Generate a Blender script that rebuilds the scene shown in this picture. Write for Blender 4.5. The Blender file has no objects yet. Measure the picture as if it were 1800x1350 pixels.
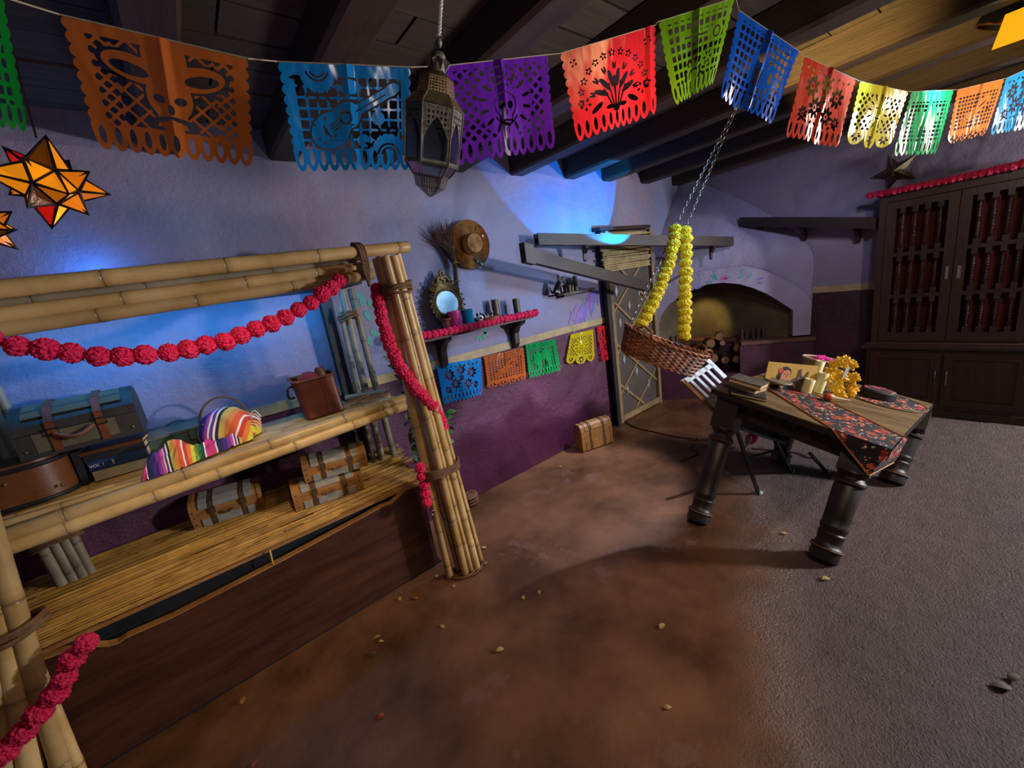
import bpy, bmesh, math, random
import numpy as np
from mathutils import Vector, Matrix, noise as mnoise

random.seed(7)
S = bpy.context.scene
COL = S.collection
PI = math.pi

# ------------------------------------------------------------------ camera
F, PW, PH, HC = 700.0, 1800, 1350, 1.5
def vn(v):
    v = np.array(v, float)
    return v / np.linalg.norm(v)
CX = vn([(1800 - 900) / F, (365 - 675) / F, 1])
CY = vn([(325 - 900) / F, (590 - 675) / F, 1])
CY = vn(CY - CX * CX.dot(CY))
CZ = np.cross(CX, CY)
RM = np.stack([CX, CY, CZ])               # rows = room axes in camera coords (x right, y down, z forward)
CAMP = np.array([0, 0, HC])
cam = bpy.data.cameras.new('camera')
cam.sensor_width = 36.0
cam.lens = F / PW * 36.0
cam.clip_start = 0.05
camo = bpy.data.objects.new('camera', cam)
COL.objects.link(camo)
right, down, fwd = RM[:, 0], RM[:, 1], RM[:, 2]
m = Matrix.Identity(4)
for i in range(3):
    m[i][0] = right[i]; m[i][1] = -down[i]; m[i][2] = -fwd[i]; m[i][3] = CAMP[i]
camo.matrix_world = m
S.camera = camo

# ------------------------------------------------------------------ exposure, world, lights
S.view_settings.view_transform = 'Standard'
S.view_settings.look = 'None'
S.view_settings.exposure = 0.0
S.view_settings.gamma = 1.0
S.view_settings.use_curve_mapping = False
w = bpy.data.worlds.new('world')
S.world = w
w.use_nodes = True
w.node_tree.nodes['Background'].inputs[0].default_value = (0.6, 0.58, 0.72, 1)
w.node_tree.nodes['Background'].inputs[1].default_value = 0.06

def lamp(name, kind, loc, target, energy, color, size=0.1, spot=None, blend=0.3):
    l = bpy.data.lights.new(name, kind)
    l.energy = energy
    l.color = color
    if kind == 'AREA':
        l.size = size
    else:
        l.shadow_soft_size = size
    if kind == 'SPOT':
        l.spot_size = math.radians(spot)
        l.spot_blend = blend
    o = bpy.data.objects.new(name, l)
    COL.objects.link(o)
    o.location = loc
    if target is not None:
        o.rotation_euler = (Vector(target) - Vector(loc)).to_track_quat('-Z', 'Y').to_euler()
    return o

lamp('key_spot', 'SPOT', (4.35, -1.3, 2.15), (1.0, 2.4, 1.15), 170, (1.0, 0.80, 0.68), 0.05, 80, 0.5)
lamp('corner_downlight', 'SPOT', (2.80, 1.62, 2.26), (1.9, 2.42, 1.1), 15, (0.42, 0.70, 1.0), 0.03, 100, 0.7)
lamp('left_soft', 'SPOT', (0.1, -0.7, 2.0), (0.25, 2.1, 1.0), 15, (1.0, 0.84, 0.68), 0.1, 70, 1.0)
st_ = lamp('shelf_blue', 'AREA', (0.05, 2.20, 1.595), (0.05, 2.42, 1.28), 4.2, (0.05, 0.40, 1.0), 0.1)
st_.data.shape = 'RECTANGLE'; st_.data.size = 1.2; st_.data.size_y = 0.06
lamp('shelf_top_blue', 'POINT', (-0.22, 2.33, 1.79), None, 1.6, (0.05, 0.30, 1.0), 0.03)
lamp('blue_fill', 'SPOT', (2.4, 0.4, 2.22), (1.85, 2.42, 1.05), 95, (0.22, 0.54, 1.0), 0.12, 66, 1.0)
lamp('mat_warm', 'SPOT', (0.35, 0.9, 2.2), (0.05, 2.1, 0.62), 45, (1.0, 0.72, 0.38), 0.05, 48, 0.9)
lamp('hood_fill', 'SPOT', (2.9, 0.2, 2.2), (4.45, 1.6, 1.3), 60, (0.62, 0.66, 1.0), 0.06, 60, 0.8)
lamp('cabinet_fill', 'SPOT', (2.2, -0.6, 2.2), (4.4, 0.3, 1.3), 50, (1.0, 0.84, 0.74), 0.05, 60, 0.8)
lamp('table_front', 'SPOT', (1.1, -0.5, 2.2), (2.6, 0.9, 0.6), 60, (1.0, 0.80, 0.60), 0.05, 60, 0.8)
lamp('wall_blue_spot', 'SPOT', (3.0, 1.86, 1.74), (2.84, 2.42, 2.16), 95, (0.0, 0.27, 1.0), 0.01, 86, 0.06)
lamp('daylight', 'AREA', (4.4, -2.0, 1.4), (2.4, 0.0, 0.0), 150, (0.92, 0.92, 1.0), 0.25)
lamp('fire_spot', 'SPOT', (4.25, 1.95, 1.05), (4.62, 2.2, 0.75), 11, (1.0, 0.70, 0.22), 0.03, 70, 0.6)
lamp('warm_floor', 'SPOT', (1.2, 0.4, 2.25), (0.9, 1.5, 0.1), 48, (1.0, 0.62, 0.26), 0.15, 90, 1.0)
lamp('ceiling_yellow', 'SPOT', (1.75, 0.95, 1.9), (3.05, 0.55, 2.45), 190, (1.0, 0.66, 0.20), 0.03, 38, 0.9)
lamp('ceiling_bounce', 'SPOT', (1.5, 0.6, 0.9), (1.3, 1.0, 2.4), 36, (1.0, 0.86, 0.76), 0.2, 110, 0.9)
lamp('mid_wash', 'SPOT', (3.0, 1.35, 2.24), (1.85, 2.0, 0.0), 240, (0.86, 0.86, 1.0), 0.02, 44, 0.5)

# ------------------------------------------------------------------ pixel helpers (1800x1350 frame -> room)
def ray(px, py):
    return RM @ vn([(px - 900) / F, (py - 675) / F, 1])
def V(a):
    return Vector([float(c) for c in a])
def PZ(px, py, z=0.0):
    d = ray(px, py); return V(CAMP + d * ((z - HC) / d[2]))
def PY(px, py, y=2.42):
    d = ray(px, py); return V(CAMP + d * (y / d[1]))
def PX(px, py, x=4.66):
    d = ray(px, py); return V(CAMP + d * (x / d[0]))
def PD(px, py, depth):
    d = RM @ np.array([(px - 900) / F, (py - 675) / F, 1.0]); return V(CAMP + d * depth)
def PP(px, py, p0, nrm):
    d = V(ray(px, py)); c = V(CAMP); return c + d * ((Vector(p0) - c).dot(nrm) / d.dot(nrm))
def hang(px, py):
    d = RM @ vn([(px - 900) / F, (py - 675) / F, 1]); return V(d)
GRAV = hang(740, 2680)                     # where plumb lines of the tilted house point
ZUP = Vector((0, 0, 1))

# ------------------------------------------------------------------ materials
def lin(h):
    h = h.lstrip('#')
    r = [int(h[i:i + 2], 16) / 255 for i in (0, 2, 4)]
    return tuple(c / 12.92 if c <= 0.04045 else ((c + 0.055) / 1.055) ** 2.4 for c in r) + (1.0,)
def N(t, typ, **kw):
    n = t.nodes.new(typ)
    for k, v in kw.items():
        if hasattr(n, k): setattr(n, k, v)
        else: n.inputs[k].default_value = v
    return n
def mat(name, c1, c2=None, rough=0.6, metal=0.0, scale=6.0, stretch=(1, 1, 1), bump=0.2, bscale=40.0, vcol=False,
        trans=0.0, emit=0.0, detail=4.0, spec=0.5, contrast=(0.35, 0.65), objrand=0.0, alpha=1.0):
    mt = bpy.data.materials.new(name)
    mt.use_nodes = True
    t = mt.node_tree
    b = t.nodes['Principled BSDF']
    c1 = lin(c1) if isinstance(c1, str) else c1
    c2 = c1 if c2 is None else (lin(c2) if isinstance(c2, str) else c2)
    tc = N(t, 'ShaderNodeTexCoord')
    mp = N(t, 'ShaderNodeMapping')
    mp.inputs['Scale'].default_value = stretch
    t.links.new(tc.outputs['Object'], mp.inputs['Vector'])
    nz = N(t, 'ShaderNodeTexNoise', Scale=scale, Detail=detail, Roughness=0.6)
    t.links.new(mp.outputs[0], nz.inputs['Vector'])
    cr = N(t, 'ShaderNodeValToRGB')
    cr.color_ramp.elements[0].position = contrast[0]; cr.color_ramp.elements[1].position = contrast[1]
    cr.color_ramp.elements[0].color = c1; cr.color_ramp.elements[1].color = c2
    t.links.new(nz.outputs[0], cr.inputs[0])
    src = cr.outputs[0]
    if vcol:
        at = N(t, 'ShaderNodeAttribute'); at.attribute_name = 'Col'
        mx = N(t, 'ShaderNodeMix'); mx.data_type = 'RGBA'; mx.blend_type = 'MULTIPLY'
        mx.inputs[0].default_value = 1.0
        t.links.new(src, mx.inputs[6]); t.links.new(at.outputs['Color'], mx.inputs[7])
        src = mx.outputs[2]
    if objrand:
        oi = N(t, 'ShaderNodeObjectInfo')
        mr = N(t, 'ShaderNodeMapRange'); mr.inputs[3].default_value = 1 - objrand; mr.inputs[4].default_value = 1 + objrand * 0.6
        t.links.new(oi.outputs['Random'], mr.inputs[0])
        hs = N(t, 'ShaderNodeHueSaturation')
        t.links.new(mr.outputs[0], hs.inputs['Value']); t.links.new(src, hs.inputs['Color'])
        src = hs.outputs[0]
    t.links.new(src, b.inputs['Base Color'])
    b.inputs['Roughness'].default_value = rough
    b.inputs['Metallic'].default_value = metal
    b.inputs['Specular IOR Level'].default_value = spec
    b.inputs['Transmission Weight'].default_value = trans
    b.inputs['Alpha'].default_value = alpha
    if emit:
        t.links.new(src, b.inputs['Emission Color']); b.inputs['Emission Strength'].default_value = emit
    if bump:
        nb = N(t, 'ShaderNodeTexNoise', Scale=bscale, Detail=5.0, Roughness=0.65)
        t.links.new(mp.outputs[0], nb.inputs['Vector'])
        bp = N(t, 'ShaderNodeBump', Strength=bump, Distance=0.01)
        t.links.new(nb.outputs[0], bp.inputs['Height']); t.links.new(bp.outputs[0], b.inputs['Normal'])
    return mt

def wallmat(name, up1, up2, low1, low2, zsplit):
    mt = mat(name, up1, up2, rough=0.55, scale=1.7, bump=0.0, contrast=(0.38, 0.62), detail=6)
    t = mt.node_tree; b = t.nodes['Principled BSDF']
    cr = next(n for n in t.nodes if n.type == 'VALTORGB')
    tc = next(n for n in t.nodes if n.type == 'TEX_COORD')
    nz2 = N(t, 'ShaderNodeTexNoise', Scale=3.0, Detail=6.0)
    t.links.new(tc.outputs['Object'], nz2.inputs['Vector'])
    c2 = N(t, 'ShaderNodeValToRGB')
    c2.color_ramp.elements[0].position = 0.35; c2.color_ramp.elements[1].position = 0.7
    c2.color_ramp.elements[0].color = lin(low1); c2.color_ramp.elements[1].color = lin(low2)
    t.links.new(nz2.outputs[0], c2.inputs[0])
    sp = N(t, 'ShaderNodeSeparateXYZ'); t.links.new(tc.outputs['Object'], sp.inputs[0])
    gt = N(t, 'ShaderNodeMath', operation='GREATER_THAN'); gt.inputs[1].default_value = zsplit
    t.links.new(sp.outputs[2], gt.inputs[0])
    mx = N(t, 'ShaderNodeMix'); mx.data_type = 'RGBA'
    t.links.new(gt.outputs[0], mx.inputs[0]); t.links.new(c2.outputs[0], mx.inputs[6]); t.links.new(cr.outputs[0], mx.inputs[7])
    t.links.new(mx.outputs[2], b.inputs['Base Color'])
    n1 = N(t, 'ShaderNodeTexNoise', Scale=70.0, Detail=6.0, Roughness=0.75)
    n2 = N(t, 'ShaderNodeTexNoise', Scale=7.0, Detail=3.0)
    t.links.new(tc.outputs['Object'], n1.inputs['Vector']); t.links.new(tc.outputs['Object'], n2.inputs['Vector'])
    ad = N(t, 'ShaderNodeMath', operation='MULTIPLY_ADD'); ad.inputs[1].default_value = 0.35
    t.links.new(n1.outputs[0], ad.inputs[0]); t.links.new(n2.outputs[0], ad.inputs[2])
    bp = N(t, 'ShaderNodeBump', Strength=0.6, Distance=0.025)
    t.links.new(ad.outputs[0], bp.inputs['Height']); t.links.new(bp.outputs[0], b.inputs['Normal'])
    b.inputs['Roughness'].default_value = 0.36
    return mt

M = {}
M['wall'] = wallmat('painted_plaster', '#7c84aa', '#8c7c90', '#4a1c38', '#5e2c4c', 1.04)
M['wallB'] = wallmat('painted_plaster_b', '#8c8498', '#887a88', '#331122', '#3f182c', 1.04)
M['cream'] = mat('cream_paint', '#b8a274', '#9c8a66', rough=0.6, scale=12)
M['plank'] = mat('ceiling_plank', '#4c443f', '#5b534c', rough=0.8, scale=5, stretch=(0.6, 8, 8), bscale=30, objrand=0.25)
M['beam'] = mat('dark_beam', '#2c1f14', '#3f2d1e', rough=0.6, scale=5, stretch=(8, 0.6, 8), bump=0.35, bscale=24)
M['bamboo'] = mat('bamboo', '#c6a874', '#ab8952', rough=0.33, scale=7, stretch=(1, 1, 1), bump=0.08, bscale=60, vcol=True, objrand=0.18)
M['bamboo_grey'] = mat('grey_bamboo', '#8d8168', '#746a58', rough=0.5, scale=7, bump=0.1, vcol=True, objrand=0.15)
M['reed'] = mat('reed', '#c29a50', '#96702f', rough=0.5, scale=9, bump=0.05, vcol=True)
M['palereed'] = mat('pale_blind_reed', '#b4a478', '#98865a', rough=0.6, scale=14)
M['darkwood'] = mat('dark_wood', '#2a1710', '#38211a', rough=0.45, scale=4, stretch=(1.2, 6, 9), bump=0.2, bscale=20)
M['boardwood'] = mat('bench_board_wood', '#31190f', '#4a2a1c', rough=0.42, scale=3.2, stretch=(1, 6, 7), bump=0.15, bscale=20)
M['edgewood'] = mat('raw_edge_wood', '#9a6f3c', '#7e5529', rough=0.6, scale=8)
M['black'] = mat('black_paint', '#0b0a0c', '#121014', rough=0.55, bump=0.1)
M['fascia'] = mat('dark_fascia', '#15181c', '#1c2024', rough=0.5, bump=0.1)
M['twine'] = mat('vine_twine', '#5f4228', '#7a5a3a', rough=0.8, scale=40, bump=0.4, bscale=90)
M['pink'] = mat('pink_tissue', '#d60648', '#ea1c5e', rough=0.55, scale=30, bump=0.3, bscale=120)
M['pinkdark'] = mat('dark_pink_tissue', '#b4063a', '#cc1248', rough=0.6, scale=30, bump=0.3, bscale=120)
M['yellow'] = mat('marigold_tissue', '#dcc00a', '#f2dc28', rough=0.6, scale=30, bump=0.3, bscale=120)
M['chain'] = mat('chain_steel', '#6a6259', '#8a8178', rough=0.4, metal=0.9)
M['tabletop'] = mat('worn_tabletop', '#7a6340', '#544226', rough=0.5, scale=4, stretch=(5, 1.2, 4), bump=0.2, bscale=18)
M['tablewood'] = mat('dark_table_wood', '#17100c', '#251911', rough=0.46, scale=5, stretch=(4, 4, 1), bump=0.15, bscale=30)
M['glass'] = mat('lantern_glass', '#c9d4de', None, rough=0.08, trans=1.0, bump=0.06, bscale=25)
M['brass'] = mat('aged_brass', '#8f7a54', '#6b5c44', rough=0.4, metal=0.75, scale=30, bump=0.25, bscale=120)
M['tin'] = mat('aged_tin', '#7d7c74', '#5c5950', rough=0.4, metal=0.75, scale=30, bump=0.3, bscale=120)
M['straw'] = mat('straw', '#c4945a', '#9a6e3c', rough=0.6, scale=30, bump=0.2)
M['leather'] = mat('brown_leather', '#4f2d12', '#6a3d18', rough=0.42, scale=5, bump=0.15)
M['blackleather'] = mat('black_trunk_cloth', '#22262a', '#33302c', rough=0.55, scale=8, bump=0.2)
M['canvas'] = mat('worn_canvas', '#6a5c42', '#55503f', rough=0.75, scale=10, bump=0.2)
M['strap'] = mat('tan_strap', '#7b3f1c', '#5f2f14', rough=0.5, scale=20)
M['white'] = mat('white_paint', '#d8d8d4', '#c4c4c0', rough=0.5, scale=12, bump=0.05)
M['wax'] = mat('candle_wax', '#d8cf96', '#cdc288', rough=0.5, scale=8, bump=0.03)
M['paper'] = mat('book_pages', '#d8bc8a', '#c0a270', rough=0.8, scale=20, stretch=(1, 1, 30), bump=0.2)
M['greenleaf'] = mat('leaf_green', '#3d4f38', '#56694c', rough=0.5, scale=20, bump=0.05)
M['brightleaf'] = mat('leaf_bright', '#35753a', '#4b8a45', rough=0.45, scale=20, bump=0.05)

# ------------------------------------------------------------------ mesh builder
ORG = {}
class MB:
    def __init__(s):
        s.v = []; s.f = []; s.c = []; s.mi = []
        s.cur = (1, 1, 1); s.mat = 0
    def add(s, vs, fs, cols=None):
        o = len(s.v)
        s.v.extend([tuple(v) for v in vs])
        s.c.extend(cols if cols else [s.cur] * len(vs))
        s.f.extend([tuple(i + o for i in f) for f in fs])
        s.mi.extend([s.mat] * len(fs))
        return s
    def hexa(s, p):  # 8 points: bottom 0-3 (ccw from above), top 4-7
        return s.add(p, [(3, 2, 1, 0), (4, 5, 6, 7), (0, 1, 5, 4), (1, 2, 6, 5), (2, 3, 7, 6), (3, 0, 4, 7)])
    def box(s, c, size, Mx=None):
        x, y, z = [a / 2 for a in size]
        p = [Vector(q) for q in ((-x, -y, -z), (x, -y, -z), (x, y, -z), (-x, y, -z), (-x, -y, z), (x, -y, z), (x, y, z), (-x, y, z))]
        c = Vector(c)
        p = [((Mx @ q) if Mx else q) + c for q in p]
        return s.hexa(p)
    def fbox(s, o, u, v, w_):  # box spanned by 3 vectors from corner o
        o = Vector(o)
        return s.hexa([o, o + u, o + u + v, o + v, o + w_, o + u + w_, o + u + v + w_, o + v + w_])
    def rbox(s, o, u, v, w_, b=0.12):  # chamfered box: cross-section u-w with cut corners, swept along v
        o = Vector(o); pts = []
        for a, c in ((b, 0), (1 - b, 0), (1, b), (1, 1 - b), (1 - b, 1), (b, 1), (0, 1 - b), (0, b)):
            pts.append(o + u * a + w_ * c)
        return s.prism(pts, v)
    def prism(s, pts, ext):
        n = len(pts); a = [Vector(p) for p in pts]; b = [p + ext for p in a]
        return s.add(a + b, [tuple(range(n))[::-1], tuple(range(n, 2 * n))] + [(i, (i + 1) % n, n + (i + 1) % n, n + i) for i in range(n)])
    def tube(s, pts, r, n=8, cap=True, cols=None, closed=False):
        pts = [Vector(p) for p in pts]; k = len(pts)
        rs = r if isinstance(r, (list, tuple)) else [r] * k
        vs = []; cc = []
        up = None
        for i, p in enumerate(pts):
            if closed:
                t = pts[(i + 1) % k] - pts[i - 1]
            else:
                t = pts[min(i + 1, k - 1)] - pts[max(i - 1, 0)]
            if t.length < 1e-9: t = Vector((0, 0, 1))
            t.normalize()
            if up is None:
                up = Vector((0, 0, 1)) if abs(t.z) < 0.9 else Vector((1, 0, 0))
            a = t.cross(up)
            if a.length < 1e-6: a = t.orthogonal()
            a.normalize(); up = a.cross(t).normalized()
            for j in range(n):
                th = 2 * PI * j / n
                vs.append(p + (a * math.cos(th) + up * math.sin(th)) * rs[i])
                cc.append(cols[i] if cols else s.cur)
        fs = []
        for i in range(k if closed else k - 1):
            i2 = (i + 1) % k
            for j in range(n):
                j2 = (j + 1) % n
                fs.append((i * n + j, i * n + j2, i2 * n + j2, i2 * n + j))
        if cap and not closed:
            fs.append(tuple(range(n))[::-1]); fs.append(tuple(range((k - 1) * n, k * n)))
        return s.add(vs, fs, cc)
    def lathe(s, prof, base, axis=ZUP, n=20, cap=True, sx=None):
        axis = Vector(axis).normalized()
        a = axis.orthogonal().normalized() if sx is None else Vector(sx).normalized(); b = axis.cross(a)
        base = Vector(base); vs = []
        for r, z in prof:
            for j in range(n):
                th = 2 * PI * j / n
                vs.append(base + axis * z + (a * math.cos(th) + b * math.sin(th)) * r)
        k = len(prof); fs = []
        for i in range(k - 1):
            for j in range(n):
                j2 = (j + 1) % n
                fs.append((i * n + j, i * n + j2, (i + 1) * n + j2, (i + 1) * n + j))
        if cap:
            fs.append(tuple(range(n))[::-1]); fs.append(tuple(range((k - 1) * n, k * n)))
        return s.add(vs, fs)
    def ball(s, c, r, n=12, k=8, Mx=None, nz=0.0):
        rr = r if isinstance(r, (tuple, list, Vector)) else (r, r, r)
        c = Vector(c); vs = []; fs = []
        for i in range(k + 1):
            ph = PI * i / k
            for j in range(n):
                th = 2 * PI * j / n
                q = Vector((rr[0] * math.sin(ph) * math.cos(th), rr[1] * math.sin(ph) * math.sin(th), rr[2] * math.cos(ph)))
                if nz: q *= 1 + nz * (mnoise.noise(q * 40 + c * 13))
                vs.append(((Mx @ q) if Mx else q) + c)
        for i in range(k):
            for j in range(n):
                j2 = (j + 1) % n
                fs.append((i * n + j, (i + 1) * n + j, (i + 1) * n + j2, i * n + j2))
        return s.add(vs, fs)
    def grid(s, P, nu, nv, closed_u=False):
        vs = [P(i / nu, j / nv) for j in range(nv + 1) for i in range(nu + (0 if closed_u else 1))]
        w_ = nu if closed_u else nu + 1
        fs = []
        for j in range(nv):
            for i in range(nu):
                i2 = (i + 1) % w_
                fs.append((j * w_ + i, j * w_ + i2, (j + 1) * w_ + i2, (j + 1) * w_ + i))
        return s.add(vs, fs)
    def mesh(s, name, mats, org, smooth, angle=40, weld=False):
        me = bpy.data.meshes.new(name)
        o = Vector(org)
        me.from_pydata([tuple(Vector(v) - o) for v in s.v], [], s.f)
        if weld:
            bm = bmesh.new(); bm.from_mesh(me); bmesh.ops.remove_doubles(bm, verts=bm.verts, dist=1e-5); bm.to_mesh(me); bm.free()
        for m_ in mats: me.materials.append(m_)
        if not weld:
            me.polygons.foreach_set('material_index', s.mi)
            ca = me.color_attributes.new('Col', 'FLOAT_COLOR', 'POINT')
            ca.data.foreach_set('color', [x for c in s.c for x in (c[0], c[1], c[2], 1.0)])
        if smooth:
            me.polygons.foreach_set('use_smooth', [True] * len(me.polygons))
            me.set_sharp_from_angle(angle=math.radians(angle))
        me.update()
        return me
    def build(s, name, mats, parent=None, smooth=True, angle=40, org=None):
        if not isinstance(mats, (list, tuple)): mats = [mats]
        if parent is not None: org = ORG[parent.name]
        if org is None:
            a = np.array([tuple(v) for v in s.v]); org = ((a[:, 0].min() + a[:, 0].max()) / 2, (a[:, 1].min() + a[:, 1].max()) / 2, a[:, 2].min())
        org = Vector(org)
        o = bpy.data.objects.new(name, s.mesh(name, mats, org, smooth, angle))
        COL.objects.link(o)
        if parent is not None: o.parent = parent
        else: o.location = org
        ORG[o.name] = org
        return o
def inst(me, name, parent, loc, rot=(0, 0, 0), sc=1.0):
    o = bpy.data.objects.new(name, me); COL.objects.link(o)
    o.parent = parent
    o.location = Vector(loc) - ORG[parent.name]
    o.rotation_euler = rot
    o.scale = (sc, sc, sc) if not isinstance(sc, (tuple, list)) else sc
    ORG[o.name] = Vector(loc)
    return o
def thing(name, label, cat, loc, group=None):
    o = bpy.data.objects.new(name, None); COL.objects.link(o)
    o.location = loc; o.empty_display_size = 0.05
    ORG[o.name] = Vector(loc)
    return tag(o, label, cat, group)
def tag(o, label, cat, group=None):
    o['label'] = label; o['category'] = cat
    if group: o['group'] = group
    return o
def struct(o): o['kind'] = 'structure'; return o
def lerp(a, b, t): return a + (b - a) * t
def spline(pts, k=8):
    pts = [Vector(p) for p in pts]; out = []
    for i in range(len(pts) - 1):
        p0 = pts[max(i - 1, 0)]; p1 = pts[i]; p2 = pts[i + 1]; p3 = pts[min(i + 2, len(pts) - 1)]
        for j in range(k):
            t = j / k
            out.append(0.5 * ((2 * p1) + (p2 - p0) * t + (2 * p0 - 5 * p1 + 4 * p2 - p3) * t * t + (3 * p1 - p0 - 3 * p2 + p3) * t ** 3))
    out.append(pts[-1]); return out
def resample(pts, d):
    out = [pts[0].copy()]; acc = 0.0
    for i in range(1, len(pts)):
        a, b = pts[i - 1], pts[i]; L = (b - a).length; pos = 0.0
        while acc + (L - pos) >= d and L > 0:
            pos += d - acc; acc = 0.0; out.append(a.lerp(b, pos / L))
        acc += L - pos
    return out
# ================================================================== SETTING
YW, XB, ZC = 2.42, 4.66, 2.42
b = MB(); b.box((1.6, 0.0, -0.05), (8.2, 8.0, 0.1))
fm = mat('stained_concrete', '#472c17', '#7a5339', rough=0.42, scale=2.3, bump=0.0, detail=7)
t = fm.node_tree; bs = t.nodes['Principled BSDF']
tc = next(n for n in t.nodes if n.type == 'TEX_COORD'); cr = next(n for n in t.nodes if n.type == 'VALTORGB')
sp = N(t, 'ShaderNodeSeparateXYZ'); t.links.new(tc.outputs['Object'], sp.inputs[0])
# worn, bare aggregate to the right of a line across the floor; smooth stain to the left
ma = N(t, 'ShaderNodeMath', operation='MULTIPLY_ADD'); ma.inputs[1].default_value = -1.9
t.links.new(sp.outputs[1], ma.inputs[0]); t.links.new(sp.outputs[0], ma.inputs[2])
nz = N(t, 'ShaderNodeTexNoise', Scale=2.2, Detail=6.0); t.links.new(tc.outputs['Object'], nz.inputs['Vector'])
mb_ = N(t, 'ShaderNodeMath', operation='MULTIPLY_ADD'); mb_.inputs[1].default_value = 1.2
t.links.new(nz.outputs[0], mb_.inputs[0]); t.links.new(ma.outputs[0], mb_.inputs[2])
mr = N(t, 'ShaderNodeMapRange'); mr.inputs[1].default_value = 0.75; mr.inputs[2].default_value = 1.75
t.links.new(mb_.outputs[0], mr.inputs[0])
c3 = N(t, 'ShaderNodeValToRGB'); c3.color_ramp.elements[0].color = lin('#453630'); c3.color_ramp.elements[1].color = lin('#8a7670')
n3 = N(t, 'ShaderNodeTexNoise', Scale=14.0, Detail=8.0, Roughness=0.75); t.links.new(tc.outputs['Object'], n3.inputs['Vector']); t.links.new(n3.outputs[0], c3.inputs[0])
mx = N(t, 'ShaderNodeMix'); mx.data_type = 'RGBA'
t.links.new(mr.outputs[0], mx.inputs[0]); t.links.new(cr.outputs[0], mx.inputs[6]); t.links.new(c3.outputs[0], mx.inputs[7])
# scuffed pale patches
n4 = N(t, 'ShaderNodeTexNoise', Scale=2.7, Detail=8.0, Roughness=0.65); t.links.new(tc.outputs['Object'], n4.inputs['Vector'])
r4 = N(t, 'ShaderNodeMapRange'); r4.inputs[1].default_value = 0.60; r4.inputs[2].default_value = 0.63; r4.inputs[4].default_value = 0.35
t.links.new(n4.outputs[0], r4.inputs[0])
mx2 = N(t, 'ShaderNodeMix'); mx2.data_type = 'RGBA'; mx2.inputs[7].default_value = lin('#80605a')
t.links.new(r4.outputs[0], mx2.inputs[0]); t.links.new(mx.outputs[2], mx2.inputs[6]); t.links.new(mx2.outputs[2], bs.inputs['Base Color'])
n5 = N(t, 'ShaderNodeTexVoronoi', Scale=150.0); n5.feature = 'SMOOTH_F1'; t.links.new(tc.outputs['Object'], n5.inputs['Vector'])
n6 = N(t, 'ShaderNodeTexNoise', Scale=85.0, Detail=6.0, Roughness=0.7); t.links.new(tc.outputs['Object'], n6.inputs['Vector'])
n7 = N(t, 'ShaderNodeTexNoise', Scale=7.0, Detail=5.0); t.links.new(tc.outputs['Object'], n7.inputs['Vector'])
ad0 = N(t, 'ShaderNodeMath', operation='MULTIPLY_ADD'); ad0.inputs[1].default_value = -0.35
t.links.new(n5.outputs['Distance'], ad0.inputs[0]); t.links.new(n6.outputs[0], ad0.inputs[2])
ad = N(t, 'ShaderNodeMath', operation='MULTIPLY_ADD'); ad.inputs[1].default_value = 1.4
t.links.new(n7.outputs[0], ad.inputs[0]); t.links.new(ad0.outputs[0], ad.inputs[2])
st = N(t, 'ShaderNodeMapRange'); st.inputs[3].default_value = 0.12; st.inputs[4].default_value = 1.0
t.links.new(mr.outputs[0], st.inputs[0])
bp = N(t, 'ShaderNodeBump', Distance=0.026); t.links.new(st.outputs[0], bp.inputs['Strength'])
t.links.new(ad.outputs[0], bp.inputs['Height']); t.links.new(bp.outputs[0], bs.inputs['Normal'])
bs.inputs['Roughness'].default_value = 0.40
struct(b.build('floor', fm, smooth=False, org=(0, 0, 0)))

b = MB(); b.box((1.4, YW + 0.06, 1.2), (6.6, 0.12, 2.6)); struct(b.build('wall_left', M['wall'], smooth=False, org=(0, 0, 0)))
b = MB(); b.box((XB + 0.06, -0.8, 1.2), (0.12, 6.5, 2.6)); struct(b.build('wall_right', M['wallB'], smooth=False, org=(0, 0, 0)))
b = MB(); b.box((-1.86, -0.5, 1.2), (0.12, 6.0, 2.6)); struct(b.build('wall_end', M['wall'], smooth=False, org=(0, 0, 0)))
b = MB(); b.box((1.9, YW - 0.002, 1.06), (4.06, 0.006, 0.055)); struct(b.build('trim_1', M['cream'], smooth=False))
b = MB(); b.box((XB - 0.002, 0.92, 1.04), (0.006, 0.56, 0.055)); struct(b.build('trim_2', M['cream'], smooth=False))

# ceiling: backing, planks (across), beams
b = MB(); b.box((1.4, -0.6, ZC + 0.09), (6.6, 6.4, 0.06)); ceil = struct(b.build('ceiling', M['black'], smooth=False, org=(0, 0, ZC)))
pl = MB(); pl.box((0, 0, 0), (2.15, 0.168, 0.03)); plm = pl.mesh('plank', [M['plank']], (0, 0, 0), False)
r_ = random.Random(3)
for j in range(24):
    y = YW - 0.09 - j * 0.176
    for i in range(3):
        x = -0.75 + i * 2.16 + (0.55 if j % 2 else 0) 
        o = inst(plm, 'plank', ceil, (x, y, ZC + 0.02 + r_.uniform(-0.004, 0.004)), (r_.uniform(-.012, .012), 0, 0))
BEAMX = [-1.03, -0.48, 0.07, 0.55, 1.06, 1.59, 2.14, 2.72, 3.22, 3.83, 4.42]
for x in BEAMX:
    b = MB()
    q = 0.014
    pts = [(q, 0), (0.14 - q, 0), (0.14, q), (0.14, 0.135), (0, 0.135), (0, q)]
    b.prism([Vector((x + px, YW, 2.285 + pz)) for px, pz in pts], Vector((0, -5.2, 0)))
    b.build('beam', M['beam'], ceil, smooth=False)

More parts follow.
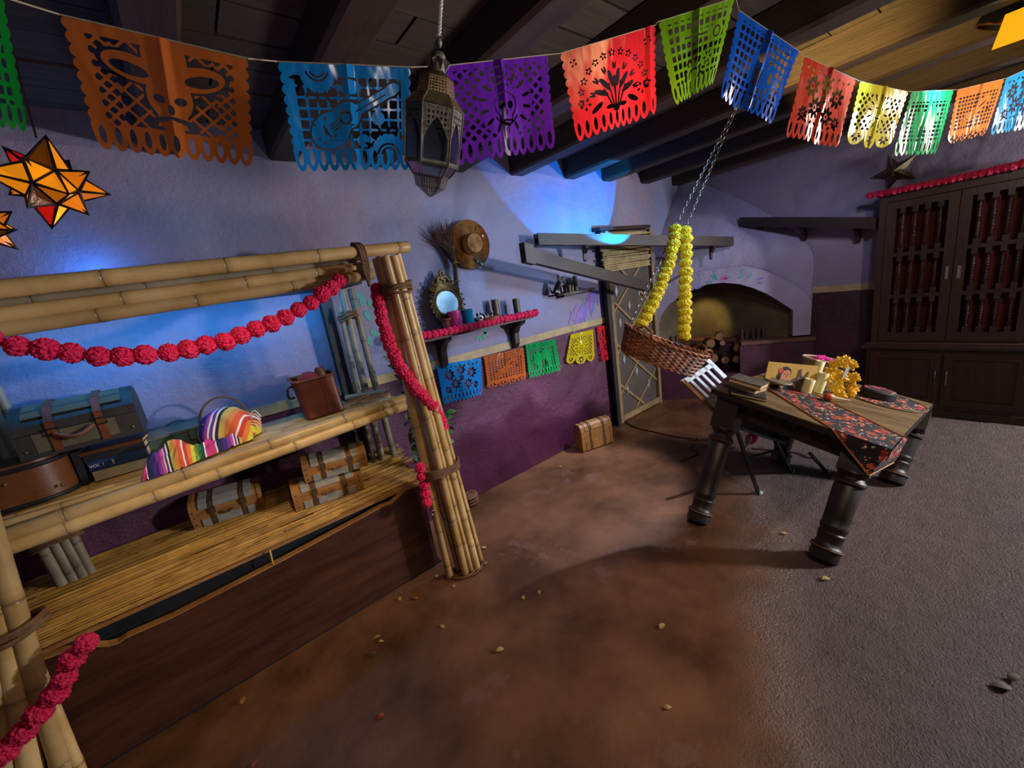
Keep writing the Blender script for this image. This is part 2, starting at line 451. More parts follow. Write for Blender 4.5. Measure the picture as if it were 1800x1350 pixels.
# ------------------------------------------------------------------ corner fireplace
D0 = Vector((3.95, YW, 0)); DU = Vector((0.71, -1.24, 0)).normalized(); DN = Vector((1.24, 0.71, 0)).normalized()  # DN points into the corner
def DP(s, z, off=0.0): return D0 + DU * s + DN * off + Vector((0, 0, z))
fp = thing('corner_fireplace', 'lavender plaster corner fireplace with arched mouth, painted flowers and plum hearth', 'fireplace', DP(0.7, 0, 0))
struct_arch = [(0.03, 0.62), (0.03, 0.86), (0.06, 0.96), (0.13, 1.05), (0.25, 1.135), (0.38, 1.19), (0.52, 1.222), (0.66, 1.218), (0.80, 1.185), (0.92, 1.13), (1.04, 1.055), (1.15, 0.965), (1.255, 0.87), (1.255, 0.62)]
SMAX = 1.40
def omax(s): return max(0.0, min(0.58, 1.746 * s - 0.03, 0.79 - 0.573 * s))
def hoodoff(z):   # how far the hood steps back into the corner
    if z < 1.34: return 0.0
    t = min(1.0, (z - 1.34) / (2.35 - 1.34)); return 0.58 * t ** 1.45
b = MB()
# face between arch and raised rim
n = len(struct_arch)
outer = []
for i, (s, z) in enumerate(struct_arch):
    if i == 0: outer.append((-0.03, 0.62))
    elif i == n - 1: outer.append((SMAX, 0.62))
    else:
        dx, dz = s - 0.64, z - 0.62
        L = math.hypot(dx, dz * 1.15); k = 1 + 0.20 / max(L, 0.2)
        outer.append((min(max(0.64 + dx * k, -0.03), SMAX), min(0.62 + dz * k * 1.0, 1.36)))
outer = [(s, min(z, 1.36 - 0.22 * max(0, (s - 1.0) / 0.4) ** 2 - 0.22 * max(0, (0.3 - s) / 0.33) ** 2)) for s, z in outer]
va = [DP(s, z, -0.02) for s, z in struct_arch]; vo = [DP(s, z, -0.02) for s, z in outer]
vi = [DP(s, z, min(0.15, omax(s))) for s, z in struct_arch]; vb = [DP(s, z, 0.03) for s, z in outer]
for A, B in ((va, vo), (vi, va), (vo, vb)):
    b.add(A + B, [(i, i + 1, n + i + 1, n + i) for i in range(n - 1)])
M['hood'] = wallmat('lavender_hood_plaster', '#9a96b4', '#8f8498', '#9a96b4', '#8f8498', -5)
b.build('arch_face', M['hood'], fp, angle=30)
b = MB()
def hood(u, v):
    z = 0.60 + v * (2.40 - 0.60)
    o = hoodoff(z)
    sl, sr = -0.03 + 0.573 * o, 1.415 - 1.745 * o
    s = sl + u * (sr - sl)
    bulge = 0.05 * math.sin(PI * u) * min(1, max(0, (z - 1.30) / 0.2)) * (1 - v * 0.6)
    return DP(s, z, o - bulge + 0.0)
# hood surface above the arch only
def hood2(u, v):
    # lower edge follows the raised rim outline
    k = u * (n - 1); i = min(int(k), n - 2); f = k - i
    s0 = lerp(outer[i][0], outer[i + 1][0], f); z0 = lerp(outer[i][1], outer[i + 1][1], f)
    base = DP(s0, z0, 0.02)
    ss = (s0 + 0.03) / 1.43
    top = hood(ss, 1.0)
    z = lerp(z0, 2.40, v)
    p = hood(ss, (z - 0.6) / 1.8)
    return base.lerp(p, min(1, v * 5))
b.grid(hood2, 52, 24)
b.build('chimney_hood', M['hood'], fp, angle=60)
# interior: back wall
M['firewall'] = mat('soot_ochre_plaster', '#5a4f34', '#3f3826', rough=0.75, scale=3, bump=0.5, bscale=18)
M['plum'] = mat('plum_plaster', '#4a1a32', '#38122a', rough=0.6, scale=4, bump=0.3, bscale=30)
M['hearth'] = mat('hearth_clay', '#6a4330', '#54352a', rough=0.7, scale=5, bump=0.3, bscale=30)
b = MB()
def back(u, v):
    s = 0.02 + 1.245 * u; o = min(omax(s), 0.50 - 0.12 * v)
    return DP(s, 0.55 + 0.70 * v, o)
b.grid(back, 28, 10); b.build('fire_back', M['firewall'], fp)
# hearth: plum body with a log niche between s 0.42 and 0.92
body = MB()
def dbox(bb, s0, s1, z0, z1, o0, o1):
    p, q = max(o0, min(o1, omax(s0))), max(o0, min(o1, omax(s1)))
    bb.hexa([DP(s0, z0, o0), DP(s1, z0, o0), DP(s1, z0, q), DP(s0, z0, p), DP(s0, z1, o0), DP(s1, z1, o0), DP(s1, z1, q), DP(s0, z1, p)])
NS0, NS1 = 0.34, 0.80
dbox(body, -0.02, NS0, 0.0, 0.565, -0.02, 0.6); dbox(body, NS1, 1.43, 0.0, 0.565, -0.02, 0.6)
dbox(body, NS0, NS1, 0.0, 0.27, -0.02, 0.6); dbox(body, NS0, NS1, 0.27, 0.565, 0.27, 0.6)
body.build('hearth_body', M['plum'], fp, smooth=False)
lid = MB()
dbox(lid, -0.03, NS0 - 0.01, 0.565, 0.60, -0.04, 0.6); dbox(lid, NS1 + 0.01, 1.44, 0.565, 0.60, -0.04, 0.6); dbox(lid, NS0 - 0.01, NS1 + 0.01, 0.565, 0.60, 0.22, 0.6)
lid.build('hearth_shelf', M['hearth'], fp, smooth=False)
# painted vine on the arch
paint_g = mat('teal_paint', '#3f9488', '#4fa090', rough=0.6, bump=0); paint_p = mat('pink_paint', '#c8508c', None, rough=0.6, bump=0); paint_v = mat('violet_paint', '#7a6cc0', '#8a60b0', rough=0.6, bump=0)
def leafpoly(c, d, L, W, k=8):
    pts = []
    for i in range(k + 1):
        t_ = i / k; pts.append((c[0] + d[0] * L * t_ - d[1] * W * math.sin(PI * t_ ** 0.8), c[1] + d[1] * L * t_ + d[0] * W * math.sin(PI * t_ ** 0.8)))
    for i in range(k - 1, 0, -1):
        t_ = i / k; pts.append((c[0] + d[0] * L * t_ + d[1] * W * math.sin(PI * t_ ** 0.8), c[1] + d[1] * L * t_ - d[0] * W * math.sin(PI * t_ ** 0.8)))
    return pts
def dpaint(name, c, ang, L, W, m_):
    d = (math.cos(ang), math.sin(ang)); bb = MB()
    bb.prism([DP(s, z, -0.021) for s, z in leafpoly(c, d, L, W)], DN * -0.0015)
    bb.build(name, m_, fp, smooth=False)
for (px, py, a, L, m_) in [(1262, 492, 2.4, .09, paint_g), (1258, 488, 1.9, .06, paint_g), (1240, 499, 0.3, .08, paint_g), (1296, 490, .5, .06, paint_g), (1302, 482, 1.2, .06, paint_g), (1312, 489, .7, .06, paint_g), (1328, 492, .2, .08, paint_v), (1330, 496, -.4, .06, paint_v), (1222, 508, .35, .08, paint_v), (1212, 512, .6, .07, paint_v), (1274, 490, 0.2, .05, paint_g)]:
    p = PP(px, py, D0, DN); s_ = (p - D0).dot(DU); dpaint('painted_leaf', (s_, p.z), a, L, 0.011, m_)
for a in (0.6, 1.2, 1.8, 2.4):
    p = PP(1273, 492, D0, DN); dpaint('painted_petal', ((p - D0).dot(DU), p.z), a, 0.05, 0.011, paint_p)
# logs in niche, jars on hearth
M['log'] = mat('log_bark', '#6b4a33', '#4a3324', rough=0.8, scale=9, bump=0.5, bscale=30); M['logend'] = mat('log_cut_end', '#8f6a48', '#7a5638', rough=0.8, scale=12)
LOGW = ['top log of the pile in the fireplace niche', 'left middle log in the fireplace niche', 'round small log in the centre of the niche pile', 'long upright log at the right of the niche pile', 'bottom left log in the fireplace niche', 'bottom centre log in the fireplace niche', 'dark bottom right log in the fireplace niche']
for k, (px, py, r, dx, dz) in enumerate([(1264, 592, .042, .1, .06), (1249, 604, .045, -.06, .02), (1270, 603, .028, 0, .0), (1297, 612, .043, .1, .08), (1255, 630, .045, -.03, .0), (1275, 633, .042, .02, 0), (1295, 632, .04, .05, 0)]):
    c = PP(px, py, D0 + DN * (0.06 if k > 0 else 0.1), DN)
    if c.z - r < 0.272: c.z = 0.274 + r
    ax = (DN + DU * dx + Vector((0, 0, dz if k < 4 else 0))).normalized()
    lg = thing('fire_log', 'cut ' + LOGW[k], 'log', c, 'firewood in the niche')
    bb = MB(); pts = [c + ax * (0.2 * i / 5) for i in range(6)]
    bb.tube(pts, [r * (1 + 0.08 * math.sin(i * 2.1 + k)) for i in range(6)], 12); bb.build('bark', M['log'], lg)
    e = MB(); e.lathe([(r * 0.86, -0.004), (r * 0.9, 0.002)], c, ax, 14); e.build('cut_end', M['logend'], lg)
M['jar'] = mat('dull_pewter', '#3c352f', '#544a40', rough=0.5, metal=0.3, scale=10)
JL = ['leftmost', 'second', 'middle tall', 'fourth', 'rightmost short']
for k, (px, py, h) in enumerate([(1304, 594, .105), (1313, 596, .1), (1324, 597, .115), (1333, 597, .105), (1342, 597, .095)]):
    p = PP(px, py, D0 + DN * 0.13, DN); p.z = 0.60
    bb = MB(); bb.lathe([(.02, 0), (.021, .01), (.0195, h * .7), (.021, h * .9), (.019, h), (.015, h), (.015, h - .01)], p, n=14)
    tag(bb.build('tin_cup', M['jar']), JL[k] + ' dark tin cup in the row on the right hearth shelf', 'cup', 'tin cups on the hearth')
for k, (px, py, h) in enumerate([(1172, 603, .07), (1181, 606, .08), (1190, 608, .09)]):
    p = PP(px, py, D0 + DN * 0.2, DN); p.z = 0.60
    bb = MB(); bb.lathe([(.018, 0), (.018, h), (.013, h), (.013, h - .01)], p, n=12)
    tag(bb.build('tin_cup', M['jar']), ['short', 'medium', 'tallest'][k] + ' dark tin cup behind the wicker basket in fireplace', 'cup', 'tin cups on the hearth')

# ------------------------------------------------------------------ lattice door panel with bamboo blind
M['lattice'] = mat('pale_lattice_wood', '#8a7350', '#6e5a3c', rough=0.65, scale=8)
M['panel'] = mat('grey_door_panel', '#3c3530', '#4a423a', rough=0.7, scale=6)
M['mirror'] = mat('mirror_glass', '#cfe4ea', '#b8d2da', rough=0.15, metal=0.55, bump=0)
dr = thing('door_1', 'tall lattice door with diamond glass insets on plum wall', 'door', (3.5, 2.40, 0)); dr['kind'] = 'structure'
del dr['category']; del dr['label']
DX0, DX1, DZ1, DYF = 3.10, 3.88, 1.85, 2.385
bb = MB(); bb.box(((DX0 + DX1) / 2, DYF + 0.02, DZ1 / 2), (DX1 - DX0, 0.02, DZ1)); bb.build('door_leaf', M['panel'], dr, smooth=False)
for x, wd, m_, y in ((DX0 - 0.02, 0.05, M['black'], 2.37), (DX0 + 0.045, 0.045, M['lattice'], 2.38), (DX1 - 0.02, 0.045, M['lattice'], 2.38)):
    bb = MB(); bb.box((x, y, DZ1 / 2), (wd, 0.04, DZ1)); bb.build('stile', m_, dr, smooth=False)
bb = MB(); bb.box(((DX0 + DX1) / 2, 2.38, 0.04), (DX1 - DX0, 0.03, 0.06)); bb.build('rail', M['lattice'], dr, smooth=False)
x0, x1, z0 = DX0 + 0.07, DX1 - 0.045, 0.07
def clipseg(cx, cz, s):  # diagonal strip through (cx,cz) slope s clipped in the leaf
    a = []; 
    for x in (x0, x1):
        z = cz + s * (x - cx)
        if z < z0: x = cx + (z0 - cz) / s; z = z0
        if z > DZ1 - 0.02: x = cx + (DZ1 - 0.02 - cz) / s; z = DZ1 - 0.02
        a.append((x, z))
    return a
DIAX = (x1 - x0) / 2
STEP = 0.62
for sgn in (1, -1):
    for k in range(-1, 6):
        (xa, za), (xb, zb) = clipseg((x0 + x1) / 2, 0.13 + k * STEP / 1.5, sgn * 0.82)
        if abs(xa - xb) < 0.05 or xa < x0 - .01 or xb > x1 + .01 or xa > xb: continue
        bb = MB(); d = Vector((xb - xa, 0, zb - za)).normalized(); pz = Vector((-d.z, 0, d.x))
        o = Vector((xa, DYF - (0.0 if sgn > 0 else 0.004), za)) - pz * 0.012
        bb.fbox(o, Vector((xb - xa, 0, zb - za)), Vector((0, 0.012, 0)), pz * 0.024); bb.build('lattice_strip', M['lattice'], dr, smooth=False)
dia = MB(); dia.prism([Vector((0, 0, -.055)), Vector((.02, 0, 0)), Vector((0, 0, .055)), Vector((-.02, 0, 0))], Vector((0, -0.006, 0)))
dm = dia.mesh('diamond_inset', [M['mirror']], (0, 0, 0), False)
for px, py in [(1084, 512), (1107, 537), (1091, 567), (1098, 632), (1120, 652), (1104, 685), (1141, 674), (1124, 511), (1131, 600)]:
    p = PY(px, py, DYF); inst(dm, 'diamond_inset', dr, (p.x, DYF + 0.009, p.z))
# bamboo roll blind above the door
bl = thing('bamboo_blind', 'rolled slatted bamboo blind over the lattice door', 'blind', (3.4, 2.36, 1.5))
r_ = random.Random(5)
for i in range(17):
    z = 1.50 + i * 0.0205
    bb = MB(); bb.tube([(3.03 + r_.uniform(-.02, .02), 2.352 + r_.uniform(-.006, .006), z), (3.79 + r_.uniform(-.02, .02), 2.352 + r_.uniform(-.006, .006), z + r_.uniform(-.008, .008))], 0.0095, 6)
    bb.build('slat', M['palereed'], bl)
bb = MB(); bb.box((3.41, 2.37, 1.868), (0.8, 0.08, 0.03)); bb.build('head_board', M['darkwood'], bl, smooth=False)

# ------------------------------------------------------------------ ball run troughs
M['trough'] = mat('dark_trough_wood', '#1d130f', '#2b1d17', rough=0.5, scale=6, stretch=(2, 6, 6), bump=0.15, bscale=25)
def trough(label, A, B, H, Wv, brackets, endblock=False):
    A, B = Vector(A), Vector(B); d = B - A; Wv = Vector(Wv)
    o = thing('wall_trough', label, 'trough', A, 'ball run troughs')
    up = Vector((0, 0, H)); th = Wv.normalized() * 0.018
    bb = MB(); bb.fbox(A, d, th, up); bb.build('front_board', M['trough'], o, smooth=False)
    bb = MB(); bb.fbox(A + Wv - th, d, th, up); bb.build('back_board', M['trough'], o, smooth=False)
    bb = MB(); bb.fbox(A + th, d, Wv - th * 2, Vector((0, 0, 0.018))); bb.build('trough_bottom', M['trough'], o, smooth=False)
    if endblock:
        bb = MB(); bb.fbox(A - d.normalized() * 0.085 + Vector((0, 0, -0.01)), d.normalized() * 0.085, Wv, up * 1.45); bb.build('end_block', M['trough'], o, smooth=False)
    for k in brackets:
        p = A + d * k; t_ = d.normalized() * 0.03
        wall = p + Wv
        bb = MB(); dn = Vector((0, 0, -1))
        bb.prism([wall, p + Wv * 0.2, p + Wv * 0.3 + dn * 0.02, p + Wv * 0.75 + dn * 0.06, p + Wv * 0.8 + dn * 0.11, wall + dn * 0.12], t_)
        bb.build('bracket', M['trough'], o, smooth=False)
    return o
A3 = PY(942, 462, 2.06); B3 = PY(1143, 512, 2.06)
trough('lowest dark wooden trough sloping down in front of the lattice door', A3, B3, 0.088, (0, 0.055, 0), [], True)
A2 = PY(948, 430, 2.28); B2 = PX(1290, 432, 4.30)
d2 = (B2 - A2); pw = Vector((-d2.y, d2.x, 0)).normalized() * 0.07
trough('middle dark trough crossing from blue-lit wall to the fireplace hood', A2, B2, 0.085, pw, [0.2, 0.88])
A1 = PX(1300, 398, 4.45); B1 = PX(1539, 402, 4.45)
trough('upper right dark trough running along wall to the tall cabinet', A1, B1, 0.085, (0.19, 0, 0), [0.14, 0.47, 0.85])
# ================================================================== BAMBOO SHELF UNIT
def pole_mesh(bb, A, B, r, seed=0, n=12, step=0.24, hollow=True, taper=0.04):
    rr = random.Random(seed); A, B = Vector(A), Vector(B); L = (B - A).length; d = (B - A) / L
    pos = [0.0]; rad = [r]; colr = [(1, 1, 1)]
    x = rr.uniform(0.05, step)
    tone = rr.uniform(0.85, 1.12)
    segs = []
    while x < L - 0.03:
        segs.append(x); x += step * rr.uniform(0.75, 1.25)
    pts = [(0.0, 1.0, 1.0)]
    for q in segs:
        pts += [(q - 0.02, 1.0, 1.0), (q - 0.006, 1.05, 0.9), (q - 0.0015, 1.05, 0.5), (q + 0.0015, 0.97, 0.45), (q + 0.008, 1.06, 0.9), (q + 0.03, 1.0, 1.02)]
    pts.append((L, 1.0, 1.0))
    bend = Vector((rr.uniform(-1, 1), rr.uniform(-1, 1), rr.uniform(-1, 1))) * 0.004
    P = [A + d * q + bend * math.sin(PI * q / L) for q, _, _ in pts]
    R_ = [r * k * (1 - taper * q / L) for q, k, _ in pts]
    C_ = [(tone * c, tone * c, tone * c * 0.98) for _, _, c in pts]
    bb.tube(P, R_, n, True, C_)
    if hollow:   # dark hollow at the cut ends
        for e, dd in ((A, -d), (B, d)):
            c0 = bb.cur; bb.cur = (0.25, 0.2, 0.15)
            bb.lathe([(r * 0.62, 0.0), (r * 0.6, 0.0012)], e + dd * 0.0004, dd, n); bb.cur = c0
    return bb
bs_ = thing('bamboo_shelf', 'long bamboo shelf unit with thick lashed corner posts along the left wall', 'shelf', (0.0, 2.2, 0.0))
_ps = [0]
def pole(A, B, r, m_='bamboo', parent=None, **k):
    _ps[0] += 1
    bb = MB(); pole_mesh(bb, A, B, r, _ps[0], **k)
    return bb.build('bamboo_pole', M[m_], parent or bs_, angle=50)
def ext(A, B, x):   # extend line A->B to room x
    t_ = (x - A.x) / (B.x - A.x); return A + (B - A) * t_
XL = -0.98
# top rail: four horizontal poles
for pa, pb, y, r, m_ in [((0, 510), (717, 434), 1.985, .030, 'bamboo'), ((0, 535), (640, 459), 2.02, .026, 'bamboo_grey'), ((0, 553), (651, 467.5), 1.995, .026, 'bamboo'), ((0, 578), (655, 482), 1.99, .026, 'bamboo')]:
    A, B = PY(*pa, y), PY(*pb, y); A = ext(A, B, XL); pole(A, B, r, m_, step=0.36)
bb = MB(); bb.box((-0.12, 2.2, 1.745), (1.76, 0.34, 0.016)); bb.build('top_board', M['darkwood'], bs_, smooth=False)
bb = MB(); bb.box((-0.12, 2.2, 1.675), (1.72, 0.30, 0.11)); bb.build('canopy', M['black'], bs_, smooth=False)
# mid shelf: two front poles, slats behind
for pa, pb, y, r in [((388, 813), (711, 700.5), 1.99, .0265), ((388, 829), (712, 713), 1.985, .0265)]:
    A, B = PY(*pa, y), PY(*pb, y); A = ext(A, B, XL); pole(A, B, r, step=0.27)
ZS = 1.005
for k in range(13):
    y = 2.035 + k * 0.0295
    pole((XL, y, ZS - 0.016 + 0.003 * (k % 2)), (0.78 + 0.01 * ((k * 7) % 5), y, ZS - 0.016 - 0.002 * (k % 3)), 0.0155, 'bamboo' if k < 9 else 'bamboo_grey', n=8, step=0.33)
bb = MB(); bb.box((-0.1, 2.22, 0.955), (1.7, 0.36, 0.03)); bb.build('shelf_board', M['black'], bs_, smooth=False)
# right rear lower rail: short grey pole across the depth of the shelf
pole((0.60, 2.33, ZS + 0.02), (0.80, 2.20, ZS + 0.02), .018, 'bamboo_grey', n=8)
# reed mat shelf
mat_ = MB(); r_ = random.Random(11)
def matz(y): return 0.53 + 0.10 * max(0.0, (y - 2.0)) / 0.42
for i in range(520):
    y = 1.985 + 0.415 * r_.random() ** 0.85; x0_ = -0.74 + r_.random() * 1.1; L = r_.uniform(0.35, 0.9)
    if r_.random() < 0.35: x0_ = -0.80 + r_.uniform(0, 0.1)
    x1_ = min(x0_ + L, 0.80 + r_.uniform(-.03, .05) + 0.12 * max(0, y - 2.15))
    if x1_ - x0_ < 0.1: continue
    s_ = r_.uniform(0.45, 1.25); mat_.cur = (s_, s_ * r_.uniform(.88, 1.0), s_ * r_.uniform(.7, .95))
    h = r_.uniform(0.004, 0.014); dy = r_.uniform(-.012, .012)
    mat_.tube([(x0_, y, matz(y) + h), ((x0_ + x1_) / 2, y + dy * .5, matz(y) + h + r_.uniform(-.002, .003)), (x1_, y + dy, matz(y) + h)], r_.uniform(.0022, .0042), 4, True)
mo = mat_.build('reed_mat', M['reed'], bs_, smooth=False); mo['kind'] = 'stuff'
bb = MB(); bb.hexa([Vector(p) for p in ((-.82, 1.99, .515), (.80, 1.99, .515), (.80, 2.40, .61), (-.82, 2.40, .61), (-.82, 1.99, .53), (.80, 1.99, .53), (.80, 2.40, .628), (-.82, 2.40, .628))]); bb.build('mat_board', M['edgewood'], bs_, smooth=False)
# one stray reed hanging over the front edge
bb = MB(); bb.cur = (1.1, 1.05, .9); bb.tube([PY(474, 967, 1.97), PY(476, 975, 1.965), PY(480, 992, 1.965)], .004, 5); bb.build('stray_reed', M['reed'], bs_)
bb = MB(); bb.box((-.02, 2.04, .30), (1.58, .02, .42)); bb.build('fascia', M['fascia'], bs_, smooth=False)
# front bench board with scalloped top and raw edge
YB = 1.965
top_px = [(60, 1157), (110, 1147), (160, 1137), (190, 1136), (208, 1131), (222, 1121), (300, 1087), (400, 1036), (500, 984), (600, 930), (670, 892), (690, 884), (703, 872), (713, 862), (725, 857), (738, 855)]
top = [PY(px, py, YB) for px, py in top_px]
xr = PY(770, 985, YB).x; xl = -0.80
top[-1].x = xr; top[0] = Vector((xl, YB, top[0].z))
prof = [Vector((xl, YB, 0.012)), Vector((xr, YB, 0.012))] + [Vector((p.x, YB, p.z)) for p in top[::-1]]
bb = MB(); bb.prism(prof[::-1], Vector((0, 0.028, 0)))
bb.build('bench_board', M['boardwood'], bs_, smooth=False)
bb = MB(); tp = [Vector((p.x, YB + 0.014, p.z + 0.002)) for p in top]
for i in range(len(tp) - 1):
    a, c = tp[i], tp[i + 1]; bb.hexa([a + Vector((0, -.017, -.003)), c + Vector((0, -.017, -.003)), c + Vector((0, .016, -.003)), a + Vector((0, .016, -.003)), a + Vector((0, -.017, .003)), c + Vector((0, -.017, .003)), c + Vector((0, .016, .003)), a + Vector((0, .016, .003))])
bb.build('raw_edge', M['edgewood'], bs_, smooth=False)
bb = MB(); bb.box((0.0, 2.03, 0.006), (1.6, 0.12, 0.012)); bb.build('plinth', M['fascia'], bs_, smooth=False)
p = PY(712, 868, 2.03); bb = MB(); bb.box(p + Vector((0, 0, .0)), (.05, .04, .09)); bb.build('support_block', M['edgewood'], bs_, smooth=False)

def tie(parent, cx, cy, z, rx, ry, turns, r=.0065, seed=0, tilt=0.04, hz=0.012):
    rr = random.Random(seed)
    for k in range(turns):
        bb = MB(); pts = []
        ph = rr.uniform(0, 6); zz = z + (k - turns / 2) * hz
        for i in range(28):
            a = 2 * PI * i / 28
            pts.append((cx + (rx + .004 * math.sin(3 * a + ph)) * math.cos(a), cy + (ry + .004 * math.cos(2 * a + ph)) * math.sin(a), zz + tilt * rx * 3 * math.cos(a + .4) + .006 * math.sin(2 * a + ph)))
        bb.tube(pts, r, 6, False, closed=True); bb.build('lashing', M['twine'], parent)
# front right post: six poles lashed together
POSTL = []
for (bx, by), (tx, ty), r in [((791, 1012), (668, 451), .0225), ((818, 1008), (678, 450), .021), ((829, 1003), (686, 452), .013), ((838, 998), (692, 450), .022), ((846, 985), (700, 446), .012), ((806, 1000), (660, 455), .016)]:
    A = PZ(bx, by, 0.004); B = PY(tx, ty, A.y); pole(A, B, r, step=0.2); POSTL.append((A, B, r))
PC = PZ(822, 1000, 0)
bb = MB(); bb.box((PC.x + .0, PC.y + .015, .30), (.035, .035, .60)); bb.build('core_post', M['darkwood'], bs_, smooth=False)
def post_tie(z, seed):
    q = [(A.lerp(B, (z - A.z) / (B.z - A.z)), r) for A, B, r in POSTL]
    x0, x1 = min(p.x - r for p, r in q), max(p.x + r for p, r in q); y0, y1 = min(p.y - r for p, r in q), max(p.y + r for p, r in q)
    tie(bs_, (x0 + x1) / 2, (y0 + y1) / 2, z, (x1 - x0) / 2 * 1.10, (y1 - y0) / 2 * 1.12, 4, seed=seed, tilt=.02)
post_tie(PY(690, 506, PC.y).z, 1)
post_tie(PY(775, 822, PC.y).z, 2)
for k, (rx, dx) in enumerate(((.088, 0), (.094, .006), (.082, -.02))):
    bb = MB(); bb.tube([(PC.x + dx + rx * math.cos(a), PC.y + .8 * rx * math.sin(a), .006 + .004 * k) for a in [2 * PI * i / 32 for i in range(32)]], .0035, 6, False, closed=True); bb.build('ground_hoop', M['twine'], bs_)
# vertical lashing of the top rail
for k in range(5):
    x = 0.60 + k * 0.011
    pa = PY(624 + k * 2.6, 436 + (k % 2), 1.99); 
    pts = [pa + Vector((0, .05, .012)), pa + Vector((-.008, .0, .022)), pa + Vector((0, -.036, .0)), pa + Vector((.004, -.040, -.05)), pa + Vector((.002, -.036, -.11)), pa + Vector((-.006 * (k - 2), -.034, -.165 - .01 * (k % 3)))]
    bb = MB(); bb.tube(spline(pts, 5), .0055, 6); bb.build('lashing', M['twine'], bs_)
for k, py in enumerate((457, 464, 476)):
    bb = MB(); a, c = PY(626, py, 1.94), PY(642, py - 1, 1.94); bb.tube(spline([a + Vector((-.006, .02, 0)), a, lerp(a, c, .5) + Vector((0, -.008, 0)), c, c + Vector((.006, .02, 0))], 4), .004, 6); bb.build('lashing', M['twine'], bs_)
# rear right post
for (tx, ty), (bx, by), r in [((604.8, 527), (641, 678.6), .02), ((620, 524), (659, 672), .019), ((600, 556), (628, 680), .014)]:
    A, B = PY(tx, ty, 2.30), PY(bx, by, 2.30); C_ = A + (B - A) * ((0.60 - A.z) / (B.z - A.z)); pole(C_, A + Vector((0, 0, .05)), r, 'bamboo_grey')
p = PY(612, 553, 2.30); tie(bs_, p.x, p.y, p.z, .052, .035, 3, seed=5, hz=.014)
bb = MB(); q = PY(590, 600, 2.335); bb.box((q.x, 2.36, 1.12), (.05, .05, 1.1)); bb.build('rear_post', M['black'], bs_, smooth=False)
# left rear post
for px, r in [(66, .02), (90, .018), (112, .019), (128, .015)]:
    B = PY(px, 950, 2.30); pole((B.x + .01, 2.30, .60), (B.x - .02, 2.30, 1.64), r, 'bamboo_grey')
p = PY(98, 945, 2.3); tie(bs_, p.x, p.y, p.z, .075, .035, 3, seed=6)
# left front post
for (ax, ay), (bx, by), r in [((2, 985), (110, 1345), .028), ((-8, 1040), (52, 1345), .030), ((28, 1080), (136, 1345), .018), ((-30, 1060), (5, 1340), .026)]:
    y = 1.90
    A, B = PY(ax, ay, y), PY(bx, by, y); d = (A - B).normalized(); B2_ = B - d * ((B.z - 0.004) / d.z); A2_ = B + d * ((1.70 - B.z) / d.z)
    # keep the post close to vertical above the shelf
    pole(B2_, Vector((B2_.x + 0.05 * (A2_.x - B2_.x), B2_.y, 1.70)) if False else A2_, r, step=0.26)
p = PY(20, 1108, 1.9); tie(bs_, p.x - .01, p.y, p.z, .085, .052, 3, seed=8, r=.009)

# ------------------------------------------------------------------ pom-pom garlands
def pom_mesh(name, m_, amp=0.22, freq=5.0, flat=1.0):
    bm = bmesh.new(); bmesh.ops.create_icosphere(bm, subdivisions=4, radius=1.0)
    for v in bm.verts:
        d = v.co.normalized()
        k = 1 + amp * mnoise.noise(d * freq) + amp * 0.8 * mnoise.noise(d * freq * 2.7 + Vector((3, 1, 2)))
        v.co = d * k * 0.95; v.co.z *= flat
    me = bpy.data.meshes.new(name); bm.to_mesh(me); bm.free(); me.materials.append(m_); return me
POM = pom_mesh('pom_pom', M['pink']); POMD = pom_mesh('pom_pom_dark', M['pinkdark']); MARI = pom_mesh('marigold', M['yellow'], 0.2, 6.0, 0.78)
def garland(label, pts, r, mesh, nm='pom_pom', space=0.86, jitter=0.1, cat='garland', grp='pink pom-pom garlands', cordm='pink', seed=1, drop=0.0):
    rr = random.Random(seed)
    sp_ = resample(spline(pts, 10), r * 2 * space)
    o = thing('pom_pom_garland' if nm == 'pom_pom' else 'marigold_garland', label, cat, sp_[0], grp)
    bb = MB(); bb.tube(sp_, r * .12, 5); bb.build('cord', M[cordm], o)
    for i, p in enumerate(sp_):
        t_ = (sp_[min(i + 1, len(sp_) - 1)] - sp_[max(i - 1, 0)]).normalized()
        q = t_.to_track_quat('Z', 'Y').to_euler()
        e = inst(mesh, nm, o, p + Vector((rr.uniform(-1, 1), rr.uniform(-1, 1), rr.uniform(-1, 1))) * r * jitter, q, r * rr.uniform(.93, 1.08))
        e.rotation_euler.rotate_axis('Z', rr.uniform(0, 6))
    return o
yg = 1.90
garland('pink pom-pom garland swagged under the top rail of the bamboo shelf', [PY(px, py, y) for px, py, y in [(-70, 575, 1.9), (0, 604, yg), (40, 611, yg), (100, 618, yg), (170, 625, yg), (250, 624, yg), (330, 614, yg), (400, 598, yg), (460, 575, yg), (520, 548, yg), (570, 515, yg), (609, 485, 1.93)]], .034, POM)
garland('pink pom-pom garland winding down across the right bamboo post', [PY(px, py, y) for px, py, y in [(661, 507, 1.84), (668, 545, 1.80), (680, 590, 1.78), (695, 628, 1.765), (715, 662, 1.755), (740, 692, 1.755), (762, 716, 1.76), (775, 738, 1.78), (781, 756, 1.82)]], .030, POM, space=.66, seed=2)
G3 = garland('short pink pom-pom garland end hanging low beside the right bamboo post', [PY(px, py, 1.80) for px, py in [(739, 822), (743, 845), (748, 868), (750, 890)]], .027, POM, seed=3, space=.9)
bb = MB(); c_ = PY(761, 901, 1.80); bb.tube([c_ + Vector((.011 * math.cos(a), 0, .011 * math.sin(a))) for a in [2 * PI * i / 16 for i in range(16)]], .003, 6, False, closed=True); bb.build('key_ring', M['chain'], G3)
